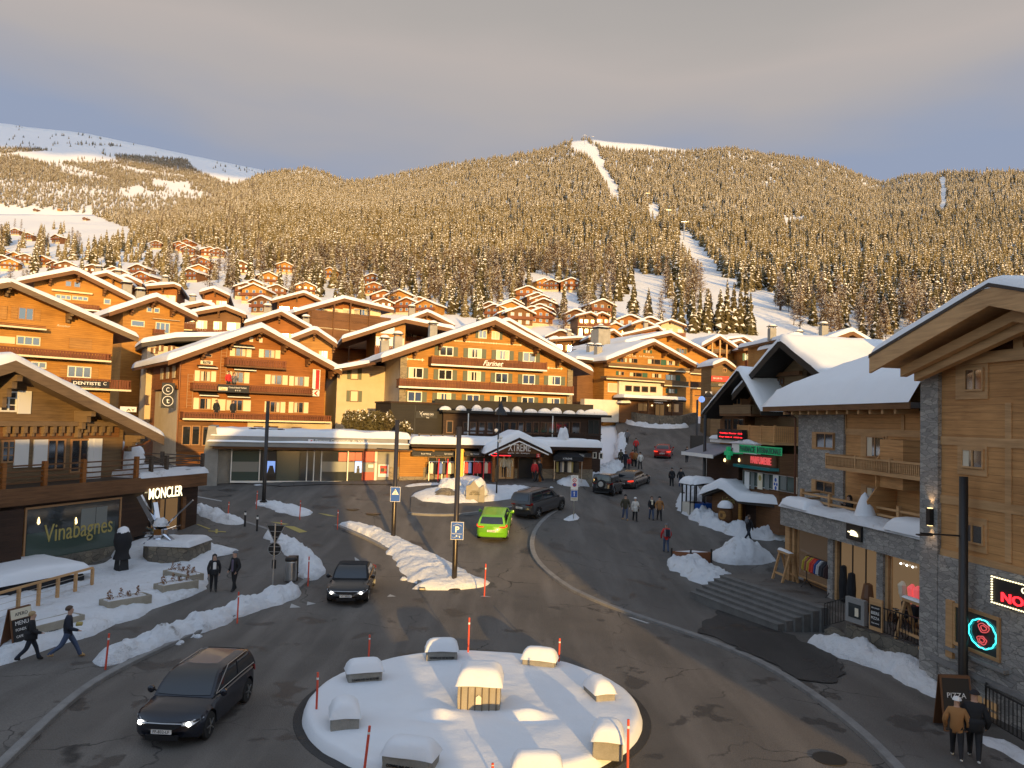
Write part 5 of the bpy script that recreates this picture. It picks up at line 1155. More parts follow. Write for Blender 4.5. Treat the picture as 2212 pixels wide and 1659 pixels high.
b.zf=DD
for q in [(2088,1020,2130,1045-0),]: pass
for q in [(2079,968,2127,1014),(2077,1126,2127,1180)]:
 ua,va=b.uv(q[0],q[1]); ub,vb=b.uv(q[2],q[3]); b.box('surround',ua-.16,ub+.14,-.05,-.003,vb-.22,va+.2,'larch_beam'); b.win(*q,n=2,fm='larch_beam',dy=-.05,fw=.055,cur=1)
for (ya) in (955,1090,1215):
 _,v=b.uv(2120,ya); b.box('larch_band',xp,9.6,-.04,-.003,v-.14,v+.14,'larch_beam')
for x in (2180,):u,_=b.uv(x,1000); b.box('larch_post',u-.12,u+.12,-.038,-.003,b.uv(x,1215)[1],b.uv(x,870)[1],'larch_beam')
b.zf=C1
zst=b.uv(2000,800)[1]; zst=(b.uv(1520,705)[1]+b.uv(2200,850)[1])/2
b.box('stone_base',xp,9.6,-.12,-.002,-.5,zst,'grey_stone')
o=b.win(1630,1095,2020,1600,n=1,fm='larch_beam',gm='shop_glass',dy=-.13,fw=.1,name='shop_window')
u0,v1=b.uv(1575,1065,-.13); u1,_=b.uv(1632,1065,-.13); _,v0=b.uv(1600,1500,-.13); b.box('window_reveal',u0,u1,-.22,-.121,v0-.2,v1,'larch_beam')
b.box('window_sill',u0,b.uv(2040,1600,-.3)[0],-.3,-.121,b.uv(1850,1590,-.3)[1]-.08,b.uv(1850,1590,-.3)[1]+.02,'kerb_stone')
b.zf=A8
cu_,cv_=b.uv(1453,590,-.2); rx=b.uv(1560,590,-.2)[0]-cu_; rz=b.uv(1453,480,-.2)[1]-cv_
pts=[]
for i in range(73):
 a=6.2832*i/72; k=1+.055*abs(math.sin(a*6)); pts.append((cu_+rx*k*math.cos(a),-.2,cv_+rz*k*math.sin(a)))
MB().tube(pts,.022,6,cap=False).build('neon_ring',M['glow_cyan'],o)
mb=MB()
for (cx,cy,rr_,sg) in [(1465,545,.5,3),(1450,640,.45,5)]:
 c0,c1=b.uv(cx,cy,-.2)
 for k in (1.0,.55):
  q=[(c0+rx*rr_*.8*k*(1+.12*math.sin(sg*a))*math.cos(a),-.2,c1+rz*rr_*.62*k*(1+.12*math.cos(sg*a))*math.sin(a)) for a in [6.2832*i/26 for i in range(27)]]; mb.tube(q,.018,5,cap=False)
c0,c1=b.uv(1460,505,-.2); mb.tube([(c0-.22,-.2,c1-.02),(c0-.1,-.2,c1+.1),(c0+.12,-.2,c1+.1),(c0+.26,-.2,c1-.04)],.018,5); c0,c1=b.uv(1460,695,-.2); mb.tube([(c0-.2,-.2,c1+.02),(c0,-.2,c1-.05),(c0+.2,-.2,c1)],.018,5)
mb.build('neon_outline',M['glow_pink'],o)
o=b.board(1533,125,2060,470,'black',dy=-.3,th=.17,name='lit_sign')
u0,v1=b.uv(1535,130,-.3); u1=u0+2.6; v0=b.uv(1535,335,-.3)[1]
bpy.data.objects.remove(o); o=b.box('lit_sign',u0,u1,-.3,-.125,v0,v1,'black')
mb=MB(); n_=26
for i in range(n_+1):
 x=u0+(u1-u0)*i/n_
 for z in (v0,v1):mb.lathe((x,-.32,z),[(.02,-.02),(.035,0),(.02,.02)],6)
for i in range(1,10):
 z=v0+(v1-v0)*i/10
 for x in (u0,u1):mb.lathe((x,-.32,z),[(.02,-.02),(.035,0),(.02,.02)],6)
mb.build('bulb_row',M['glow_cream'],o)
uN,vN=b.uv(1605,255,-.33); hN=vN-b.uv(1605,330,-.33)[1]
t_=text('NONNA',M['glow_red'],o,(uN+1.0,-.32,vN-hN*.5),width=2.0,height=hN,ext=.02,bold=.01)
text('OSTERIA',M['glow_cream'],o,(u0+1.55,-.32,v1-.17),width=.9,ext=.012); text('La',M['glow_red'],o,(u0+1.4,-.32,v1-.42),width=.35,ext=.012,shear=.3)
b.zf=C1
u,v=b.uv(1428,375,-.2); mb=MB(); mb.box(u-.09,u+.09,-.3,-.141,v-.28,v+.28); o=mb.build('wall_lamp',M['black'],b.root); MB().box(u-.06,u+.06,-.28,-.16,v+.281,v+.30).build('lamp_glow',M['glow_warm'],o); MB().box(u-.06,u+.06,-.28,-.16,v-.30,v-.281).build('lamp_glow',M['glow_warm'],o)
for s_ in (1,-1):
 ld=bpy.data.lights.new('wall_light','SPOT'); ld.energy=14; ld.color=(1,.6,.28); ld.spot_size=R(80); ld.spot_blend=.6; ld.shadow_soft_size=.05
 lo=bpy.data.objects.new('wall_light',ld); COL.objects.link(lo); lo.parent=b.root; lo.location=(u,-.24,v+.33*s_); lo.rotation_euler=(R(180) if s_>0 else 0,0,0)
b.zf=A8
u0,v1=b.uv(1190,945,-.13); u1,v0=b.uv(1480,1160,-.13)
b.box('plinth_ledge',xp-.2,9.6,-.24,-.121,(b.uv(970,770,-.2)[1]+b.uv(1780,1060,-.2)[1])/2-.08,(b.uv(970,770,-.2)[1]+b.uv(1780,1060,-.2)[1])/2+.08,'kerb_stone')
o=b.board(1190,965,1215,1095,'larch_beam',dy=-.16,name='cellar_frame'); o=b.board(1330,1015,1480,1150,'concrete',dy=-.16,name='glass_block_wall')
mb=MB(); U0,V1=b.uv(1338,1025,-.17);
for i in range(4):
 for j in range(3):mb.box(U0+.06+i*.3,U0+.28+i*.3,-.185,-.161,V1-.28-j*.3,V1-.06-j*.3)
mb.build('glass_block',M['shop_lit'],o)
GH=b
# chalets behind the hotels
def bgc(zf,apex,le,re,Y,turn,label,wm='orange_wood',floors=2,nwin=3,low=9,bal=True,cat='chalet',sh=None,chim=0,ov=1.3,dep=11,wall=(.10,.90),rows=None,glassy=False,brackets=3):
 ax,ay=apex; x0=le[0]+(re[0]-le[0])*wall[0]; x1=le[0]+(re[0]-le[0])*wall[1]
 wpx=zf(x1,0)[0]-zf(x0,0)[0]; turn=wpx*Y/FD*(.28 if zf(ax,0)[0]<1050 else .12)
 b=Bd('chalet',label,cat,(x0,re[1]+60),(x1,re[1]+60),Y,Y+turn,zf=zf)
 wm=rnd.choice(['orange_wood','honey_wood','orange_wood','red_wood']) if wm=='orange_wood' else wm
 b.gable(apex,le,re,ov=ov,dep=dep,wm=wm,zlow=-low,brackets=brackets,snow=.45,fascia='brown_beam')
 ze=min(b.zroof(0),b.zroof(b.W))-.5
 for f in range(floors):
  z1=ze-.35-f*2.7; n=nwin
  for i in range(n):
   u=b.W*(i+.5)/n+rnd.uniform(-.15,.15); hw=rnd.choice([.5,.65,.8]); dr=rnd.random()<.4
   b.win(u-hw,z1,u+hw,z1-(2.0 if dr else 1.25),n=2,local=True,fm=rnd.choice(['cream_shutter','wood_frame','white_frame']),sh=sh,shw=.35,cur=rnd.choice([0,1,2]),fw=.07)
  if bal:b.balcony(rnd.choice([-.2,b.W*.3]) if f else -.2,z1-1.15,b.W+.2,z1-2.35,d=1.2,local=True,mt='rail_wood',trim=rnd.choice([None,'cream_shutter']),sl=.16)
 if b.az-ze>2.2:
  zc=ze+(b.az-ze)*.30
  for k in (-1,1):b.win(b.ax+k*.75-.45,zc+.45,b.ax+k*.75+.45,zc-.5,n=1,local=True,fm='cream_shutter')
 for i in range(chim):x=b.ax+(1.6+1.3*i)*(1 if i%2 else -1); b.chimney(x,2+2*i,b.zroof(x),1.5,.8)
 return b
bgc(A1,(1135,178),(960,215),(1412,305),100,4,'narrow chalet with glazed gable behind the large orange chalet',floors=2,nwin=2,chim=1)
bgc(A1,(1345,215),(1260,235),(1512,295),108,4,'small reddish gable between chimneys on the left slope',wm='red_wood',floors=1,nwin=2,chim=1)
bgc(A1,(1852,298),(1520,325),(1925,330),112,5,'low reddish chalet with a pale chimney on the left slope',wm='red_wood',floors=1,nwin=3,chim=1)
bgc(B8,(1310,345),(1225,370),(1412,392),118,5,'plain orange gable with one long balcony below the bare larches',floors=2,nwin=2)
bgc(B8,(1385,458),(1165,498),(1513,510),96,6,'wide shaded brown gable on concrete posts behind the banner hotel',wm='brown_wood',floors=2,nwin=3,bal=True)
bgc(B8,(1245,432),(1100,462),(1322,458),106,5,'dark low gable just above the wide shaded brown gable',wm='brown_wood',floors=1,nwin=2,chim=1)
b=bgc(A2,(1515,75),(1150,190),(1825,245),88,6,'gable with dark glass front behind the banner hotel roof',floors=2,nwin=4,chim=2,ov=2.0)
bgc(A2,(1850,248),(1612,338),(2065,395),82,5,'small glass fronted gable right behind the banner hotel',floors=1,nwin=2,bal=False,ov=1.8)
b=Bd('annex','plastered annex with shuttered windows under a long snowy roof behind the banner hotel','house',(180,700),(1000,700),76,80,zf=A2)
zt=b.uv(480,330,-.8)[1]; zl=b.uv(135,385,-.8)[1]; xk=b.uv(478,330,-.8)[0]; xl=b.uv(135,385,-.8)[0]
b.box('wall',0,b.W,0,9,-6,min(zt,zl)-.1,'cream_plaster'); mb=MB(); mb.prism([(xl,zl),(xk,zt),(b.W,zt+.6),(b.W,zt+.2),(xk,zt-.4),(xl,zl-.4)],-.8,9.5); b.roof=mb.build('roof',M['roof_edge'],b.root); snow_poly(b.roof,[(xl,zl),(xk,zt),(b.W,zt+.6)],-.8,9.5,.5,seed=31)
for q in [(300,400,330,470),(415,410,445,470),(245,430,275,495)]:b.win(*q,n=1,fm='brown_frame',gm='curtain',sh='brown_wood',shw=.5)
bgc(B8,(1870,372),(1672,422),(1975,424),122,6,'reddish gable with terrace windows left of the balcony block',wm='red_wood',floors=2,nwin=3)
b=Bd('apartment_block','brown apartment block with four rows of long balconies and yellow blinds','apartments',(1885,640),(2330,660),100,106,zf=B8)
b.gable((2115,408),(1812,492),(2420,480),ov=1.5,dep=13,wm='red_wood',zlow=-10,brackets=0,snow=.45)
for r_ in range(4):
 ya=478+r_*52
 for i in range(6):
  xa=1960+i*66; z0=b.uv(xa,ya+36)[1]; z1=b.uv(xa,ya-4)[1]; u=b.uv(xa,ya)[0]; b.win(u-1.2,z1,u+1.2,z0,n=2,local=True,gm=rnd.choice(['glass','cream_sign','glass','curtain']),fm='cream_shutter',fw=.06)
 zz=b.uv(2000,ya+16)[1]; b.balcony(-.5,zz,b.W+1,zz-1.2,d=1.4,local=True,mt='brown_wood',trim='cream_shutter' if r_==1 else None,sl=.3,gap=.0)
for x in (1890,2025,2125,2240):u=b.uv(x,500)[0]; b.box('post',u-.08,u+.08,-1.6,-1.46,-10,b.zroof(u)-.3,'brown_beam')
bgc(A3,(790,62),(560,150),(1000,168),98,5,'orange gable with slanted gable windows behind the script sign hotel',floors=2,nwin=3,chim=1)
b=bgc(A3,(610,120),(112,275),(1000,200),88,4,'orange chalet with a triangular window and long snow roof behind the script sign hotel',floors=1,nwin=3,wall=(.3,.56),bal=True,ov=1.2,brackets=0)
u0,v0=b.uv(410,230,-.05); u1,v1=b.uv(525,195,-.05); MB().prism([(u0,v0),(u1,v0),(u1,v1+.25)],-.06,-.01).build('window',M['glass'],b.root)
bgc(A3,(1425,128),(1250,190),(1845,370),96,4,'long low gable edge behind the right of the script sign hotel',floors=1,nwin=1,bal=False)
b=bgc(A4,(695,236),(470,300),(770,292),136,6,'low timber house with long snowy roof above the street hotel',floors=2,nwin=3,chim=1,dep=14)
b=bgc(A4,(400,300),(120,318),(560,322),142,5,'dark low house with a wide snow roof above the street hotel',wm='brown_wood',floors=1,nwin=4,chim=1)
bgc(A4,(1092,204),(735,285),(1148,252),150,6,'broad snow roof with small reddish gable above the street hotels',wm='red_wood',floors=1,nwin=2,chim=1)
bgc(A4,(1205,142),(1068,186),(1345,196),205,6,'pale balconied chalet standing below the firs near the piste',wm='cream_plaster',floors=3,nwin=3)
bgc(A4,(962,147),(852,182),(1072,196),196,6,'orange chalet with white balcony left of the pale balconied chalet',floors=2,nwin=3)
bgc(A4,(490,75),(352,108),(552,108),215,6,'brown chalet with plastered base standing among larches',wm='brown_wood',floors=2,nwin=3)
bgc(A4,(592,76),(528,104),(664,108),222,6,'little red gable right of the plastered base chalet',wm='red_wood',floors=2,nwin=2)
bgc(A4,(1852,295),(1700,315),(1958,352),156,6,'orange gable at the foot of the piste',floors=2,nwin=3)
bgc(A4,(1822,325),(1742,352),(1908,378),148,5,'small gable in front of the orange gable at the foot of the piste',floors=1,nwin=2)
bgc(A4,(2080,325),(1918,362),(2135,332),160,5,'snow roofed house with red end wall right of the piste foot',wm='red_wood',floors=1,nwin=2)
bgc(A4,(2000,372),(1850,398),(2042,382),128,5,'low house with green shutters and balcony below the piste foot',floors=2,nwin=3,sh='teal_shutter')
b=bgc(A5,(1545,32),(1225,145),(1788,168),86,5,'orange gable peeping over the right hand snow roofs',floors=1,nwin=1,chim=1,wall=(.15,.85))
u_=b.uv(900,110,4)[0]; snow_poly(b.roof,[(u_,b.az-1.2),(b.ax,b.az)],3.5,12,.5,seed=77); b.box('rear_wing',u_+.6,b.ax,4.5,11,-6,b.az-1.4,'brown_wood')
bgc(A5,(1000,70),(860,100),(1180,120),92,5,'low snow roof with thin chimneys behind the pharmacy chalet',floors=1,nwin=1,chim=2)
# small chalets scattered up the slope
def small_proto(seed,wm,w_=9.0,h_=5.2,d_=9.0):
 r=random.Random(seed); root=empty('chalet',(0,0,0)); rise=w_*.21; ov=1.0
 MB().prism([(-w_/2,-3.5),(w_/2,-3.5),(w_/2,h_),(0,h_+rise),(-w_/2,h_)],0,d_).build('wall',M[wm],root)
 MB().box(-w_/2-.02,w_/2+.02,-.03,-.002,-3.5,1.1).build('base',M['cream_plaster'],root)
 e=w_/2+1.0; ez=h_+rise-(rise/(w_/2))*e+.28; pk=h_+rise+.28
 rf=MB().prism([(-e,ez),(0,pk),(e,ez),(e,ez-.26),(0,pk-.26),(-e,ez-.26)],-ov,d_+.7).build('roof',M['brown_beam'],root)
 snow_poly(rf,[(-e,ez),(0,pk),(e,ez)],-ov,d_+.7,.55,seed=seed,step=1.2)
 for z in (1.6,4.0):
  for x in (-2.6,0,2.6):
   f=MB().box(x-.6,x+.6,-.06,-.004,z,z+1.2).build('window',M['cream_shutter'],root); MB().box(x-.5,x+.5,-.075,-.062,z+.1,z+1.1).build('pane',M['glass'],f)
 mb=MB(); mb.box(-w_/2-.2,w_/2+.2,-1.2,-.01,2.9,3.05); mb.box(-w_/2-.2,w_/2+.2,-1.24,-1.14,3.06,3.95); mb.build('balcony',M['rail_wood'],root)
 MB().box(1.6,2.4,4,4.8,h_,pk+.8).build('chimney',M['concrete'],rf)
 return root
CHS=[]
PRO=[small_proto(1,'orange_wood'),small_proto(2,'red_wood',10,4.6),small_proto(3,'brown_wood',8.5,5.0)]
used=[False]*3
HS=[('far left meadow',B7,[(95,765),(172,785),(345,802),(215,642),(365,640),(520,692)]),('left end of the slope',B7,[(90,905),(155,912),(62,942),(262,922),(335,957),(405,968),(570,992),(20,880),(15,930)]),('slope below the left meadow',B7,[(730,1018),(868,1022),(850,985),(860,802),(960,835),(700,985),(640,1010),(1000,1090),(940,1075)]),('larch slope above the left hotels',B7,[(1210,917),(1240,942),(1290,878),(1160,872),(1132,852),(1100,842),(1170,1007),(1222,992),(1145,822),(1340,880),(1480,968)]),('slope above the balcony block',B7,[(1560,1072),(1512,1092),(1562,1112),(1700,1097),(2030,992),(1650,1032),(1610,1180),(1880,1080),(1750,960)]),('clearing in the middle of the slope',C2,[(150,1138),(145,1178),(245,1150),(365,1170),(405,1188),(78,1032),(88,1082),(290,1180),(800,1200),(830,1215)]),('clearing left of the piste',C2,[(940,1183),(930,1213),(920,1243),(1088,1153),(1122,1158),(1108,1213),(1132,1193),(1112,1243),(1132,1057),(1178,1062),(1300,1067),(1032,1122),(985,1255),(1060,1225)]),('tree line at the foot of the wood',C2,[(1330,1258),(1490,1208),(1200,1402),(1240,1378),(1570,1348),(1782,1312),(1725,1330),(1660,1300)])]
words=['orange','reddish','brown']; seen_={}
for zn,zf,pts in HS:
 for (x,y) in pts:
  px,py=zf(x,y); k=rnd.choice([0,1,2,2]) if 'larch' not in zn else rnd.choice([1,2,0]); hh=[7.3,7.0,7.0][k]
  p=G(px,py,zo=hh,y0=95); CHS.append((px,py,p.y))
  o=PRO[k] if not used[k] else copy_tree(PRO[k]); used[k]= True
  o.location=(p.x,p.y,T(p.x,p.y)); o.rotation_euler=(0,0,rnd.uniform(-.35,.45)); s_=rnd.uniform(.8,1.05); o.scale=(s_,)*3
  tag(o,f'small {words[k]} snow roofed chalet on the {zn}','chalet',f'{words[k]} chalets of the {zn}')
def pylon(px,py,h,label,tbar=True):
 p=G(px,py); r=empty('lift_pylon',p,0,label,'lift pylon','lift pylons by the piste')
 MB().tube([(0,0,-1),(0,0,h)],[.5,.3],8).build('mast',M['steel'],r); MB().box(-2.6,2.6,-.3,.3,h-.3,h+.1).build('crossarm',M['steel'],r); return r
for i,(x,y) in enumerate([(1765,600),(1895,720),(1990,810),(1430,235),(1380,225)]):pylon(*C2(x,y+25),16 if i<3 else 22,['grey lift pylon at the upper small clearing of the piste','grey lift pylon midway down the piste edge','grey lift pylon at the top of the lower piste','mast on the bare summit, right one of the pair','mast on the bare summit, left one of the pair'][i])
for (x,y,h_) in [(1520,190,17),(1640,200,18),(1700,190,21),(1760,195,20),(1820,200,19),(1870,200,21),(1910,215,17),(1460,180,18),(1400,200,17),(1000,140,16),(1240,180,15),(1290,190,16)]:
 px,py=A4(x,y+55); p=G(px,py,y0=160); add_tree(p.x,p.y,h_*.9,'c')
for (x,y) in [(580,900),(640,920),(690,910),(770,960),(330,760),(370,790),(390,780),(270,780),(250,770),(960,1000),(1000,1040),(1050,1080),(1290,1060),(1250,1080),(1120,1130),(1190,1170),(1600,1170),(1650,1180),(1550,1150),(350,920),(320,910),(1400,1110),(1450,1120),(1850,1100),(1950,1110),(2050,1120),(2150,1100),(1800,1150)]:
 px,py=B7(x,y+10); p=G(px,py,y0=110); add_tree(p.x,p.y,rnd.uniform(10,15),'c')
for (x,y) in [(90,740),(130,750),(440,850),(470,880),(240,840),(50,840),(120,870),(1000,960),(1040,950),(1380,1010),(1420,1060),(1350,1000),(1340,1080),(1430,1140),(1580,900),(900,880),(980,900),(1500,1000),(1560,1010),(1750,1020),(1850,1010),(1950,1040),(2100,1050)]:
 px,py=B7(x,y+20); p=G(px,py,y0=110); add_tree(p.x,p.y,rnd.uniform(10,15),'l')
for (x,y) in [(600,1250),(640,1230),(560,1260),(720,1280),(1080,1320),(1130,1330),(1170,1320),(1210,1350),(1050,1370),(420,1230),(500,1230),(860,1290),(1300,1330),(1370,1180),(1420,1190),(1250,1290)]:
 px,py=C2(x,y+30); p=G(px,py,y0=130); add_tree(p.x,p.y,rnd.uniform(11,17),rnd.choice('ccl'))
 # snow banks, kerbs, islands
def bank(name,label,zf,pts,w,h,mt='dirty_snow',seed=1,lump=.5,zo=0.0,cat='snow bank',closed=False):
 P_=[G(*zf(*p)) for p in pts]; path=[]
 for a,b_ in zip(P_,P_[1:]):
  n=max(1,int((b_-a).length/.15)); path+=[a.lerp(b_,i/n) for i in range(n)]
 path.append(P_[-1]); n=len(path); rows=[]
 for _ in range(6):
  path=[path[0]]+[(path[i-1]+path[i]*2+path[i+1])/4 for i in range(1,n-1)]+[path[-1]]
 for i,p in enumerate(path):
  d=path[min(i+1,n-1)]-path[max(i-1,0)]; d.z=0; d.normalize(); s=Vector((d.y,-d.x,0)); t=i/(n-1)
  wv=(lerp_t([(j/(len(w)-1),v) for j,v in enumerate(w)],t) if isinstance(w,list) else w)*.5; e=min(1,min(i,n-1-i)*.15/.7); e=math.sqrt(max(.02,1-(1-e)**2))
  wv*=e*(1+.30*noise.noise(Vector((i*.06,seed,0)))+.22*noise.noise(Vector((i*.2,seed,3)))); hv=(lerp_t([(j/(len(h)-1),v) for j,v in enumerate(h)],t) if isinstance(h,list) else h)*e
  row=[]
  for k in range(19):
   v=-1+2*k/18; q=p+s*(v*wv); pr=max(0,1-abs(v)**2.6)
   z=pr*hv*(1+lump*noise.noise(Vector((q.x*1.1,q.y*1.1,seed)))+lump*.8*noise.noise(Vector((q.x*2.9,q.y*2.9,seed+7)))+lump*.5*noise.noise(Vector((q.x*7,q.y*7,seed+9))))
   ed=.14*noise.noise(Vector((q.x*2.3,q.y*2.3,seed+2)))
   row.append((q.x+s.x*ed,q.y+s.y*ed,T(q.x,q.y)+zo+z-(.06 if k in (0,18) else -.012)))
  rows.append(row)
 o=MB().grid(rows).build(name,M[mt],smooth=True); tag(o,label,cat); return o
def field(name,label,zf,pts,h,mt='rough_snow',seed=1,edge=.8,lump=.25,zo=0.0,res=.45,cat='snow patch',kind=None,rim=0.12,mound=None):
 Q=[G(*zf(*p),zo=0) for p in pts]; out_=[]
 for a,b_ in zip(Q,Q[1:]+Q[:1]):
  n=max(1,int((b_-a).length/.5)); d=(b_-a); s=Vector((d.y,-d.x,0)).normalized()
  for i in range(n):
   q=a.lerp(b_,i/n); out_.append(q+s*(rim*noise.noise(Vector((q.x*1.7,q.y*1.7,seed)))))
 bm=bmesh.new(); f=bm.faces.new([bm.verts.new((q.x,q.y,0)) for q in out_]); bmesh.ops.triangulate(bm,faces=[f])
 for _ in range(7):
  le=[e for e in bm.edges if e.calc_length()>res*1.5]
  if not le: break
  bmesh.ops.subdivide_edges(bm,edges=le,cuts=1); bmesh.ops.triangulate(bm,faces=bm.faces)
 bmesh.ops.beautify_fill(bm,faces=bm.faces,edges=bm.edges)
 segs=[(a.xy,b_.xy) for a,b_ in zip(out_,out_[1:]+out_[:1])]
 for v in bm.verts:
  p=v.co.xy; dm=9e9
  for a,b_ in segs:
   ab=b_-a; t=max(0,min(1,(p-a).dot(ab)/max(1e-9,ab.length_squared))); dm=min(dm,(p-a-ab*t).length)
  e=rnd_edge(dm,edge); n_=noise.noise(Vector((p.x*.9,p.y*.9,seed)))+.6*noise.noise(Vector((p.x*2.4,p.y*2.4,seed)))+.45*noise.noise(Vector((p.x*5,p.y*5,seed)))
  z=T(p.x,p.y)+zo+e*h*(1+lump*n_)-(.05 if dm<1e-4 else 0)
  if mound:z+=sum(mh*math.exp(-((p.x-mx)**2+(p.y-my)**2)/mr**2) for mx,my,mr,mh in mound)*e
  v.co.z=z
 bmesh.ops.recalc_face_normals(bm,faces=bm.faces); me=bpy.data.meshes.new(name); bm.to_mesh(me); bm.free()
 if sum(p.normal.z for p in me.polygons)<0:me.flip_normals()
 me.polygons.foreach_set('use_smooth',[True]*len(me.polygons))
 o=link(name,me,M[mt]); tag(o,label,cat,kind=kind); return o
def kerb(label,zf,pts,wd=.28,h=.13,mt='kerb_stone',name='kerb'):
 P_=[G(*zf(*p)) for p in pts]; path=[]
 for a,b_ in zip(P_,P_[1:]):
  n=max(1,int((b_-a).length/.5)); path+=[a.lerp(b_,i/n) for i in range(n)]
 path.append(P_[-1]); n=len(path)
 for _ in range(8):path=[path[0]]+[(path[i-1]+path[i]*2+path[i+1])/4 for i in range(1,n-1)]+[path[-1]]
 rows=[]
 for i,p in enumerate(path):
  d=path[min(i+1,n-1)]-path[max(i-1,0)]; d.z=0; d.normalize(); s=Vector((d.y,-d.x,0)); z=T(p.x,p.y)
  rows.append([tuple(p+s*(v*wd/2)+Vector((0,0,z-p.z+zz))) for v,zz in ((-1,-.1),(-1,h-.02),(-.85,h),(.85,h),(1,h-.02),(1,-.1))])
 o=MB().grid(rows).build(name,M[mt]); tag(o,kind='structure'); return path
KP=[(1215,1098),(1180,1118),(1156,1145),(1147,1172),(1150,1200),(1170,1228),(1210,1260),(1270,1293),(1340,1322),(1420,1347),(1500,1373),(1580,1404),(1660,1442),(1730,1485),(1800,1535),(1870,1590),(1935,1655),(1990,1720)]
strip('pavement',KP+[(2350,1800),(2350,1500),(1990,1440),(1700,1240),(1690,1140),(1560,1090),(1480,1060),(1465,1010),(1440,1010),(1400,1040),(1330,1060),(1270,1078)],M['pavement'],.11)
kerb('',DD,KP)
strip('fresh_tarmac',[(1570,1318),(1640,1338),(1700,1372),(1770,1402),(1822,1445),(1815,1478),(1735,1476),(1650,1434),(1580,1400),(1510,1372),(1530,1340)],M['dark_asphalt'],.15,jit=.5)
kerb('',B5,[(880,890),(1000,905),(1150,912),(1320,910),(1500,895),(1650,870),(1800,845),(2000,815)])
strip('pavement',[B5(*p) for p in [(890,885),(1000,900),(1150,908),(1320,906),(1500,890),(1650,866),(1800,840),(1990,812),(2212,760),(2212,690),(1700,720),(900,730)]],M['pavement'],.10)
LP=[(-150,1800),(20,1640),(100,1560),(200,1475),(300,1425),(420,1370),(520,1325),(600,1298),(650,1270),(675,1240),(678,1215),(655,1185),(620,1165),(590,1150),(560,1140),(525,1128),(470,1118),(425,1108),(400,1120),(240,1195),(0,1240),(-150,1260)]
strip('pavement',LP,M['pavement'],.10)
kerb('',DD,LP[:18])
strip('pavement',[B3(*p) for p in [(380,622),(900,660),(1300,640),(2000,640),(2000,618),(380,610)]],M['pavement'],.06)
def paint(zf,pts,m,name='road_marking',zo=.125):strip(name,[zf(*p) for p in pts],M[m],zo)
paint(B3,[(40,1050),(60,1048),(185,1095),(165,1100)],'yellow_paint'); paint(B3,[(160,1112),(335,1122),(335,1130),(160,1120)],'yellow_paint'); paint(B3,[(232,1098),(255,1100),(250,1142),(230,1140)],'yellow_paint',zo=.131)
for q in [[(770,1005),(860,1012),(960,1030),(900,1036)],[(900,1045),(1010,1052),(1140,1105),(1060,1115)],[(1240,920),(1330,930),(1440,955),(1350,950)]]:paint(B3,q,'yellow_paint',zo=.012)
for q in [[(10,95),(75,92),(20,70)],[(110,80),(165,70),(115,58)],[(582,30),(635,28),(600,15)],[(1130,28),(1200,32),(1150,22)]]:paint(B6,q,'white_paint',zo=.014)
paint(B3,[(1605,1355),(1660,1390),(1610,1390)],'white_paint',zo=.014); paint(B3,[(40,760),(60,755),(300,800),(290,806)],'white_paint',zo=.014); paint(B6,[(2000,150),(2020,150),(2130,185),(2110,187)],'white_paint',zo=.014)
def manhole(zf,x,y,r_,label):
 p=G(*zf(x,y)); mb=MB(); mb.lathe((0,0,0),[(r_,0),(r_,.012),(r_*.9,.016)],20); o=mb.build('manhole_cover',M['dark_metal']); o.location=(p.x,p.y,T(p.x,p.y)+.012); tag(o,label,'manhole cover')
manhole(B3,1590,882,.42,'round drain cover in the sunlit road before the bank, farther one'); manhole(B3,1790,925,.5,'round drain cover in the sunlit road before the bank, nearer one'); manhole(A8,235,1590,.42,'round drain cover in the road at the lower right')
# near roundabout
ca=G(*B6(70,760)); cb=G(*B6(2085,800)); RC=Vector((.0,0,0)); far_=G(*B6(1100,330),zo=.3)
RR=4.92; RC=Vector(((ca.x+cb.x)/2,far_.y-RR,0))
sp_m=[G(*B6(870,720),zo=.35),G(*B6(1420,725),zo=.35)]
STN=[]
def stone_block(zf,base,wd,dp,ht,rz,label,txt=None,mt='granite',snow=.35,seed=1,front=None):
 p=G(*zf(*base),zo=.35); r=empty('stone_block',(p.x,p.y,.2),rz,label,'stone block','stone blocks ringing the snowy roundabout' if mt=='granite' else None)
 rr=random.Random(seed); bm=bmesh.new(); bmesh.ops.create_cube(bm,size=1); bmesh.ops.subdivide_edges(bm,edges=bm.edges,cuts=3,use_grid_fill=True)
 for v in bm.verts:
  n_=noise.noise(v.co*2.4+Vector((seed,0,0))); v.co=Vector((v.co.x*wd*(1+.06*n_),(v.co.y+.5)*dp*(1+.06*n_),(v.co.z+.5)*ht*(1+(.05*n_ if mt=='granite' else 0))))
 me=bpy.data.meshes.new('block'); bm.to_mesh(me); bm.free(); o=link('block',me,M[mt],r)
 md=o.modifiers.new('bevel','BEVEL'); md.width=.03; md.segments=2
 snow_poly(r,[(-wd*.52,ht-.02),(0,ht),(wd*.52,ht-.02)],0.0,dp*1.0,snow,seed=seed*3.1,step=.2,amp=.05,r=min(.3,dp*.45),ov=.04)
 if txt:text(txt,M['black'],r,(0,-.02,ht*.5),width=wd*.8,ext=.012,bold=.006)
 return r
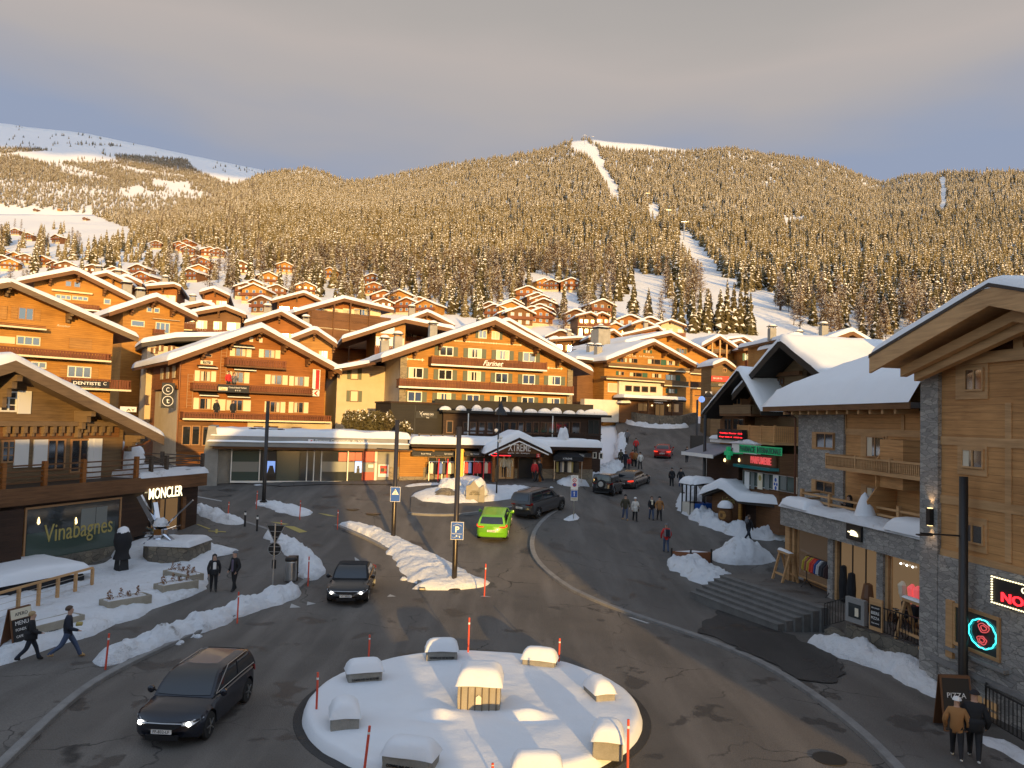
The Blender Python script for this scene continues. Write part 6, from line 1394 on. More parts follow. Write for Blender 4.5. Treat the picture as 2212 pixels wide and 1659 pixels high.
SB=[((905,395),1.05,.62,.42,.12,'COMMUNE DE BAGNES','stone block with carved letters and half lit snow at the far edge of the roundabout'),((455,525),1.05,.6,.42,.35,'COMMUNE DE BAGNES','shaded stone block with carved letters at the upper left of the roundabout'),((1470,430),1.1,.6,.3,-.25,None,'sunlit stone block deep in snow at the upper right of the roundabout'),((335,810),.72,.95,.42,.25,None,'shaded tapered stone block at the left edge of the roundabout'),((1870,632),.62,1.0,.3,.30,None,'stone block almost buried in snow at the right edge of the roundabout'),((1880,958),.74,.9,.46,-.12,None,'sunlit stone block with high snow at the lower right of the roundabout'),((690,1045),1.2,.7,.4,-.25,'COMMUNE DE BAGNES','stone block with carved letters cut off at the bottom of the frame')]
for i,(bp,wd,dp,ht,rz,tx,lb) in enumerate(SB):stone_block(B6,bp,wd,dp,ht,rz,lb,tx,seed=i+2)
p=G(1140,1672,zo=.35); stone_block(DD,(1160,1690),1.1,.6,.38,0,'stone block showing only its snow cap at the bottom edge of the roundabout',seed=12)
r=stone_block(B6,(1120,690),1.22,1.25,.78,-.02,'square timber clad block with a snow cushion in the middle of the roundabout',mt='larch_beam' if False else 'beige_concrete',snow=.42,seed=20)
mb=MB()
for i in range(6):x=-.5+i*.2; mb.box(x-.012,x+.012,-.045,-.02,.02,.76)
mb.build('joint',M['dark_earth'],r); MB().prism([(-.08,.3),(.08,.3),(.08,.5),(0,.56),(-.08,.5)],-.06,-.04).build('plaque',M['cream_sign'],r)
def rz_of(x,y):
 d=math.hypot(x-RC.x,y-RC.y); e=rnd_edge(max(0,RR-d),.32)
 z=.08+e*(.24+.05*noise.noise(Vector((x*.8,y*.8,0)))+.014*noise.noise(Vector((x*3,y*3,1))))-(0 if d<RR else .1)
 for q in sp_m:z+=.16*math.exp(-((x-q.x)**2/.25+(y-q.y-.12)**2/.06))-.14*math.exp(-((x-q.x)**2/.25+(y-q.y+.22)**2/.05))
 return z
rows=[]
for i in range(46):
 r_=RR*(i/45)**.8; rows.append([(RC.x+r_*(1+.008*noise.noise(Vector((k*.4,0,0))))*math.cos(k/120*6.28319),RC.y+r_*(1+.008*noise.noise(Vector((k*.4,0,0))))*math.sin(k/120*6.28319),0) for k in range(120)])
rows=[[(x,y,rz_of(x,y) if i<45 else .02) for (x,y,z) in row] for i,row in enumerate(rows)]
o=MB().grid(rows,close=True).build('roundabout_snow',M['snow'],smooth=True); tag(o,'smooth round bed of snow covering the roundabout in the foreground','snow bed')
mb=MB(); mb.lathe((RC.x,RC.y,0),[(RR+.28,-.05),(RR+.24,.012),(RR-.1,.014),(RR-.2,.0)],90); o=mb.build('roundabout_edge',M['dark_asphalt']); tag(o,kind='structure')
# splitter islands
bank('snow_bank','long curved snow bank on the splitter island with two lamp posts',B5,[(190,1000),(300,1010),(480,1060),(700,1170),(900,1300),(1060,1420),(1190,1520),(1300,1600),(1330,1640)],[.8,1.3,1.5,1.8,2.2,2.9,3.7,4.0],[.3,.32,.35,.4,.4],mt='rough_snow',seed=4,lump=.3)
kerb('',B5,[(160,1010),(330,1080),(480,1140),(600,1210),(760,1290),(880,1380),(960,1470),(1000,1570),(1010,1650)])
bank('snow_bank','short flat snow strip around the left lamp post before the bank',B3,[(640,815),(800,845),(950,890),(1080,925),(1190,915)],[.9,1.3,1.6,1.5],.28,mt='rough_snow',seed=8)
bank('snow_bank','low snow bank along the road beside the dark shop corner',B3,[(30,880),(150,930),(290,985),(400,1020),(500,1045)],[1.2,1.5,1.5,1.2],.42,mt='rough_snow',seed=9)
bank('snow_bank','snow bank curving behind the litter bin at the pavement corner',B3,[(735,1150),(850,1200),(950,1270),(1060,1350),(1140,1430),(1180,1510),(1130,1590)],[.9,1.3,1.5,1.5,1.2],.5,mt='rough_snow',seed=10)
bank('snow_bank','long dirty snow bank along the kerb in front of the planters',B2,[(870,1640),(1000,1560),(1200,1470),(1450,1380),(1650,1300),(1900,1210),(2100,1130),(2300,1060),(2480,1000),(2560,960)],[1.0,1.4,1.3,1.3,1.2,1.3,1.4],[.4,.5,.45,.45,.5],seed=11)
field('snow_island','lit snow island with a carved stone and boulders before the ski shop',B5,[(890,715),(1000,680),(1150,655),(1260,620),(1330,560),(1480,545),(1620,560),(1660,640),(1800,640),(2000,650),(2240,665),(2250,690),(2000,745),(1750,780),(1500,800),(1250,800),(1000,780)],.5,seed=5,edge=1.3)
field('snow_patch','thin strip of snow on the road edge before the ski shop',B5,[(820,615),(900,595),(1050,585),(1200,588),(1180,602),(1000,612),(880,625)],.14,seed=6,edge=.5)
field('snow_patch','thin slushy line of snow before the bank front',B3,[(530,635),(700,632),(740,645),(640,652)],.07,seed=16,edge=.3);
bank('snow_bank','tall snow bank climbing beside the steps right of the ski shop',C6,[(900,290),(1060,260),(1180,225),(1280,170),(1380,120),(1450,80)],[1.2,2.2,2.6,2.4,1.6],[.3,.6,.6,.5],mt='rough_snow',seed=13)
bank('snow_bank','snow along the terrace wall left of the climbing road',A4,[(735,1370),(752,1290),(768,1215),(772,1160)],[1.0,1.3,1.2],.4,mt='rough_snow',seed=14)
bank('snow_bank','curved snow line below the stone terrace wall at the street top',A4,[(800,1050),(860,1075),(1000,1095),(1150,1105),(1360,1098)],1.2,.4,mt='rough_snow',seed=15)
field('snow_patch','snow on the corner left of the hotel at the top of the street',A4,[(670,1000),(740,985),(800,1010),(780,1040),(690,1040)],.5,seed=17)
field('snow_patch','little snow mound at the foot of the no parking sign',C6,[(875,625),(950,600),(1040,600),(1085,630),(1060,655),(980,668),(900,650)],.4,seed=18,edge=.8)
bank('snow_bank','ploughed snow bank beside the wooden bar hut',C8,[(960,240),(990,300),(1080,400),(1200,480),(1350,550),(1550,615),(1750,640),(1900,635),(2070,650)],[1.6,2.4,2.4,2.2,2.0,2.2],[.6,.8,.8,.6,.6],mt='rough_snow',seed=19,lump=.6)
bank('snow_bank','snow wall along the pavement by the market stalls',C8,[(1010,30),(990,90),(1040,190),(1060,260)],1.4,.7,mt='rough_snow',seed=20)
bank('snow_bank','ploughed snow heap running down beside the stone steps',C8,[(790,900),(900,950),(1050,1030),(1200,1110),(1380,1200),(1550,1300),(1700,1370),(1930,1485)],[1.4,2.6,2.8,2.2,1.4,1.2,.7],[.5,.8,.7,.5,.3,.2],seed=21,mt='rough_snow')
field('snow_pile','big rough pile of cleared snow in front of the clothing shop',C8,[(1170,880),(1250,820),(1400,800),(1600,790),(1800,810),(1920,870),(1960,920),(1800,960),(1500,968),(1300,935)],.75,seed=22,edge=1.6,lump=.5,mound=[(*G(*C8(1600,900)).xy,1.2,.6)],res=.22,cat='snow pile')
bank('snow_bank','strip of snow at the foot of the near right railing',A8,[(1400,1425),(1500,1470),(1620,1540),(1780,1620),(1900,1690)],.8,.25,seed=24,mt='rough_snow')
field('snow_patch','small snow patch behind the folding board at the lower right',A8,[(1065,1290),(1110,1262),(1160,1270),(1170,1320),(1120,1345),(1070,1325)],.25,seed=25,edge=.4)
field('snow_patch','trodden snow in front of the clothing shop trestle',C1,[(200,895),(300,905),(450,950),(620,1000),(600,1015),(430,975),(280,935)],.12,seed=26,edge=.3,zo=.85)
field('snow_bed','trampled snow bed around the planters and the mirror sculpture',B2,[(-60,1650),(-60,930),(300,850),(680,800),(860,775),(960,700),(930,640),(1100,560),(1400,530),(1830,570),(1930,640),(1820,760),(1790,960),(1640,1030),(1480,1090),(1330,1140),(1200,1220),(1000,1270),(820,1370),(640,1420),(480,1470),(320,1530),(160,1590),(0,1640)],.38,seed=27,edge=.9,lump=.3,zo=.08,res=.26)
for i,(zf,x,y,r_,lb) in enumerate([(B3,2070,1365,.16,'right of the splitter island, uppermost'),(B3,2195,1525,.14,'right of the splitter island, middle'),(B3,2090,1575,.18,'right of the splitter island, lowest'),(B4,940,205,.15,'beside the hatchback, right one'),(B4,735,275,.13,'beside the hatchback, middle one'),(B4,700,295,.1,'beside the hatchback, left one'),(C6,785,312,.14,'on the road before the gazebo'),(C6,422,303,.12,'on the road before the ski shop door')]):
 p=G(*zf(x,y)); snow_lump('snow_clod',f'loose clod of snow {lb}',(p.x,p.y,T(p.x,p.y)+.01),r_,r_*.8,i+2,cat='snow clod',group='loose clods of snow on the road')
def pole_proto():
 r=empty('snow_pole',(0,0,0)); MB().tube([(0,0,-.2),(0,0,1.0)],.032,8).build('pole',M['pole_red'],r); MB().tube([(0,0,.80),(0,0,.86)],.034,8,cap=False).build('reflector',M['sign_white'],r); return r
pp=pole_proto(); first= True
for (zf,xb,yb,xt,yt,lb) in [(B6,475,372,479,245,'at the upper left of the roundabout, partly shaded'),(B6,168,675,172,465,'at the left edge of the roundabout'),(B6,452,1015,477,778,'leaning at the lower left of the roundabout'),(B6,1060,340,1065,145,'behind the far stone block of the roundabout'),(B6,1594,395,1598,265,'at the upper right of the roundabout'),(B6,1999,1000,2002,742,'at the lower right of the roundabout'),(B6,1203,1060,1204,995,'at the bottom edge of the roundabout'),(B5,1625,1640,1635,1372,'at the near end of the splitter island'),(B3,1437,1042,1440,880,'at the far end of the splitter island'),(B3,1065,945,1070,787,'at the right end of the flat snow strip before the bank'),(B3,637,840,643,692,'beside the left lamp post'),(B3,355,950,362,800,'on the snow bank by the dark shop corner'),(B3,880,1100,880,985,'behind the back of the give way sign'),(B3,1147,1582,1152,1340,'beside the litter bin'),(B2,2052,1182,2058,958,'on the dirty snow bank before the couple'),(B2,915,1585,935,1315,'at the near end of the dirty snow bank')]:
 zo=.38 if zf is B6 else .3
 p=G(*zf(xb,yb),zo=zo); d=(p-CAM).length; px0,py0=zf(xb,yb); px1,py1=zf(xt,yt); hh=(py0-py1)/FD*(p-CAM).dot(FW)
 o=pp if first else copy_tree(pp); first= False; o.location=p-Vector((0,0,.05)); o.scale=(1,1,min(1.7,hh)); lean=(px1-px0)/max(1,py0-py1)-.02; o.rotation_euler=(0,lean,0)
 tag(o,f'red snow pole {lb}','snow pole','red snow poles')
def lamp(zf,base,top,label,r_=.10,arms=(),mt='pole_metal',zo=.25):
 p=G(*zf(*base),zo=zo); px,py=zf(*top); q=at(px,py,p.y); h=q.z-p.z; r=empty('lamp_post',p-Vector((0,0,.2)),0,label,'lamp post')
 MB().tube([(0,0,0),(0,0,1.0),(0,0,h+.2)],[r_*1.05,r_,r_*.92],14).build('pole',M[mt],r,smooth=True)
 MB().lathe((0,0,0),[(r_*2,.16),(r_*2,.22),(r_*1.1,.26)],14).build('base_plate',M['dark_metal'],r)
 for (dz,l) in arms:
  z=h+.2-dz; mb=MB(); mb.tube([(0,0,z),(l,0,z+.05)],[.03,.022],8); o=mb.build('arm',M['dark_metal'],r); s=1 if l>0 else -1; MB().box(min(l-.35*s,l+.1*s),max(l-.35*s,l+.1*s),-.09,.09,z-.02,z+.02).build('lamp_head',M['dark_metal'],o)
 return r,p,h
L1,P1,H1=lamp(B5,(722,1120),(762,-40),'tall bronze lamp post with the pedestrian sign on the splitter island',.13,((1.75,-1.15),(1.75,1.0))); L2,P2,H2=lamp(B5,(1325,1550),(1385,28),'tall bronze lamp post with the parking sign near the roundabout',.13)
L3,P3,H3=lamp(B3,(708,800),(745,-62*3.0),'tall dark lamp post in front of the bank',.13,((1.9,-1.1),(1.9,1.1)),'dark_metal')
L4,P4,H4=lamp(C8,(1145,348),(1160,-721),'dark lamp post beside the wooden bar hut',.13,(),'dark_metal')
L5,P5,H5=lamp(A4,(1430,1345),(1440,855),'far dark lamp post carrying a boxed board by the climbing road',.13,(),'dark_metal')
L6,P6,H6=lamp(A8,(1300,1180),(1321,-664),'thick dark lamp post before the near right stone house',.14,((1.85,-1.35),),'dark_metal',zo=.1)
q=at(*A4(1428,1232),P5.y); z=q.z-P5.z+.2; MB().box(-.75,.75,-.2,.02,z-.75,z+.75).build('hanging_board',M['black'],L5); q=at(*A4(1478,850),P5.y-4); r=empty('clock',q,0,'round pale blue shop roundel hanging by the far lamp post','sign'); MB().lathe((0,0,0),[(.34,-.06),(.34,.06)],24,'y').build('disc',M['glow_blue'],r); text('G',M['sign_white'],r,(0,-.08,0),width=.3,ext=.02); MB().box(-.8,.1,-.03,.03,.34,.42).build('bracket',M['dark_metal'],r)
r,p,h=lamp(B5,(1742,710),(1768,60),'slim black mast with cameras on the snow island',.055,(),'black')
for dx,dz in ((-.15,0),(.18,-.5),(.1,-.75)):MB().lathe((dx,-.05,h+.2+dz),[(.04,.1),(.14,.05),(.14,-.08),(.03,-.18)],12).build('security_camera',M['sign_white'],r)
z=at(*B5(1770,-165),p.y).z-p.z; MB().tube([(0,0,h),(0,0,z+.7)],.04,8).build('pole',M['black'],r); MB().lathe((.15,0,z),[(.45,-.35),(.42,-.2),(.2,.15),(.06,.5),(.02,.7)],14).build('lantern',M['black'],r)
MB().box(-.12,.12,-.15,-.05,1.2,2.4).build('notice',M['dark_metal'],r)
def plate(par,x,z,w_,h_,m='blue_sign',y=-.16,back='sign_white'):
 o=MB().box(x-w_/2-.02,x+w_/2+.02,y,y+.02,z-h_/2-.02,z+h_/2+.02).build('sign_plate',M[back],par); MB().box(x-w_/2,x+w_/2,y-.006,y-.001,z-h_/2,z+h_/2).build('sign_face',M[m],o); return o
zc=at(*B5(755,692),P1.y).z-P1.z+.2; o=plate(L1,.06,zc,.54,.82); MB().prism([(-.14,zc-.02),(.26,zc-.02),(.06,zc+.32)],-.175,-.168).build('triangle',M['sign_white'],o)
mb=MB(); mb.bar((.04,-.18,zc+.18),(.06,-.18,zc+.08),.05,.01); mb.bar((.06,-.18,zc+.1),(-.01,-.18,zc+.0),.03,.01); mb.bar((.06,-.18,zc+.1),(.12,-.18,zc+.0),.03,.01); mb.lathe((.04,-.18,zc+.22),[(.03,0),(.03,.008)],10,'y'); mb.build('walking_figure',M['black'],o)
zc=at(*B5(1352,1050),P2.y).z-P2.z+.2; o=plate(L2,.08,zc,.58,.82); text('P',M['sign_white'],o,(.08,-.175,zc+.07),width=.2,height=.3,ext=.006,bold=.03); mb=MB(); mb.bar((-.14,-.175,zc+.24),(.08,-.175,zc+.34),.05,.01); mb.bar((.08,-.175,zc+.34),(.30,-.175,zc+.24),.05,.01); mb.bar((.2,-.175,zc-.34),(.2,-.175,zc-.24),.04,.01); mb.bar((.2,-.175,zc-.25),(.08,-.175,zc-.25),.04,.01); mb.prism([(.08,zc-.19),(.08,zc-.31),(.0,zc-.25)],-.18,-.17); mb.build('roof_and_arrow',M['sign_white'],o)
text('Medran-Verbier',M['sign_white'],o,(.08,-.175,zc-.14),width=.5,ext=.004); text('3 min',M['sign_white'],o,(-.08,-.175,zc-.31),width=.16,ext=.004)
p=G(*B3(797,1620),zo=.3); s_=(p-CAM).dot(FW)/FD*.864*.2532; r=empty('traffic_sign',p-Vector((0,0,.3)),0,'give way triangle and round sign seen from behind on one pole','traffic sign'); zt_=590*s_+.3
MB().tube([(0,0,0),(.0,0,zt_)],.035,8).build('pole',M['steel'],r)
u=s_; z0=zt_-10*u; o=MB().prism([(-90*u,z0),(95*u,z0),(5*u,z0-185*u)],.04,.06).build('triangle_back',M['dark_metal'],r)
mb=MB()
for (za,wa) in ((5,88),(65,60),(120,30)):mb.box(-wa*u,wa*u,.02,.04,z0-za*u-3*u,z0-za*u+3*u)
mb.bar((-90*u,.035,z0),(5*u,.035,z0-185*u),.03,.03); mb.bar((95*u,.035,z0),(5*u,.035,z0-185*u),.03,.03); mb.build('frame',M['steel'],o)
zc=zt_-250*u; o=MB().lathe((0,.05,zc),[(64*u,0),(64*u,.02)],26,'y').build('round_back',M['dark_metal'],r)
mb=MB(); mb.box(-62*u,62*u,.03,.05,zc+22*u,zc+28*u); mb.box(-62*u,62*u,.03,.05,zc-28*u,zc-22*u)
for i in range(26):a=i/26*6.2832; a2=a+6.2832/26; mb.bar((64*u*math.cos(a),.05,zc+64*u*math.sin(a)),(64*u*math.cos(a2),.05,zc+64*u*math.sin(a2)),.03)
mb.build('frame',M['steel'],o); MB().box(-20*u,22*u,.04,.06,zc-190*u,zc-105*u).build('small_plate',M['dark_metal'],r)
p=G(*C6(1003,600),zo=.3); s_=(p-CAM).dot(FW)/FD*.864*.2532; r=empty('traffic_sign',p-Vector((0,0,.3)),0,'no parking and one way plates on one pole in a snow mound','traffic sign'); zt_=405*s_+.3; u=s_
MB().tube([(0,0,0),(0,0,zt_)],.03,8).build('pole',M['steel'],r); zz=zt_-68*u; o=plate(r,0,zz,66*u,136*u,'sign_white',-.05)
text('ZONE',M['black'],o,(0,-.06,zz+54*u),width=.3,ext=.004)
for k in (22,-22):MB().lathe((0,-.06,zz+k*u),[(20*u,0),(20*u,.006)],20,'y').build('red_ring',M['red'],o); MB().lathe((0,-.068,zz+k*u),[(13*u,0),(13*u,.006)],20,'y').build('disc',M['blue_sign' if k<0 else 'sign_white'],o); (MB().bar((-12*u,-.07,zz+(k+12)*u),(12*u,-.07,zz+(k-12)*u),.05,.006) if k<0 else MB().lathe((0,-.072,zz+k*u),[(5*u,0),(5*u,.004)],12,'y')).build('mark',M['red'],o)
zz=zt_-180*u; o=plate(r,0,zz,62*u,66*u,'blue_sign',-.05); mb=MB(); mb.box(-3*u,3*u,-.07,-.06,zz-22*u,zz+10*u); mb.prism([(-10*u,zz+8*u),(10*u,zz+8*u),(0,zz+26*u)],-.07,-.06); mb.build('arrow',M['sign_white'],o); o=plate(r,0,zz-50*u,62*u,26*u,'cream_sign',-.05); text('excepte',M['black'],o,(0,-.06,zz-50*u),width=.35,ext=.004)
for i,(xb,yb,yt) in enumerate([(520,1067,955),(640,1112,990)]):
 p=G(*B3(xb,yb)); r=empty('bollard',(p.x,p.y,T(p.x,p.y)),0,['black bollard with pale band at the end of the roadside snow bank','black bollard with pale band standing alone by the brown kerb patch'][i],'bollard','black bollards'); MB().tube([(0,0,0),(0,0,1.0)],.06,12).build('post',M['black'],r); MB().lathe((0,0,.8),[(.063,0),(.063,.14)],12).build('band',M['sign_white'],r); MB().lathe((0,0,1.0),[(.06,0),(.04,.03),(.01,.04)],12).build('cap',M['black'],r)
p=G(*B3(970,1615)); r=empty('litter_bin',(p.x,p.y,T(p.x,p.y)+.1),.3,'round steel litter bin with dark hood behind the snow corner','litter bin'); MB().lathe((0,0,0),[(.27,.05),(.28,.1),(.28,.95),(.27,.98)],24).build('drum',M['steel'],r,smooth=False); MB().lathe((0,0,.985),[(.29,0),(.29,.12),(.24,.2),(.05,.22)],24).build('lid',M['dark_metal'],r); MB().box(-.1,.35,.05,.32,.0,1.2).build('back_panel',M['dark_metal'],r)
# left forecourt: sculpture, statue, planters, fence
def base_at(zf,x,y,zo=0.0):p=G(*zf(x,y),zo=zo); return p
def span(zf,a,b_,zo=.0):
 p,q=base_at(zf,*a,zo=zo),base_at(zf,*b_,zo=zo); d=q-p; return p,math.hypot(d.x,d.y),math.atan2(d.y,d.x)
def planter(a,b_,label,dep=.75,h=.62,plants=True,txt=None):
 p,l,rz=span(B2,a,b_,.1); r=empty('planter',p,rz,label,'planter')
 mb=MB(); t=.07; mb.box(0,l,0,t,-.1,h); mb.box(0,l,dep-t,dep,-.1,h); mb.box(0,t,t,dep-t,-.1,h); mb.box(l-t,l,t,dep-t,-.1,h); mb.build('trough',M['beige_concrete'],r,bev=.015)
 snow_poly(r,[(t,h-.12),(l/2,h-.1),(l-t,h-.12)],t,dep-t,.10,seed=l,step=.25,ov=0,r=.1,mt='rough_snow')
 if txt:text(txt,M['black'],r,(l*.33,-.012,h*.45),width=l*.22,ext=.01)
 if plants:
  i=0; x=.25
  while x<l-.2:
   v=[]; f=[]; rr=random.Random(int(x*99)); hh=rr.uniform(.25,.5)
   for _ in range(70):
    k=rr.random(); c=Vector((rr.gauss(0,.07)*(1.2-k),rr.gauss(0,.07)*(1.2-k),k*hh)); s=rr.uniform(.03,.07); a_=rr.uniform(0,6.28); n=len(v)
    v+=[c,c+Vector((math.cos(a_)*s,math.sin(a_)*s,s*1.2)),c+Vector((math.cos(a_+1)*s,math.sin(a_+1)*s,s*.4))]; f.append((n,n+1,n+2))
   me=bpy.data.meshes.new('dry_plant'); me.from_pydata([tuple(q) for q in v],[],f); o=link('dry_plant',me,M['dry_leaf'],r); o.location=(x,dep/2,h-.08); x+=rr.uniform(.3,.45)
 return r
mat('dry_leaf',(.22,.10,.035),.9)
planter((925,1190),(1310,1105),'concrete planter with dry brown shrubs, middle one along the pavement')
planter((1400,1040),(1715,970),'concrete planter with dry brown shrubs nearest the standing couple'); planter((1400,880),(1640,940),'concrete planter set askew behind the one nearest the couple',h=.55)
planter((300,1420),(730,1300),'concrete planter with black lettering behind the walking man',plants=False,txt='VIDIO')
p=base_at(B2,1210,740,.1); p2=base_at(B2,1640,760,.1); l=math.hypot(p2.x-p.x,p2.y-p.y); rz=math.atan2(p2.y-p.y,p2.x-p.x)
r=empty('sculpture_plinth',p,rz,'rubble stone plinth topped with snow below the mirror sculpture','plinth'); hb=1.05
MB().slab([(0,.2),(l*.25,-.5),(l,-.2),(l+.1,2.2),(.2,2.4)],-.3,hb).build('rubble',M['rubble_stone'],r,bev=.05); snow_poly(r,[(.05,hb),(l/2,hb),(l,hb)],-.3,2.2,.28,seed=44,mt='rough_snow',step=.3)
p=base_at(B2,1650,640,.1); snow_lump('snow_lump','snow cushion over the dark wall end beside the mirror sculpture',p+Vector((.9,.6,-.2)),1.5,.7,45,ry=1.0)
c=at(*B2(1375,450),base_at(B2,1400,770,.1).y+.7); r=empty('sculpture',c,0,'spiky sculpture of mirrored metal prisms on the stone base','sculpture'); s_=(c-CAM).dot(FW)/FD*.864*.2893
MB().lathe((0,0,0),[(.2,-.5),(.42,-.1),(.4,.2),(.1,.45)],7).build('core',M['mirror'],r)
for (x,y,w_,yd) in [(1205,140,.22,-.2),(1300,205,.16,.3),(1660,165,.06,-.1),(1190,500,.13,-.3),(1275,445,.08,-.5),(1500,400,.10,.3),(1515,440,.26,.1),(1510,520,.22,-.3),(1290,540,.12,-.6),(1350,585,.14,-.5),(1440,580,.14,-.5),(1400,590,.12,-.6),(1320,350,.22,-.1),(1545,390,.05,.2),(1250,420,.07,.2)]:
 e=Vector(((x-1375)*s_,yd,-(y-450)*s_)); mb=MB(); mb.bar(e*.18,e,w_*1.5,w_); mb.build('prism',M['mirror'],r)
o=snow_lump('snow_cap',None,(.05,0,.35),.38,.42,5,cat=None); o.parent=r
MB().tube([(0,0,-1.0),(0,0,0)],.12,8).build('stem',M['dark_metal'],r)
p=base_at(B2,1045,810,.25); s_=(p-CAM).dot(FW)/FD*.864*.2893; r=empty('covered_statue',p,.2,'statue wrapped in a black bag on a tapered plinth with a snow cap','statue')
MB().lathe((0,0,0),[(.34,-.1),(.36,.0),(.29,.75)],4).build('plinth',M['black'],r); MB().box(-.01,.01,-.31,-.26,.05,.8).build('seam',M['steel'],r)
rows=[]
for i in range(12):
 t=i/11; z=.72+t*(400*s_-.78); rr=[.40,.36,.31,.30,.34,.38,.40,.41,.39,.34,.27,.10][i]; rows.append([(rr*(1+.22*noise.noise(Vector((k*.9,t*4,1))))*math.cos(k/18*6.2832),rr*(1+.22*noise.noise(Vector((k*.9,t*4,1))))*math.sin(k/18*6.2832),z) for k in range(18)])
MB().grid(rows,close=True).build('bag',M['black_cloth'],r,smooth=True); o=snow_lump('snow_cap',None,(0,0,400*s_-.25),.3,.32,3,mt='snow',amp=.1,cat=None); o.parent=r
p,l,rz=span(B2,(-40,1270),(790,970),.15); r=empty('timber_fence',p,rz,'pale timber fence with wires in front of the snowy tarpaulin heap','fence'); h=1.25
mb=MB(); mb.bar((-2,0,h),(l,0,h),.10,.08); mb.build('top_rail',M['larch_beam'],r)
for i in range(6):x=l*(i/5); MB().box(x-.06,x+.06,-.05,.05,-.3,h-.04).build('fence_post',M['larch_beam'],r)
mb=MB()
for z in (.3,.55,.8,1.02):mb.tube([(-2,0,z),(l,0,z)],.010,4)
mb.build('wire',M['steel'],r); MB().box(-2,l,-.12,.05,-.3,.12).build('sleeper',M['orange_wood'],r)
p,l,rz=span(B2,(60,1090),(770,930),.15); r=empty('tarp_heap',p,rz,'long heap under a dark tarpaulin with deep snow on top, behind the timber fence','covered heap')
MB().box(0,l,.3,3.6,-.3,.75).build('tarpaulin',M['teal_shutter'] if False else M['black_cloth'],r,bev=.1); snow_poly(r,[(-.2,.75),(l*.5,.80),(l+.2,.75)],.35,3.7,.5,seed=71,step=.5)
p=base_at(B2,100,1170,.2); snow_lump('snow_lump','low rounded snow drift at the left edge behind the fence',p+Vector((-.9,.5,-.1)),2.0,.6,51,mt='snow',amp=.12)
def aboard(zf,bl,br,wtop,label,lines,head=None,h=1.15,rzo=0):
 p,l,rz=span(zf,bl,br,.1); r=empty('chalk_board',p,rz+rzo,label,'chalk board'); l=max(.55,min(l,.85))
 for s in (0,1):
  y0,y1=(0,.28) if s==0 else (.62,.34); mb=MB(); mb.add([(0,y0,0),(l,y0,0),(l,y1,h),(0,y1,h),(0,y0+.03,0),(l,y0+.03,0),(l,y1+.03,h),(0,y1+.03,h)],[(0,1,2,3),(7,6,5,4),(0,4,5,1),(1,5,6,2),(2,6,7,3),(3,7,4,0)]); o=mb.build('frame',M['brown_frame'],r)
  if s==0:
   a=math.atan2(.28,h); q=MB().box(.05,l-.05,-.012,-.002,.05,h*(.74 if head else .97)).build('slate',M['black'],o); q.rotation_euler=(-a,0,0)
   for i,t_ in enumerate(lines):text(t_,M['sign_white'],q,(l/2,-.016,h*.66-i*h*.62/len(lines)),width=l*.62,ext=.003)
   if head:k=MB().box(.02,l-.02,-.014,-.003,h*.76,h*.99).build('poster',M['cream_sign'],o); k.rotation_euler=(-a,0,0); text(head,M['black'],k,(l/2,-.018,h*.87),width=l*.6,ext=.003)
 return r
aboard(B2,(115,1500),(300,1440),0,'tall chalk board with a yellow poster on top at the lower left',['MENU','FONDUE','CAFE THE','TART 15.'],'APERO',h=1.45)
aboard(A8,(1150,1370),(1330,1330),0,'folding chalk board behind the two walkers at the lower right',['PIZZA','PASTA'],h=1.5,rzo=-.5)
# right forecourt: landing, steps, railing
b=NF; LZ=0.0
zl=b.o.z
s0,s1=CAM+ray(*C8(1390,1050))*((NF.o.z-CAM.z)/ray(*C8(1390,1050)).z),CAM+ray(*A7(1385,1425))*((NF.o.z-CAM.z)/ray(*A7(1385,1425)).z); d=s1-s0; ln=math.hypot(d.x,d.y)+.1; rz=math.atan2(d.y,d.x)
r=empty('stone_steps',(s0.x,s0.y,0),rz,'broad flight of grey stone steps leading down to the road','steps')
for i in range(6):
 zt_=zl-i*.145; mb=MB(); mb.box(-.35*i*.0,ln-.12*i,-.36*(i+1),-.36*i,-.9,zt_-.03); mb.build('riser',M['step_stone'],r); MB().box(.0,ln-.12*i,-.36*(i+1)-.03,-.36*i,zt_-.029,zt_+.01).build('tread',M['step_stone'],r)
def lp(zf,x,y,z):
 d=ray(*zf(x,y)); return CAM+d*((z-CAM.z)/d.z)
def loc(p):q=p-NF.o; return q.dot(NF.ex),q.dot(NF.ey)
w0=lp(A8,370,500,zl); w1=lp(A8,965,700,zl); w2=lp(A8,195,545,zl-.45)
ld=MB().slab([loc(s0),loc(s1),loc(w0),(b.W+.3,loc(w1)[1]),(b.W+.3,.6),(-1.5,1.2),(-1.5,loc(s0)[1])],-1.6,LZ).build('landing',M['pavement']); ld.location=b.root.location; ld.rotation_euler=(0,0,b.rz); tag(ld,kind='structure')
def railing(pts,label,h=1.0,gap=.13):
 r=empty('railing',pts[0],0,label,'railing'); o0=Vector(pts[0]); q=[Vector(p)-o0 for p in pts]; mb=MB(); mc=MB()
 for a,c in zip(q,q[1:]):
  mb.bar(a+Vector((0,0,h)),c+Vector((0,0,h)),.05,.04); mb.bar(a+Vector((0,0,.1)),c+Vector((0,0,.1)),.03)
  n=max(1,int((c-a).length/gap))
  for i in range(n+1):k=a.lerp(c,i/n); mc.box(k.x-.01,k.x+.01,k.y-.01,k.y+.01,k.z+.1,k.z+h)
 mb.build('handrail',M['dark_metal'],r); mc.build('bars',M['dark_metal'],r); return r
railing([tuple(w2),tuple(w0),tuple(w1)],'dark metal railing along the top of the rubble retaining wall')
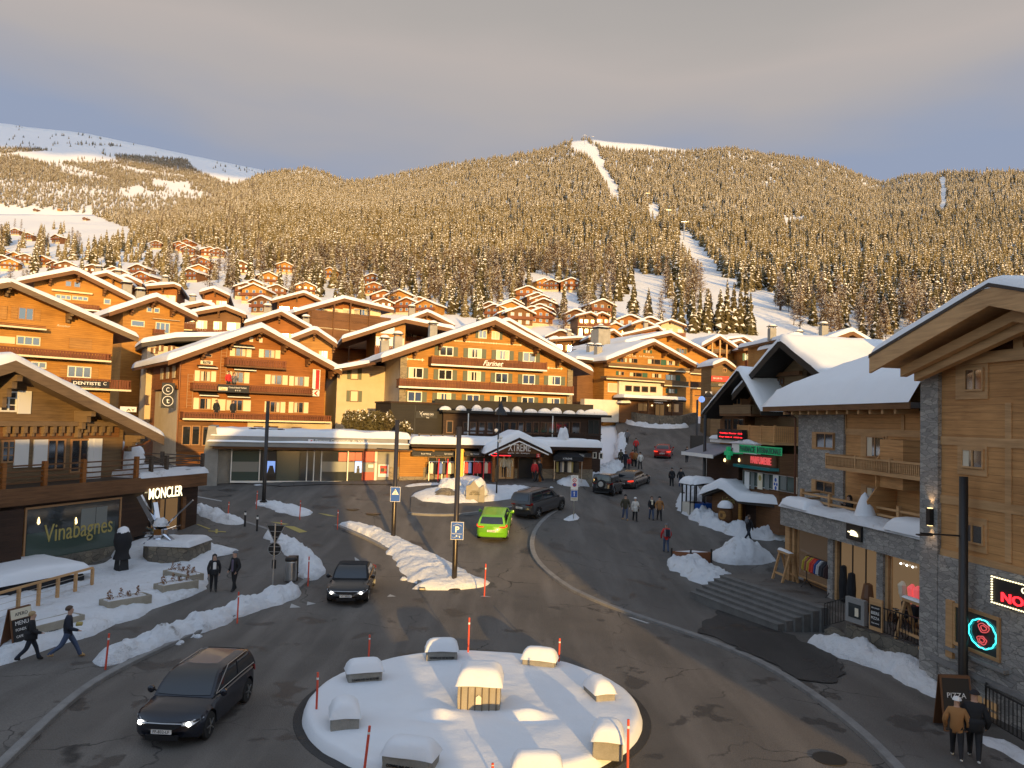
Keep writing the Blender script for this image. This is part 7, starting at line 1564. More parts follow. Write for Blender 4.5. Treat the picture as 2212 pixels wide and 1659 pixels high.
d=w1-w0; wl=MB().slab([(w0.x,w0.y),(w1.x,w1.y),(w1.x+.5,w1.y+.3),(w0.x+.6,w0.y+.6)],-.6,zl-.03); wl.slab([(w2.x,w2.y),(w0.x,w0.y),(w0.x+.5,w0.y+.5),(w2.x+.5,w2.y+.5)],-.6,zl-.5); o=wl.build('retaining_wall',M['rubble_stone']); tag(o,'rubble stone retaining wall under the dark railing','retaining wall')
q_=[w2,w0,w0.lerp(w1,.5),w1]; n_=Vector((d.y,-d.x,0)).normalized(); n_=n_ if n_.x<0 else -n_
bank('snow_bank','long rough snow bank below the railed terrace wall',DD,[pix((p.x,p.y,T(p.x,p.y))) if isinstance(p,Vector) else p for p in [w2+n_*.6-(w1-w0)*.06]+[p+n_*(.75-.08*i) for i,p in enumerate(q_[1:])]+[(2030,1518)]],[.8,1.5,1.7,1.5,.6],[.4,.6,.55,.45,.25],seed=23,mt='rough_snow',lump=.35,zo=.1)
fl=MB().slab([(w0.x+.1,w0.y),(w1.x+.1,w1.y-.0),(w1.x+3,w1.y+1),(w0.x+4,w0.y+2.5)],zl-.3,zl-.012).build('terrace_floor',M['pavement']); tag(fl,kind='structure')
p=w0.lerp(w1,.04); rz=math.atan2(d.y,d.x); r=empty('notice_cabinet',p+Vector((0,0,.15)),rz,'grey metal notice cabinet fixed to the dark railing','notice cabinet'); MB().box(0,.95,-.2,-.02,0,.95).build('case',M['grey_paint'],r); o=MB().box(.17,.78,-.215,-.201,.2,.75).build('window',M['shop_glass'],r); MB().box(.5,.68,-.222,-.216,.28,.6).build('leaflet',M['cream_sign'],o)
p=w0.lerp(w1,.36); r=empty('menu_board',p+Vector((0,0,.1)),rz,'wooden menu board with black slate hanging on the dark railing','menu board'); MB().box(0,.62,-.12,-.06,0,1.2).build('frame',M['larch_beam'],r); o=MB().box(.06,.56,-.135,-.121,.15,.95).build('slate',M['black'],r)
for i,t_ in enumerate(['VIN CHAUD','BIERE','PIZZA','TAKE AWAY']):text(t_,M['sign_white'],o,(.31,-.14,.85-i*.19),width=.38,ext=.003)
def trestle(pos,rz,label,w_=1.3,h=1.25):
 r=empty('trestle',pos,rz,label,'trestle'); MB().box(0,w_,-.12,.12,h-.1,h).build('top',M['larch_beam'],r); snow_poly(r,[(0,h),(w_,h)],-.12,.12,.1,seed=w_,step=.3,r=.08,ov=0)
 for x in (.12,w_-.12):
  for s in (-1,1):mb=MB(); mb.bar((x,s*.04,h-.1),(x,s*.42,0),.1); mb.build('leg',M['larch_beam'],r)
 mb=MB(); mb.bar((.1,-.3,.35),(w_-.1,-.3,.35),.09); mb.bar((.1,.3,.35),(w_-.1,.3,.35),.09); mb.build('stretcher',M['larch_beam'],r)
p=lp(C1,245,890,zl)-NF.ey*.55; trestle(p,b.rz,'larch trestle table left of the clothes rack',1.25,1.45); p=lp(C1,1185,1400,zl); trestle(p+Vector((.2,.2,0)),b.rz,'larch trestle behind the dark railing beside the bicycle',1.6,1.5)
p=lp(C1,470,965,zl)-NF.ey*.5; r=empty('clothes_rack',p,b.rz,'wheeled rack of bright jackets outside the clothing shop','clothes rack'); mb=MB(); L_=2.2
for x in (0,L_):mb.tube([(x,-.3,0),(x,0,.35),(x,0,1.55)],.02,6); mb.tube([(x,.3,0),(x,0,.35)],.02,6)
mb.tube([(0,0,1.55),(L_,0,1.55)],.02,6); mb.tube([(0,0,.3),(L_,0,.3)],.02,6); mb.build('frame',M['black'],r)
for i,c in enumerate([(.45,.33,.03),(.30,.10,.06),(.5,.33,.04),(.62,.05,.03),(.62,.05,.03),(.03,.08,.25),(.5,.5,.5),(.05,.05,.06),(.02,.02,.025),(.04,.015,.015)]):
 m_=mat(f'jacket_cloth_{i}',c,.7); x=.12+i*.215; mb=MB(); mb.prism([(-.24,-.0),(.24,0),(.2,.55),(.08,.7),(-.08,.7),(-.2,.55)],-.07,.07); mb.prism([(.18,.56),(.27,.48),(.31,.05),(.22,.05)],-.05,.05); mb.prism([(-.22,.05),(-.31,.05),(-.27,.48),(-.18,.56)],-.05,.05); o=mb.build('hanging_jacket',m_,r,bev=.03); o.location=(x,0,.82); o.rotation_euler=(0,0,1.25+rnd.uniform(-.15,.15))
p=lp(C1,1110,1330,zl); r=empty('bicycle',p,b.rz-.2,'black bicycle leaning behind the dark railing','bicycle')
for x in (0,1.05):
 mb=MB(); mb.tube([(x+.34*math.cos(a),0,.34+.34*math.sin(a)) for a in [6.2832*i/24 for i in range(25)]],.022,6,cap=False); o=mb.build('wheel',M['black'],r); mb=MB()
 for i in range(8):a=6.2832*i/8; mb.bar((x,0,.34),(x+.33*math.cos(a),0,.34+.33*math.sin(a)),.006)
 mb.build('spokes',M['steel'],o)
mb=MB()
for a,c in [((0,0,.34),(.38,0,.32)),((.38,0,.32),(.28,0,.82)),((.28,0,.82),(.85,0,.86)),((.38,0,.32),(.87,0,.78)),((0,0,.34),(.28,0,.8)),((.83,0,.95),(1.05,0,.34))]:mb.bar(a,c,.035)
mb.build('frame',M['black'],r); MB().tube([(.8,-.3,1.0),(.85,0,1.0),(.8,.3,1.0)],.014,6).build('handlebar',M['steel'],r); MB().box(.15,.4,-.07,.07,.86,.91).build('saddle',M['black'],r)
q0=lp(A8,1480,1290,0.02); q1=lp(A8,1800,1480,0.02); railing([tuple(q0+Vector((.7,1.0,0))),tuple(q0),tuple(q1)],'dark railing of the cellar stair at the lower right edge',1.05,.16)
p=base_at(C8,1000,925,.12); r=empty('steel_planter',p,.2,'rusty steel planter filled with snow in front of the snow pile','planter')
for a,c in (((-1.0,.5),(0,0)),((0,0),(1.35,.05)),((1.35,.05),(.5,.9)),((.5,.9),(-1.0,.5))):mb=MB(); mb.bar((a[0],a[1],.35),(c[0],c[1],.35),.04,.62); mb.build('steel_side',M['corten'],r)
for a in ((-1.0,.5),(0,0),(1.35,.05)):MB().box(a[0]-.04,a[0]+.04,a[1]-.06,a[1]+.02,0,.85).build('post',M['dark_metal'],r)
MB().slab([(-.95,.48),(0,.04),(1.3,.08),(.5,.85)],.4,.66).build('snow',M['rough_snow'],r,bev=.06)
p=base_at(C8,1240,395,.1); q=at(*C8(1990,500),p.y-3.5); r=Bd('bar_hut','low wooden bar hut with a thick snow roof, barrel and carved yellow lettering','bar hut',(1240,400),(2010,560),p.y-1.2,p.y-5.4,zb=p.z-.3,zf=C8); b=r
uA,zA=b.uv(1340,85,-.8); zE_=b.uv(1240,175,-.8)[1]; u1,z1=b.uv(1510,235,-.8); uR=b.uv(2050,150,-.8)[0]; zr=b.uv(1700,255,-.8)[1]
b.box('wall',.1,uR-.2,.35,4,-1,zr-.05,'dark_wood'); mb=MB(); mb.prism([(.0,-.5),(u1,-.5),(u1,z1),(uA,zA-.1),(0,zE_)],-.05,.34); mb.build('gable_wall',M['brown_wood'],b.root)
mb=MB(); mb.add([(x,y,z+dz) for y in (-.8,4.2) for (x,z),dz in (((-.35,zE_),0),((uA,zA),0),((uA,zA),-.15),((-.35,zE_),-.15))],[(0,1,2,3),(7,6,5,4),(0,4,5,1),(3,2,6,7),(0,3,7,4)]); mb.add([(x,y,z+dz) for y in (-.8,4.2) for (x,z),dz in (((uA,zA),0),((u1+.2,z1),0),((u1+.2,z1),-.15),((uA,zA),-.15))],[(0,1,2,3),(7,6,5,4),(0,4,5,1),(3,2,6,7),(0,3,7,4)]); mb.box(u1+.2,uR,-.8,4.2,zr-.15,zr+.0); o=mb.build('roof',M['roof_edge'],b.root)
snow_poly(o,[(-.45,zE_),(uA,zA),(u1+.2,max(z1,zr)),(uR,zr+.1)],-.9,4.2,.62,seed=61,amp=.16)
b.box('post',b.uv(1550,400,-.6)[0]-.1,b.uv(1550,400,-.6)[0]+.1,-.7,-.5,-.6,zr-.16,'orange_wood'); b.txt('Le Coucou',1350,180,1490,262,'yellow_paint',dy=-.09,shear=.2); b.box('grey_door',b.uv(1850,330,.3)[0],b.uv(1990,330,.3)[0],.28,.345,-.5,b.uv(1900,310,.3)[1],'grey_paint')
p=b.world(b.uv(1385,480,-1.2)[0],-1.2,-.1); r=empty('barrel',p,b.rz,'upright wine barrel with a snow cap on a stone foot before the bar hut','barrel'); MB().lathe((0,0,0),[(.5,-.3),(.5,.35)],10).build('foot',M['rubble_stone'],r); MB().lathe((0,0,.36),[(.38,0),(.48,.3),(.5,.55),(.46,.85),(.38,1.05)],18).build('staves',M['brown_wood'],r,smooth=True); o=snow_lump('snow_cap',None,(0,0,1.42),.55,.5,8,mt='snow',amp=.1,cat=None); o.parent=r; MB().lathe((.05,-.48,.92),[(.3,0),(.3,.05)],16,'y').build('barrel_head',M['honey_wood'],r)
a_=base_at(C8,1045,110,.1); c_=base_at(C8,1235,350,.1); o=MB().slab([(a_.x,a_.y),(c_.x,c_.y),(c_.x+.4,c_.y+.2),(a_.x+.4,a_.y+.2)],0,2.4).build('garden_wall',M['grey_stone']); tag(o,'low coursed stone wall left of the bar hut','wall')
for i,(x,y,w_,lb) in enumerate([(80,1440,1.5,'snow capped blue market stall beside the lamp post near the pharmacy'),(20,1500,1.2,'snow covered white stall end beside the pale railings near the pharmacy')]):
 p=at(*A5(x,y),57); p.z=T(p.x,p.y)+.1; r=empty('market_stall',p,.3,lb,'market stall'); h=2.3; mb=MB()
 for dx in (-w_/2,w_/2):
  for dy in (0,1.2):mb.box(dx-.04,dx+.04,dy-.04,dy+.04,0,h)
 mb.build('posts',M['dark_metal'],r); MB().box(-w_/2,w_/2,-.05,1.25,.0,1.0).build('counter',M['blue_sign'] if i==0 else M['white_plaster'],r); q=MB().box(-w_/2-.1,w_/2+.1,-.2,1.4,h,h+.08).build('roof',M['dark_metal'],r); snow_poly(q,[(-w_/2-.1,h+.08),(0,h+.2),(w_/2+.1,h+.08)],-.2,1.4,.45,seed=81+i,step=.3)
pts=[G(*A4(x,y),zo=.1) for x,y in ((810,1040),(900,1062),(1100,1085),(1300,1085),(1420,1055))]; mb=MB()
for a,c in zip(pts,pts[1:]):mb.bar((a.x,a.y,a.z+.4),(c.x,c.y,c.z+.4),.5,1.9)
o=mb.build('terrace_wall',M['rubble_stone']); tag(o,'curved rubble terrace wall before the hotel at the street top','wall')
p=base_at(C6,945,262,.05); s_=(p-CAM).dot(FW)/FD*.864*.2532; r=empty('gazebo',p,.1,'black pop up gazebo over a rail of clothes beside the ski shop','gazebo'); w_=275*s_; h=2.15
for x in (-w_/2,w_/2):
 for y in (0,w_):MB().tube([(x,y,0),(x,y,h)],.03,6).build('leg',M['steel'],r)
mb=MB(); q=[(-w_/2-.1,-.1),(w_/2+.1,-.1),(w_/2+.1,w_+.1),(-w_/2-.1,w_+.1)]; mb.add([(x,y,h) for x,y in q]+[(0,w_/2,h+1.35)]+[(x*.45,(y-w_/2)*.45+w_/2,h+.5) for x,y in q],[(0,1,6,5),(1,2,7,6),(2,3,8,7),(3,0,5,8),(5,6,4),(6,7,4),(7,8,4),(8,5,4)]); mb.build('canopy',M['black_cloth'],r)
o=MB().box(-w_/2-.1,w_/2+.1,-.13,-.101,h-.35,h).build('valance',M['black_cloth'],r); text('XTREME',M['sign_white'],o,(-.1,-.15,h-.17),width=.8,ext=.004)
for i in range(12):
 x=-w_/2+.35+i*(w_-.6)/11; c=['yellow_paint','black_cloth','grey_fabric','curtain','black_cloth','black','curtain','cream_sign','yellow_paint','black_cloth','black','dark_metal'][i]; mb=MB(); mb.prism([(-.12,0),(.12,0),(.1,.9),(-.1,.9)],.5,.62); q=mb.build('hanging_coat',M[c],r,bev=.03); q.location=(x,0,.8)
MB().tube([(-w_/2,.56,1.75),(w_/2,.56,1.75)],.02,6).build('rail',M['steel'],r)
b=XS
def fr(x,y,dy):u,v=b.uv(x,y,dy); return b.world(u,dy,v)
for i,(xa,xb,lb) in enumerate([(795,1000,'left'),(1070,1290,'right')]):
 p0=b.world(b.uv(xa,1400,-1.6)[0],-1.6,0); l=b.uv(xb,1400,-1.6)[0]-b.uv(xa,1400,-1.6)[0]; p0.z=T(p0.x,p0.y)+.1; r=empty('ski_rack',p0,b.rz,f'rack hung with skis and bright clothes before the ski shop, {lb} of the yellow banner','ski rack'); mb=MB(); mb.tube([(0,0,1.5),(l,0,1.5)],.03,6)
 for x in (0,l/2,l):mb.tube([(x,0,0),(x,0,1.5)],.03,6)
 mb.build('frame',M['steel'],r)
 for k in range(8):
  x=.2+k*(l-.4)/7; c=[['curtain','black_cloth','red','blue_sign','black','red','cream_sign','dark_metal'],['red','blue_sign','red','red','glow_pink','red','curtain','red']][i][k]
  if k%3==2:mb=MB(); mb.bar((x,-.25,0),(x+.1,.02,1.75),.09,.02); mb.build('ski',M['red'],r)
  else:mb=MB(); mb.prism([(x-.16,.55),(x+.16,.55),(x+.14,1.35),(x,1.5),(x-.14,1.35)],-.08,.08); mb.build('hanging_jacket',M[c if c!='glow_pink' else 'red'],r,bev=.03)
p0=b.world(b.uv(1033,1370,-1.9)[0],-1.9,0); p0.z=T(p0.x,p0.y); hh=b.uv(1033,1145,-1.9)[1]+b.o.z-p0.z; r=empty('beach_flag',p0,b.rz,'tall yellow banner with red lettering before the ski shop','banner'); MB().box(-.32,.32,-.02,.02,.3,hh).build('cloth',M['banner_yellow'] if 'banner_yellow' in M else mat('banner_yellow',(.8,.5,.06),.6),r); t_=text('MAMMUT',M['red'],r,(-.1,-.03,hh*.62),width=1.4,ext=.003,rot=(math.pi/2,-math.pi/2,0)); MB().tube([(-.34,0,0),(-.34,0,hh)],.02,6).build('pole',M['black'],r)
for i,(x,c,lb) in enumerate([(1385,'cream_sign','pale jacket'),(1428,'curtain','patterned suit')]):
 p0=b.world(b.uv(x,1370,-1.0)[0],-1.0,0); p0.z=T(p0.x,p0.y)+.25; r=empty('mannequin',p0,b.rz,f'shop mannequin in a {lb} beside the ski shop door','mannequin'); MB().lathe((0,0,0),[(.05,.75),(.16,.85),(.15,1.05),(.22,1.4),(.07,1.5),(.06,1.56),(.1,1.65),(.09,1.78),(.02,1.84)],12).build('torso',M[c],r,smooth=True)
 for s in (-1,1):MB().tube([(s*.09,0,0),(s*.1,0,.45),(s*.09,0,.88)],[.05,.06,.09],8).build('leg',M['black_cloth' if i==0 else c],r); MB().tube([(s*.2,0,1.4),(s*.28,0,1.1),(s*.27,-.08,.85)],[.07,.06,.045],8).build('arm',M[c],r)
p=base_at(B5,1530,745,.3); r=empty('carved_stone',p,.0,'carved town stone shaped like peaks on the lit snow island','carved stone'); w_=185*(p-CAM).dot(FW)/FD*.864*.2532; k=w_/185
MB().prism([(-w_/2,-.2),(w_/2,-.2),(w_*.49,100*k),(w_*.43,145*k),(w_*.2,110*k),(w_*.02,150*k),(-w_*.1,185*k),(-w_*.3,140*k),(-w_*.5,130*k)],0,.55).build('slab',M['beige_concrete'],r,bev=.03); MB().prism([(w_*.12,-.2),(w_*.2,-.2),(w_*.26,100*k),(w_*.2,125*k),(w_*.16,80*k)],-.012,.0).build('stain',M['granite'],r)
for i,t_ in enumerate(['COMMUNE','DE BAGNES','1000 - VERBIER']):text(t_,M['black'],r,(-w_*.02,-.02,(82-i*16)*k),width=w_*(.35+.12*i),ext=.006)
o=snow_lump('snow_cap',None,(.0,.8,.3),w_*.62,165*k,61,amp=.3,cat=None,ry=.7); o.parent=r
p=base_at(B5,1250,710,.3); r=snow_lump('boulder','dark mossy boulder on the lit snow island',p+Vector((0,0,-.1)),.95,.62,64,mt='rubble_stone',cat='boulder',ry=.6); p=base_at(B5,1290,640,.3); snow_lump('boulder','snow covered boulder behind the dark mossy one',p,1.0,.8,65,cat='boulder')
# cars
C5=ZR(780,1380,220)
KIND={'hatch':([(-.5,.5),(-.492,.82),(-.465,.96),(-.2,.97),(.1,.95),(.225,.94),(.34,.87),(.42,.79),(.465,.70),(.49,.58),(.5,.42)],(-.475,.235,-.37,.015)),'sedan':([(-.5,.55),(-.492,.85),(-.46,.93),(-.33,.95),(.1,.90),(.21,.88),(.38,.76),(.45,.70),(.488,.58),(.5,.42)],(-.40,.215,-.17,.03)),'coupe':([(-.5,.55),(-.492,.84),(-.45,.91),(-.30,.93),(.1,.88),(.17,.87),(.38,.74),(.45,.68),(.488,.58),(.5,.40)],(-.30,.19,-.12,.02)),'suv':([(-.5,.6),(-.494,.95),(-.475,1.05),(-.2,1.06),(.1,1.03),(.21,1.01),(.38,.94),(.45,.86),(.488,.74),(.5,.5)],(-.485,.235,-.39,.05)),'jeep':([(-.5,.6),(-.496,1.0),(-.485,1.08),(-.2,1.08),(.1,1.06),(.2,1.05),(.40,1.0),(.46,.95),(.492,.85),(.5,.55)],(-.493,.20,-.475,.10))}
def car(label,kind,paint,zf,rear,front,side,L_,W_,H_,rw=.33,seen='front',plate='VS 2041',roofm=None,cname='car',rails=False,lit=True,trim=None):
 a,c=G(*zf(*rear)),G(*zf(*front)); d=c-a; rz=math.atan2(d.y,d.x); m=(a+c)/2; ex=Vector((math.cos(rz),math.sin(rz),0)); ey=Vector((-ex.y,ex.x,0))
 m=m-ey*(side*W_*.47); r=empty('car',(m.x,m.y,T(m.x,m.y)+.01),rz,label,cname)
 slope=(T(m.x+ex.x,m.y+ex.y)-T(m.x-ex.x,m.y-ex.y))/2; r.rotation_euler=(0,-math.atan(slope),rz)
 prof,gh=KIND[kind]; wx=(-.30*L_,.305*L_); ra=rw+.06; rows=[]; n=64; zb=.2+(.04 if kind in ('suv','jeep') else 0)
 for i in range(n+1):
  t=-.5+i/n; x=t*L_; zt=lerp_t(prof,t); e=max(0,(abs(t)-.36)/.14); w=W_/2*(1-(.26 if t>0 else .17)*e**2.2); ar=0
  for q in wx:
   if abs(x-q)<ra:ar=rw+math.sqrt(ra*ra-(x-q)**2)
  zl=zb+.10*e**3; zt=max(zt,zl+.1); mid=max(min(.52,zt-.1),ar+.005)
  half=[(.0,zl),(.72*w,zl),(.90*w,max(zl,ar-.02)),(.975*w,max(zl+.06,ar)),(w,mid),(.99*w,max(zt-.20,mid+.005)),(.955*w,max(zt-.06,mid+.02)),(.85*w,max(zt-.005,mid+.03)),(.45*w,max(zt+.025,mid+.035)),(0,max(zt+.035,mid+.04))]
  bx_=math.copysign(.24*e**1.5,t); rows.append([(x-bx_*(y/w)**2,y,z) for y,z in half]+[(x-bx_*(y/w)**2,-y,z) for y,z in half[-2:0:-1]])
 mb=MB(); mb.grid(rows,close=True); k=len(rows[0]); mb.add(rows[0],[tuple(range(k))]); mb.add(rows[-1],[tuple(range(k))])
 body=mb.build('body',M[paint],r,smooth=True); md=body.modifiers.new('edge','EDGE_SPLIT'); md.split_angle=R(38)
 xr,xf,tr,tf=[v*L_ for v in gh]; wb,wt=W_*.445,W_*(.345 if kind!='jeep' else .40)
 def belt(x): return lerp_t(prof,x/L_)-.0
 def corner(u,v,s):
  bx=xr+(xf-xr)*u; tx=tr+(tf-tr)*u; v2=v; x=bx+(tx-bx)*v2; y=s*(wb+(wt-wb)*v**1.25); z=belt(bx)+(H_-.02-belt(bx))*math.sin(v*1.5708)**.94+.0; return Vector((x,y,z))
 g_=[[corner(0,v/5,s/4) for s in range(-4,5)] for v in range(6)]
 rows=[]
 for v in range(6):rows.append([corner(0,v/5,s/4)-Vector((.05*(1-(s/4)**2),0,0)) for s in range(-4,5)]+[corner(u/6,v/5,1) for u in range(1,6)]+[corner(1,v/5,-s/4)+Vector((.09*(1-(s/4)**2),0,0)) for s in range(-4,5)]+[corner(1-u/6,v/5,-1) for u in range(1,6)])
 rows.append([Vector((p.x*.8+(tr+tf)*.1,p.y*.7,H_+.02)) for p in rows[-1]]); mb=MB(); mb.grid(rows,close=True); mb.add(rows[-1],[tuple(range(len(rows[-1])))])
 cab=mb.build('cabin',M[paint if not roofm else roofm],r,smooth=True); md=cab.modifiers.new('edge','EDGE_SPLIT'); md.split_angle=R(42)
 def glass(nm,f,nu=8,nv=5):
  P_=[[f(i/nu,j/nv) for i in range(nu+1)] for j in range(nv+1)]; cc=Vector((0,0,.9)); q=[[p+(Vector((p.x,p.y,p.z))-Vector(((tr+tf)/2,0,.7))).normalized()*.014 for p in row] for row in P_]; return MB().grid(q).build(nm,M['car_glass'],r,smooth=True)
 glass('windscreen',lambda u,v:corner(1,.06+.86*v,-.9+1.8*u)+Vector((.09*(1-(-.9+1.8*u)**2),0,0)))
 glass('rear_window',lambda u,v:corner(0,.16+.68*v,-.84+1.68*u)-Vector((.05*(1-(.84-1.68*u)**2),0,0)))
 for s in (-1,1):
  for (a_,b_) in ((.08,.46),(.49,.90)):glass('side_window',lambda u,v:corner(a_+(b_-a_)*u,.06+.72*v,s),6,4)
  xm=xf-.25; mb=MB(); mb.lathe((xm,s*(W_/2+.10),belt(xm)+.07),[(.03,-.05),(.09,-.03),(.10,.04),(.05,.08)],10,'x'); mb.bar((xm-.02,s*(W_/2-.05),belt(xm)+.02),(xm-.02,s*(W_/2+.08),belt(xm)+.06),.04); mb.build('wing_mirror',M[paint],r)
  if trim:MB().tube([corner(.06+.9*i/10,.04,s)*1.0+Vector((0,s*.02,.0)) for i in range(11)]+[corner(.96-.1*i,.04+.78*min(1,i*.5),s)+Vector((0,s*.02,0)) for i in range(1,10)],.012,5).build('chrome_trim',M['steel'],r)
  for q in wx:
   y=s*(W_/2-.11); t_=MB().lathe((0,0,0),[(rw*.62,-.10),(rw*.93,-.10),(rw,-.06),(rw,.06),(rw*.93,.10),(rw*.62,.10)],26,'y').build('wheel',M['tyre'],r,smooth=False); t_.location=(q,y,rw)
   mb=MB(); mb.lathe((0,s*.06,0),[(rw*.64,-.02),(rw*.64,.02)],22,'y'); mb.m=1
   for i in range(5):an=6.2832*i/5; mb.bar((0,s*.095,0),(rw*.6*math.cos(an),s*.095,rw*.6*math.sin(an)),.07,.02)
   mb.build('rim',[M['dark_metal'],M['steel']],t_)
  for e,nm in ((1,'headlight'),(-1,'tail_light')):
   zz=lerp_t(prof,.47*e)-(.09 if e>0 else .14); w0=W_/2
   xx=e*(L_*(.475 if e>0 else .482)-.07)
   if e>0:pts=[(xx+.045,s*w0*.50,zz-.02),(xx-.02,s*w0*.76,zz-.03),(xx-.33,s*w0*.965,zz+.08),(xx-.36,s*w0*.90,zz+.14),(xx-.06,s*w0*.72,zz+.07),(xx+.02,s*w0*.52,zz+.05)]
   else:pts=[(xx-.035,s*w0*.48,zz),(xx-.02,s*w0*.80,zz-.02),(xx+.22,s*w0*.975,zz+.0),(xx+.22,s*w0*.965,zz+.13),(xx+.0,s*w0*.80,zz+.13),(xx-.02,s*w0*.5,zz+.09)]
   o=MB().add(pts+[(p[0]+e*.035,p[1]*1.015,p[2]+.012) for p in pts],[(0,1,2,3,4,5),(11,10,9,8,7,6)]+[(i,(i+1)%6,(i+1)%6+6,i+6) for i in range(6)]).build(nm,M['lamp_glass' if e>0 else ('tail_lit' if lit and seen=='rear' else 'tail_glass')],r)
   if e>0 and lit and seen=='front':MB().lathe((xx+.0,s*w0*.70,zz+.03),[(.03,.0),(.07,.05),(.03,.085)],12,'x').build('bulb',M['glow_white'],o)
 e=1 if seen=='front' else -1
 zp=.46 if e>0 else lerp_t(prof,-.49)-.24
 o=MB().box(e*(L_/2+.002)-.01,e*(L_/2+.002)+.02,-.26,.26,zp-.06,zp+.06).build('number_plate',M['sign_white'],r); t_=text(plate,M['black'],o,(e*(L_/2+.026),0,zp),width=.42,ext=.002,rot=(math.pi/2,0,e*math.pi/2))
 if seen=='front':
  o=MB().add([(L_/2+.012,-.52,.64),(L_/2+.012,.52,.64),(L_/2+.03,.34,.52),(L_/2+.03,-.34,.52)],[(0,1,2,3)]).build('grille',M['black'],r); MB().tube([(L_/2-.02,-.55,.655),(L_/2+.02,0,.66),(L_/2-.02,.55,.655)],.014,6).build('chrome_trim',M['steel'],o)
  MB().box(L_/2-.06,L_/2+.008,-.42,.42,.24,.36).build('air_intake',M['black'],r)
 else:MB().box(-L_/2-.012,-L_/2+.03,-.62,.62,.24,.36).build('bumper_trim',M['black'],r)
 if rails:
  for s in (-1,1):MB().tube([(tr+.1,s*wt*.8,H_-.01),(tr+.2,s*wt*.8,H_+.06),(tf-.1,s*wt*.8,H_+.06),(tf,s*wt*.8,H_-.01)],.018,6).build('roof_rail',M['dark_metal'],r)
 return r
for n_,c,rg in [('navy_paint',(.012,.014,.022),.22),('black_paint',(.012,.012,.014),.2),('green_paint',(.15,.42,.02),.3),('grey_paint_car',(.05,.048,.048),.28),('bronze_paint',(.05,.042,.038),.25),('red_paint',(.30,.012,.015),.25)]:
 mat(n_,c,rg,spec=.5,coat=.25)
mat('car_glass',(.015,.02,.025),.05,spec=.9); mat('tyre',(.015,.015,.015),.9); mat('lamp_glass',(.55,.56,.58),.15,spec=.8); mat('tail_glass',(.25,.01,.01),.2); mat('tail_lit',(.5,.02,.01),.3,emit=(1,.05,.02),es=.8)
car('dark navy hatchback with lit headlights driving in the lower left','hatch','navy_paint',B4,(1535,975),(1035,1445),1,4.25,1.80,1.47,rw=.345,plate='FF-832-LF',trim=True)
car('black soft top cabriolet with round lit headlights beside the splitter island','coupe','black_paint',C5,(1545,862),(1395,1235),1,4.4,1.83,1.37,roofm='black_cloth',plate='VS 38021')
car('bright green sport utility car seen from behind at the road fork','suv','green_paint',B5,(1848,1140),(1882,1010),-1,4.5,1.85,1.50,seen='rear',plate='VS 71934',lit=True)
car('dark grey estate car with roof rails seen from behind, right of the green car','suv','grey_paint_car',C6,(695,610),(845,560),-1,4.5,1.84,1.68,seen='rear',plate='VS 20417',rails=True,lit=False)
r=car('black boxy off roader with spare wheel on its tail door','jeep','black_paint',C6,(1385,420),(1485,385),-1,4.0,1.75,1.72,rw=.36,seen='rear',plate='VS 15506',lit=False)
o=MB().lathe((-2.12,0,.95),[(.12,-.1),(.34,-.09),(.36,0),(.34,.09),(.1,.1)],22,'x').build('spare_wheel',M['tyre'],r); MB().lathe((-2.2,0,.95),[(.22,-.04),(.2,0)],14,'x').build('rim',M['steel'],o)
car('dark bronze saloon with lit tail lights in front of the boxy off roader','sedan','bronze_paint',C6,(1635,328),(1725,290),-1,4.9,1.93,1.42,seen='rear',plate='VS 88')
car('dark red saloon driving up the street','sedan','red_paint',A4,(1192,1398),(1222,1330),-1,4.9,1.88,1.42,seen='rear',plate='VS 40',lit=True)
car('dark parked car half hidden left of the hotel at the top of the street','hatch','grey_paint_car',A4,(640,965),(632,1000),1,4.2,1.8,1.5,plate='VS 7',lit=False)
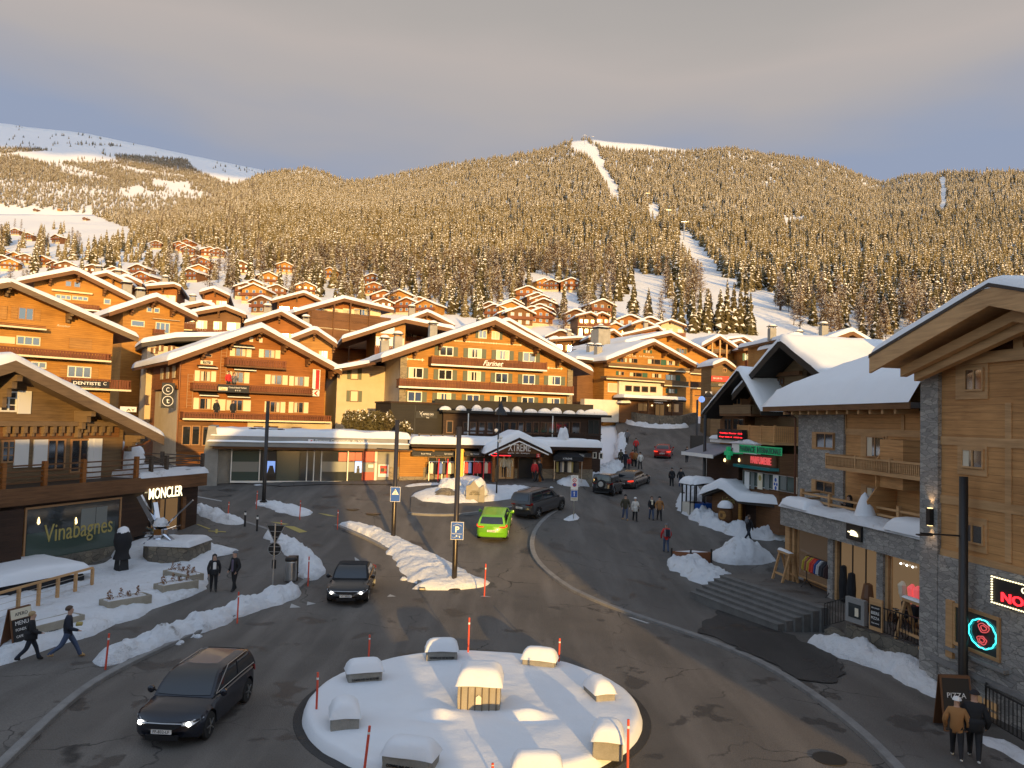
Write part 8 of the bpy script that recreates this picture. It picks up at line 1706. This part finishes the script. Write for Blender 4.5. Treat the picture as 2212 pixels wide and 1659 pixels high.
# people
SK=mat('skin',(.50,.30,.21),.6); mat('jeans',(.06,.085,.15),.9); mat('shoe_tan',(.42,.26,.11),.8); mat('shoe_dark',(.03,.025,.022),.7); mat('hair_brown',(.07,.04,.022),.7); mat('hair_fair',(.35,.24,.12),.7); mat('hair_dark',(.02,.015,.012),.6); mat('knit_white',(.75,.73,.70),.9); mat('navy_cloth',(.018,.022,.035),.9); mat('tan_cloth',(.33,.16,.055),.9); mat('white_cloth',(.62,.60,.55),.9); mat('red_cloth',(.55,.03,.03),.85); mat('purple_cloth',(.12,.10,.15),.9); mat('olive_cloth',(.06,.055,.035),.9); mat('orange_cloth',(.45,.10,.03),.9); mat('grey_cloth',(.14,.14,.15),.9)
def body(h,stride,arms,puff,lean,mats,sit=0):
 V=[]; Rr=[]; E=[]; S=[]
 def v(p,r_):V.append(Vector((p[0],p[1]+lean*max(0,p[2]-.5),p[2]))*h); Rr.append(r_*h); return len(V)-1
 def e(a,b,m):E.append((a,b)); S.append((a,b,m))
 pel=v((0,0,.53),.078*puff); sp=v((0,.005,.63),.074*puff); ch=v((0,.0,.735),.080*puff); nk=v((0,-.008,.835),.036); hd=v((0,-.02,.885),.047); hc=v((0,-.012,.935),.055); ht=v((0,-.005,.975),.040)
 e(pel,sp,0); e(sp,ch,0); e(ch,nk,0); e(nk,hd,2); e(hd,hc,2); e(hc,ht,2); ns=v((0,-.074,.918),.010); e(hc,ns,2)
 for s in (-1,1):
  a=stride*s; hip=v((s*.052,0,.495),.062); kn=v((s*.055,-math.sin(a)*.24-.012,.495-.235*math.cos(a)),.046); b=a-(.45 if a<0 else .12)*min(1,abs(stride)*3) if stride else 0
  an=v((s*.055,V[kn].y/h-math.sin(b)*.23-lean*0,V[kn].z/h-.225*math.cos(b)),.031); z0=V[an].z/h; to=v((s*.062,V[an].y/h-.085,z0-.022+(.0 if a>=0 else -.01)),.024); he=v((s*.055,V[an].y/h+.028,z0-.022),.024)
  e(pel,hip,1); e(hip,kn,1); e(kn,an,1); e(an,to,3); e(an,he,3)
  up,fo,out=arms[0 if s<0 else 1]; sh=v((s*.105,0,.795),.042*puff); el=v((s*(.125+out),-math.sin(up)*.165,.795-math.cos(up)*.165),.034*puff); wr=v((s*(.125+out*.6-(.02 if fo>1 else 0)),V[el].y/h-math.sin(up+fo)*.145-lean*max(0,V[el].z/h-.5),V[el].z/h-math.cos(up+fo)*.145),.024*puff)
  e(ch,sh,0); e(sh,el,0); e(el,wr,0); d=(V[wr]-V[el]).normalized()/h; w0=V[wr]/h
  def hv(p,r_):V.append(Vector(p)*h); Rr.append(r_*h); return len(V)-1
  pm=hv(w0+d*h*.035,.015); e(wr,pm,2); px_=Vector((0,1,0)) if abs(d.y*h)<.7 else Vector((1,0,0))
  for i,k in enumerate((-1.5,-.5,.5,1.5)):
   f0=hv(w0+d*h*.06+px_*k*.0085,.0058); f1=hv(w0+d*h*(.088-.005*abs(k-.3))+px_*k*.009+Vector((-s*.009,0,0)),.005); e(pm,f0,2); e(f0,f1,2)
  t0=hv(w0+d*h*.035+px_*-.022,.006); t1=hv(w0+d*h*.058+px_*-.03,.005); e(pm,t0,2); e(t0,t1,2)
 zmin=min(p.z-r_ for p,r_ in zip(V,Rr)); me=bpy.data.meshes.new('tmp'); me.from_pydata([tuple(p) for p in V],E,[]); o=link('tmp',me); o.modifiers.new('skin','SKIN'); sm_=o.modifiers.new('sub','SUBSURF'); sm_.levels=1
 for i,sv in enumerate(me.skin_vertices[0].data):sv.radius=(Rr[i],Rr[i]); sv.use_root=i==0
 dg=bpy.context.evaluated_depsgraph_get(); m2=bpy.data.meshes.new_from_object(o.evaluated_get(dg)); bpy.data.objects.remove(o)
 m2.materials.clear()
 for k in mats:m2.materials.append(M[k])
 for p in m2.polygons:
  c=p.center; best=(9e9,0)
  for a,b,k in S:
   A,B=V[a],V[b]; ab=B-A; t=max(0,min(1,(c-A).dot(ab)/ab.length_squared)); dd=(c-A-ab*t).length-(Rr[a]*(1-t)+Rr[b]*t)
   if dd<best[0]:best=(dd,k)
  p.material_index=best[1]; p.use_smooth= True
 for q in m2.vertices:q.co.z-=zmin
 return m2,-zmin,V[hc]+Vector((0,0,-zmin))
HANG=((.08,.12,.03),(-.06,.15,.03)); CUP=((.1,.2,.03),(.35,1.5,.02)); SWING=((.45,.35,.03),(-.4,.25,.03)); PHONE=((.35,2.0,.02),(.4,1.9,.02)); POCK=((-.15,.75,.05),(-.15,.75,.05))
_pm={}
def person(pos,rz,label,jac='black_cloth',leg='black_cloth',shoe='shoe_dark',hair='hair_brown',h=1.74,stride=.32,arms=HANG,puff=1.15,lean=0,hat=None,coat=0,extra=None,group=None,longh=False):
 if not isinstance(pos,Vector):p=G(*pos[0](*pos[1])); pos=Vector((p.x,p.y,T(p.x,p.y)+pos[2] if len(pos)>2 else T(p.x,p.y)+.0))
 me,dz,hc=body(h,stride,arms,puff,lean,[jac,leg,'skin',shoe]); r=empty('person',pos,rz,label,'person',group); me.name='body'; link('body',me,None,r)
 rows=[]; c=hc+Vector((0,.012*h,.012*h)); R0=.064*h*(1.12 if hat else 1)
 for i in range(7):
  t=(1-i/6)*1.9; row=[]
  for k in range(14):
   a=k/14*6.2832; fr_=max(0,-math.sin(a)); tt=min(t,1.9-.85*fr_) if not hat else min(t,1.35); row.append(c+Vector((math.cos(a)*math.sin(tt)*R0,math.sin(a)*math.sin(tt)*R0*1.12,math.cos(tt)*R0*1.02)))
  rows.append(row)
 MB().grid(rows,close=True).build('hat' if hat else 'hair',M[hat or hair],r,smooth=True)
 if longh:MB().lathe(hc+Vector((0,.03*h,0)),[(.055*h,-.14*h),(.062*h,-.06*h),(.058*h,.0)],12).build('hair',M[hair],r,smooth=True)
 MB().lathe(hc+Vector((-.022*h,-.0545*h,-.004*h)),[(.002,-.004),(.0055*h,0),(.002,.004)],8,'y').lathe(hc+Vector((.022*h,-.0545*h,-.004*h)),[(.002,-.004),(.0055*h,0),(.002,.004)],8,'y').build('eyes',M['black'],r)
 if coat:z1=.56*h; MB().lathe((0,.0,0),[(.115*h,z1-coat*h),(.112*h,z1-coat*h*.6),(.098*h*puff,z1),(.09*h*puff,z1+.06*h)],16).build('coat',M[jac],r,smooth=True)
 if extra:extra(r,h)
 return r
def backpack(r,h):MB().box(-.15,.15,.14,.32,.57*h,.83*h).build('backpack',M['navy_cloth'],r,bev=.05,seg=2); MB().box(-.17,-.13,.12,.31,.58*h,.82*h).box(.13,.17,.12,.31,.58*h,.82*h).build('strap',M['grey_fabric'],r)
def scarf(m): return lambda r,h:MB().lathe((0,-.02,.825*h),[(.06*h,-.03),(.07*h,.02),(.05*h,.05)],12).box(-.05,.05,-.17,-.13,.66*h,.82*h).build('scarf',M[m],r)
def front(m): return lambda r,h:MB().box(-.07,.07,-.165*1.0,-.10,.5*h,.81*h).build('sweater',M[m],r,bev=.03)
def carry(r,h):MB().box(-.12,.12,-.42,-.22,.60*h,.65*h).build('paper_tray',M['yellow_paint'],r,bev=.02)
def bag(r,h):MB().box(.19,.27,-.12,.12,.42*h,.54*h).build('shoulder_bag',M['hair_brown'],r,bev=.02)
person((C7,(1060,1115),.1),2.0,'man in navy jacket and blue jeans with tan boots walking past the lettered planter','navy_cloth','jeans','shoe_tan','hair_brown',1.82,.5,((.1,1.1,.03),(-.35,.3,.03)),1.25,extra=carry)
person((C7,(470,1160),.1),2.1,'fair haired person in long black coat beside the tall chalk board','black_cloth','navy_cloth','shoe_dark','hair_fair',1.66,.36,((.1,1.2,.02),(-.1,.4,.02)),1.3,coat=.12)
person((B2,(1840,985),.1),.5,'woman with long dark hair and open black jacket standing on the pavement','black_cloth','black_cloth','shoe_dark','hair_dark',1.68,.1,HANG,1.2,coat=.1,extra=front('knit_white'),longh=True)
person((B2,(2020,980),.1),-.6,'man in black jacket over a purple sweater and grey cap on the pavement','black_cloth','black_cloth','shoe_dark','hair_brown',1.80,.12,POCK,1.25,hat='grey_cloth',extra=front('purple_cloth'))
person((C6,(1915,968),.1),math.pi+.1,'person in red jacket with a dark backpack crossing the plaza','red_cloth','jeans','shoe_dark','hair_dark',1.76,.14,((.1,.4,.05),(.05,.5,.05)),1.3,hat='grey_cloth',extra=backpack)
person((C6,(1510,650),.1),.2,'man in dark jacket and blue jeans, leftmost of the four walking across the plaza','olive_cloth','jeans','shoe_tan','hair_dark',1.80,.2,POCK,1.3,hat='black_cloth')
person((C6,(1608,660),.1),.1,'person in long cream coat and white hat crossing the plaza','white_cloth','black_cloth','shoe_dark','hair_brown',1.68,.15,CUP,1.2,hat='knit_white',coat=.14,extra=bag)
person((C6,(1770,648),.1),.1,'woman in black coat with pale scarf and jeans on the plaza','black_cloth','jeans','shoe_dark','hair_brown',1.70,.2,SWING,1.2,extra=scarf('cream_sign'))
person((C6,(1848,652),.1),.1,'person in tan jacket and black hat, rightmost of the four on the plaza','tan_cloth','black_cloth','shoe_dark','hair_dark',1.70,.18,POCK,1.3,hat='black_cloth')
person((A4,(1210,1635),.0),math.pi+.1,'person in long black clothes, left one of the pair beside the climbing road','black_cloth','black_cloth',h=1.74,stride=.12,puff=1.2,coat=.1,hat='black_cloth')
person((A4,(1290,1640),.0),math.pi,'person in black jacket and jeans, right one of the pair beside the climbing road','black_cloth','jeans',h=1.76,stride=.12,arms=POCK,puff=1.3,hat='black_cloth')
person((A4,(1345,1418),.0),math.pi-.3,'lone person in black walking up beside the far lamp post','black_cloth','black_cloth',h=1.78,stride=.35,arms=SWING)
person((A4,(890,1330),.0),math.pi,'person in bright red jacket walking up the middle of the street','red_cloth','black_cloth',h=1.74,stride=.2,arms=POCK,puff=1.3)
for i,(x,y,j,l,hh,lb) in enumerate([(755,1445,'olive_cloth','black_cloth',1.7,'person in olive coat, leftmost of the group on the street edge'),(795,1470,'navy_cloth','navy_cloth',1.76,'person in navy clothes within the group on the street edge'),(830,1475,'red_cloth','navy_cloth',1.2,'child in red jacket with the group on the street edge'),(860,1450,'orange_cloth','black_cloth',1.72,'person in rust jacket within the group on the street edge'),(888,1455,'tan_cloth','black_cloth',1.7,'person in brown jacket behind the one in white on the street edge'),(928,1475,'white_cloth','black_cloth',1.74,'person in white jacket, rightmost of the group on the street edge'),(812,1250,'grey_cloth','black_cloth',1.75,'person in grey coat beside the snow on the upper street')]):
 person((A4,(x,y),.0),math.pi+rnd.uniform(-.5,.5),lb,j,l,h=hh,stride=.15,arms=POCK if i%2 else HANG,puff=1.3)
person((A3,(1630,1412),.05),2.6,'person in dark red jacket before the ski shop entrance','red_cloth','black_cloth',h=1.75,stride=.25)
person((A3,(1668,1408),.05),-2.4,'person in black beside the one in dark red at the ski shop','black_cloth','black_cloth',h=1.78,stride=.3)
person((C8,(1640,690),.1),2.2,'dark clothed person striding past the bar hut with a child on the back','black_cloth','navy_cloth',h=1.76,stride=.5,arms=CUP,puff=1.3,extra=lambda r,h:MB().lathe((0,.2,.72*h),[(.05,-.15),(.14,.0),(.12,.15),(.08,.2),(.09,.3),(.03,.36)],10).build('child_in_carrier',M['grey_cloth'],r))
b=NF
person(lp(C1,1075,1165,b.o.z),b.rz+.9,'woman in white padded jacket standing outside the lit shop window','white_cloth','black_cloth',h=1.70,stride=.05,arms=((.2,.3,.03),(.9,2.0,.02)),puff=1.4,hair='hair_fair')
q=b.world(b.uv(750,330,1.7)[0],1.7,b.uv(750,340,1.7)[1]-.95); person(q,b.rz,'woman with long dark hair in black on the snowy stone terrace','black_cloth','black_cloth',hair='hair_dark',stride=0,arms=PHONE,longh=True)
person((A8,(1250,1625),.1),math.pi-.5,'person in tan jacket and white cap walking beside the folding pizza board','tan_cloth','black_cloth','white','hair_brown',1.62,.38,POCK,1.35,hat='knit_white')
person((A8,(1390,1640),.1),math.pi-.55,'taller person in shaggy black coat walking at the lower right','black_cloth','black_cloth','white','hair_dark',1.84,.42,POCK,1.45,coat=.13,hat='black_cloth')
b=TB
for x,y,d,j,lb in [(990,775,-.5,'red_cloth','person in red on the middle balcony of the banner hotel'),(1045,790,-.6,'grey_cloth','person in grey on the middle balcony of the banner hotel'),(870,1060,-.7,'black_cloth','person in black on the lowest balcony of the banner hotel'),(1035,1065,-.6,'navy_cloth','dark clothed person at the lowest balcony door of the banner hotel')]:
 u,v=b.uv(x,y,d); person(b.world(u,d,v-.75),b.rz+.2,lb,j,'black_cloth',stride=0,arms=PHONE if j=='grey_cloth' else HANG)
for x,y,lb in [(1400,990,'far figure in black at the hotel door at the street top, left one'),(1425,985,'far figure in black at the hotel door at the street top, right one'),(1540,1030,'far figure in dark clothes at the upper end of the street, left one'),(1592,1035,'far figure in dark clothes at the upper end of the street, right one')]:
 person((A4,(x,y),.05),rnd.uniform(0,6),lb,'black_cloth','black_cloth',stride=.2)
 # the forest
def hides(t):
 if t[1]>650: return False
 px,pb=pix((t[0],t[1],t[2])); pt=pix((t[0],t[1],t[2]+t[3]))[1]
 return any(abs(px-c[0])<17 and pt<c[1]+16 and pb>c[1]-4 and t[1]<c[2]+6 for c in CHS) and rnd.random()<.85
TREES=[t for t in TREES if not hides(t)]
TREES.sort(key=lambda t:-(t[3]/t[1]))
cnt={'c':0,'l':0}; far=[]
def zone(px,py):
 s='left end' if px<420 else 'left half' if px<900 else 'middle' if px<1350 else 'right half'
 return s
for (x,y,z,h,k) in TREES:
 px,py=pix((x,y,z+h*.5)); vis=-40<px<2250 and py<900
 if vis and cnt[k]<(250 if k=='c' else 150) and y<560:
  i=cnt[k]; cnt[k]+=1
  me=rnd.choice(CM) if k=='c' else rnd.choice(LM)
  o=link('conifer' if k=='c' else 'larch',me); o.location=(x,y,z); wx=rnd.uniform(.85,1.2); o.scale=(h*wx,h*wx,h); o.rotation_euler=(0,0,rnd.uniform(0,6.28))
  zz=zone(px,py)
  if k=='c':tag(o,f'snow dusted dark conifer standing on the wooded slope behind the {zz} of the village','tree',f'conifers behind the {zz} of the village')
  else:tag(o,f'bare brown larch with thin twigs on the slope behind the {zz} of the village','tree',f'bare larches behind the {zz} of the village')
 else:far.append((x,y,z,h,k))
def scatter(name,pts,protos):
 me=bpy.data.meshes.new(name); me.from_pydata([(p[0],p[1],p[2]) for p in pts],[],[])
 a=me.attributes.new('sz','FLOAT','POINT'); a.data.foreach_set('value',[p[3] for p in pts])
 a=me.attributes.new('rz','FLOAT','POINT'); a.data.foreach_set('value',[rnd.uniform(0,6.28) for p in pts])
 a=me.attributes.new('wd','FLOAT','POINT'); a.data.foreach_set('value',[rnd.uniform(.85,1.25) for p in pts])
 o=link(name,me); tag(o,kind='stuff')
 ng=bpy.data.node_groups.new(name,'GeometryNodeTree'); ng.interface.new_socket('Geometry',in_out='INPUT',socket_type='NodeSocketGeometry'); ng.interface.new_socket('Geometry',in_out='OUTPUT',socket_type='NodeSocketGeometry')
 gi=ng.nodes.new('NodeGroupInput'); go=ng.nodes.new('NodeGroupOutput'); ip=ng.nodes.new('GeometryNodeInstanceOnPoints'); ln=ng.links.new
 gg=ng.nodes.new('GeometryNodeGeometryToInstance')
 for p in protos:
  oi=ng.nodes.new('GeometryNodeObjectInfo'); oi.inputs['Object'].default_value=p; oi.inputs['As Instance'].default_value= True; ln(oi.outputs['Geometry'],gg.inputs[0])
 ln(gi.outputs[0],ip.inputs['Points']); ln(gg.outputs[0],ip.inputs['Instance']); ip.inputs['Pick Instance'].default_value= True
 rv=ng.nodes.new('FunctionNodeRandomValue'); rv.data_type='INT'; rv.inputs[4].default_value=0; rv.inputs[5].default_value=len(protos)-1
 ln(rv.outputs[2],ip.inputs['Instance Index'])
 def attr(n):
  q=ng.nodes.new('GeometryNodeInputNamedAttribute'); q.data_type='FLOAT'; q.inputs[0].default_value=n; return q.outputs[0]
 cx=ng.nodes.new('ShaderNodeCombineXYZ'); ln(attr('rz'),cx.inputs[2]); ln(cx.outputs[0],ip.inputs['Rotation'])
 m_=ng.nodes.new('ShaderNodeMath'); m_.operation='MULTIPLY'; ln(attr('sz'),m_.inputs[0]); ln(attr('wd'),m_.inputs[1])
 c2=ng.nodes.new('ShaderNodeCombineXYZ'); ln(m_.outputs[0],c2.inputs[0]); ln(m_.outputs[0],c2.inputs[1]); ln(attr('sz'),c2.inputs[2]); ln(c2.outputs[0],ip.inputs['Scale'])
 ln(ip.outputs[0],go.inputs[0])
 md=o.modifiers.new('scatter','NODES'); md.node_group=ng
 return o
fc=[t for t in far if t[4]=='c']; fl=[t for t in far if t[4]=='l']
PR=[]; PU=[]
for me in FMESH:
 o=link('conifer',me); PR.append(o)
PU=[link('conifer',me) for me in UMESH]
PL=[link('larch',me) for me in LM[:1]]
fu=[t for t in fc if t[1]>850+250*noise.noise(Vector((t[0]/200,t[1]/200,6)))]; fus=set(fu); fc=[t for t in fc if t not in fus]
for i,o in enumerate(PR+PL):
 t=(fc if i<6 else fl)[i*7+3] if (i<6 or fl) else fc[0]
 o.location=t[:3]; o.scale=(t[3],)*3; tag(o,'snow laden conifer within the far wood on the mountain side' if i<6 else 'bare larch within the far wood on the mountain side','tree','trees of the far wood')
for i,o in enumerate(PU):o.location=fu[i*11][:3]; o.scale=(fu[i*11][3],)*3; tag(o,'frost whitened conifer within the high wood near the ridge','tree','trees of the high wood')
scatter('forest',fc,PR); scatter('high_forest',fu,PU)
if fl:scatter('larch_woods',fl,PL)
print('TREES',len(TREES),cnt,len(far))
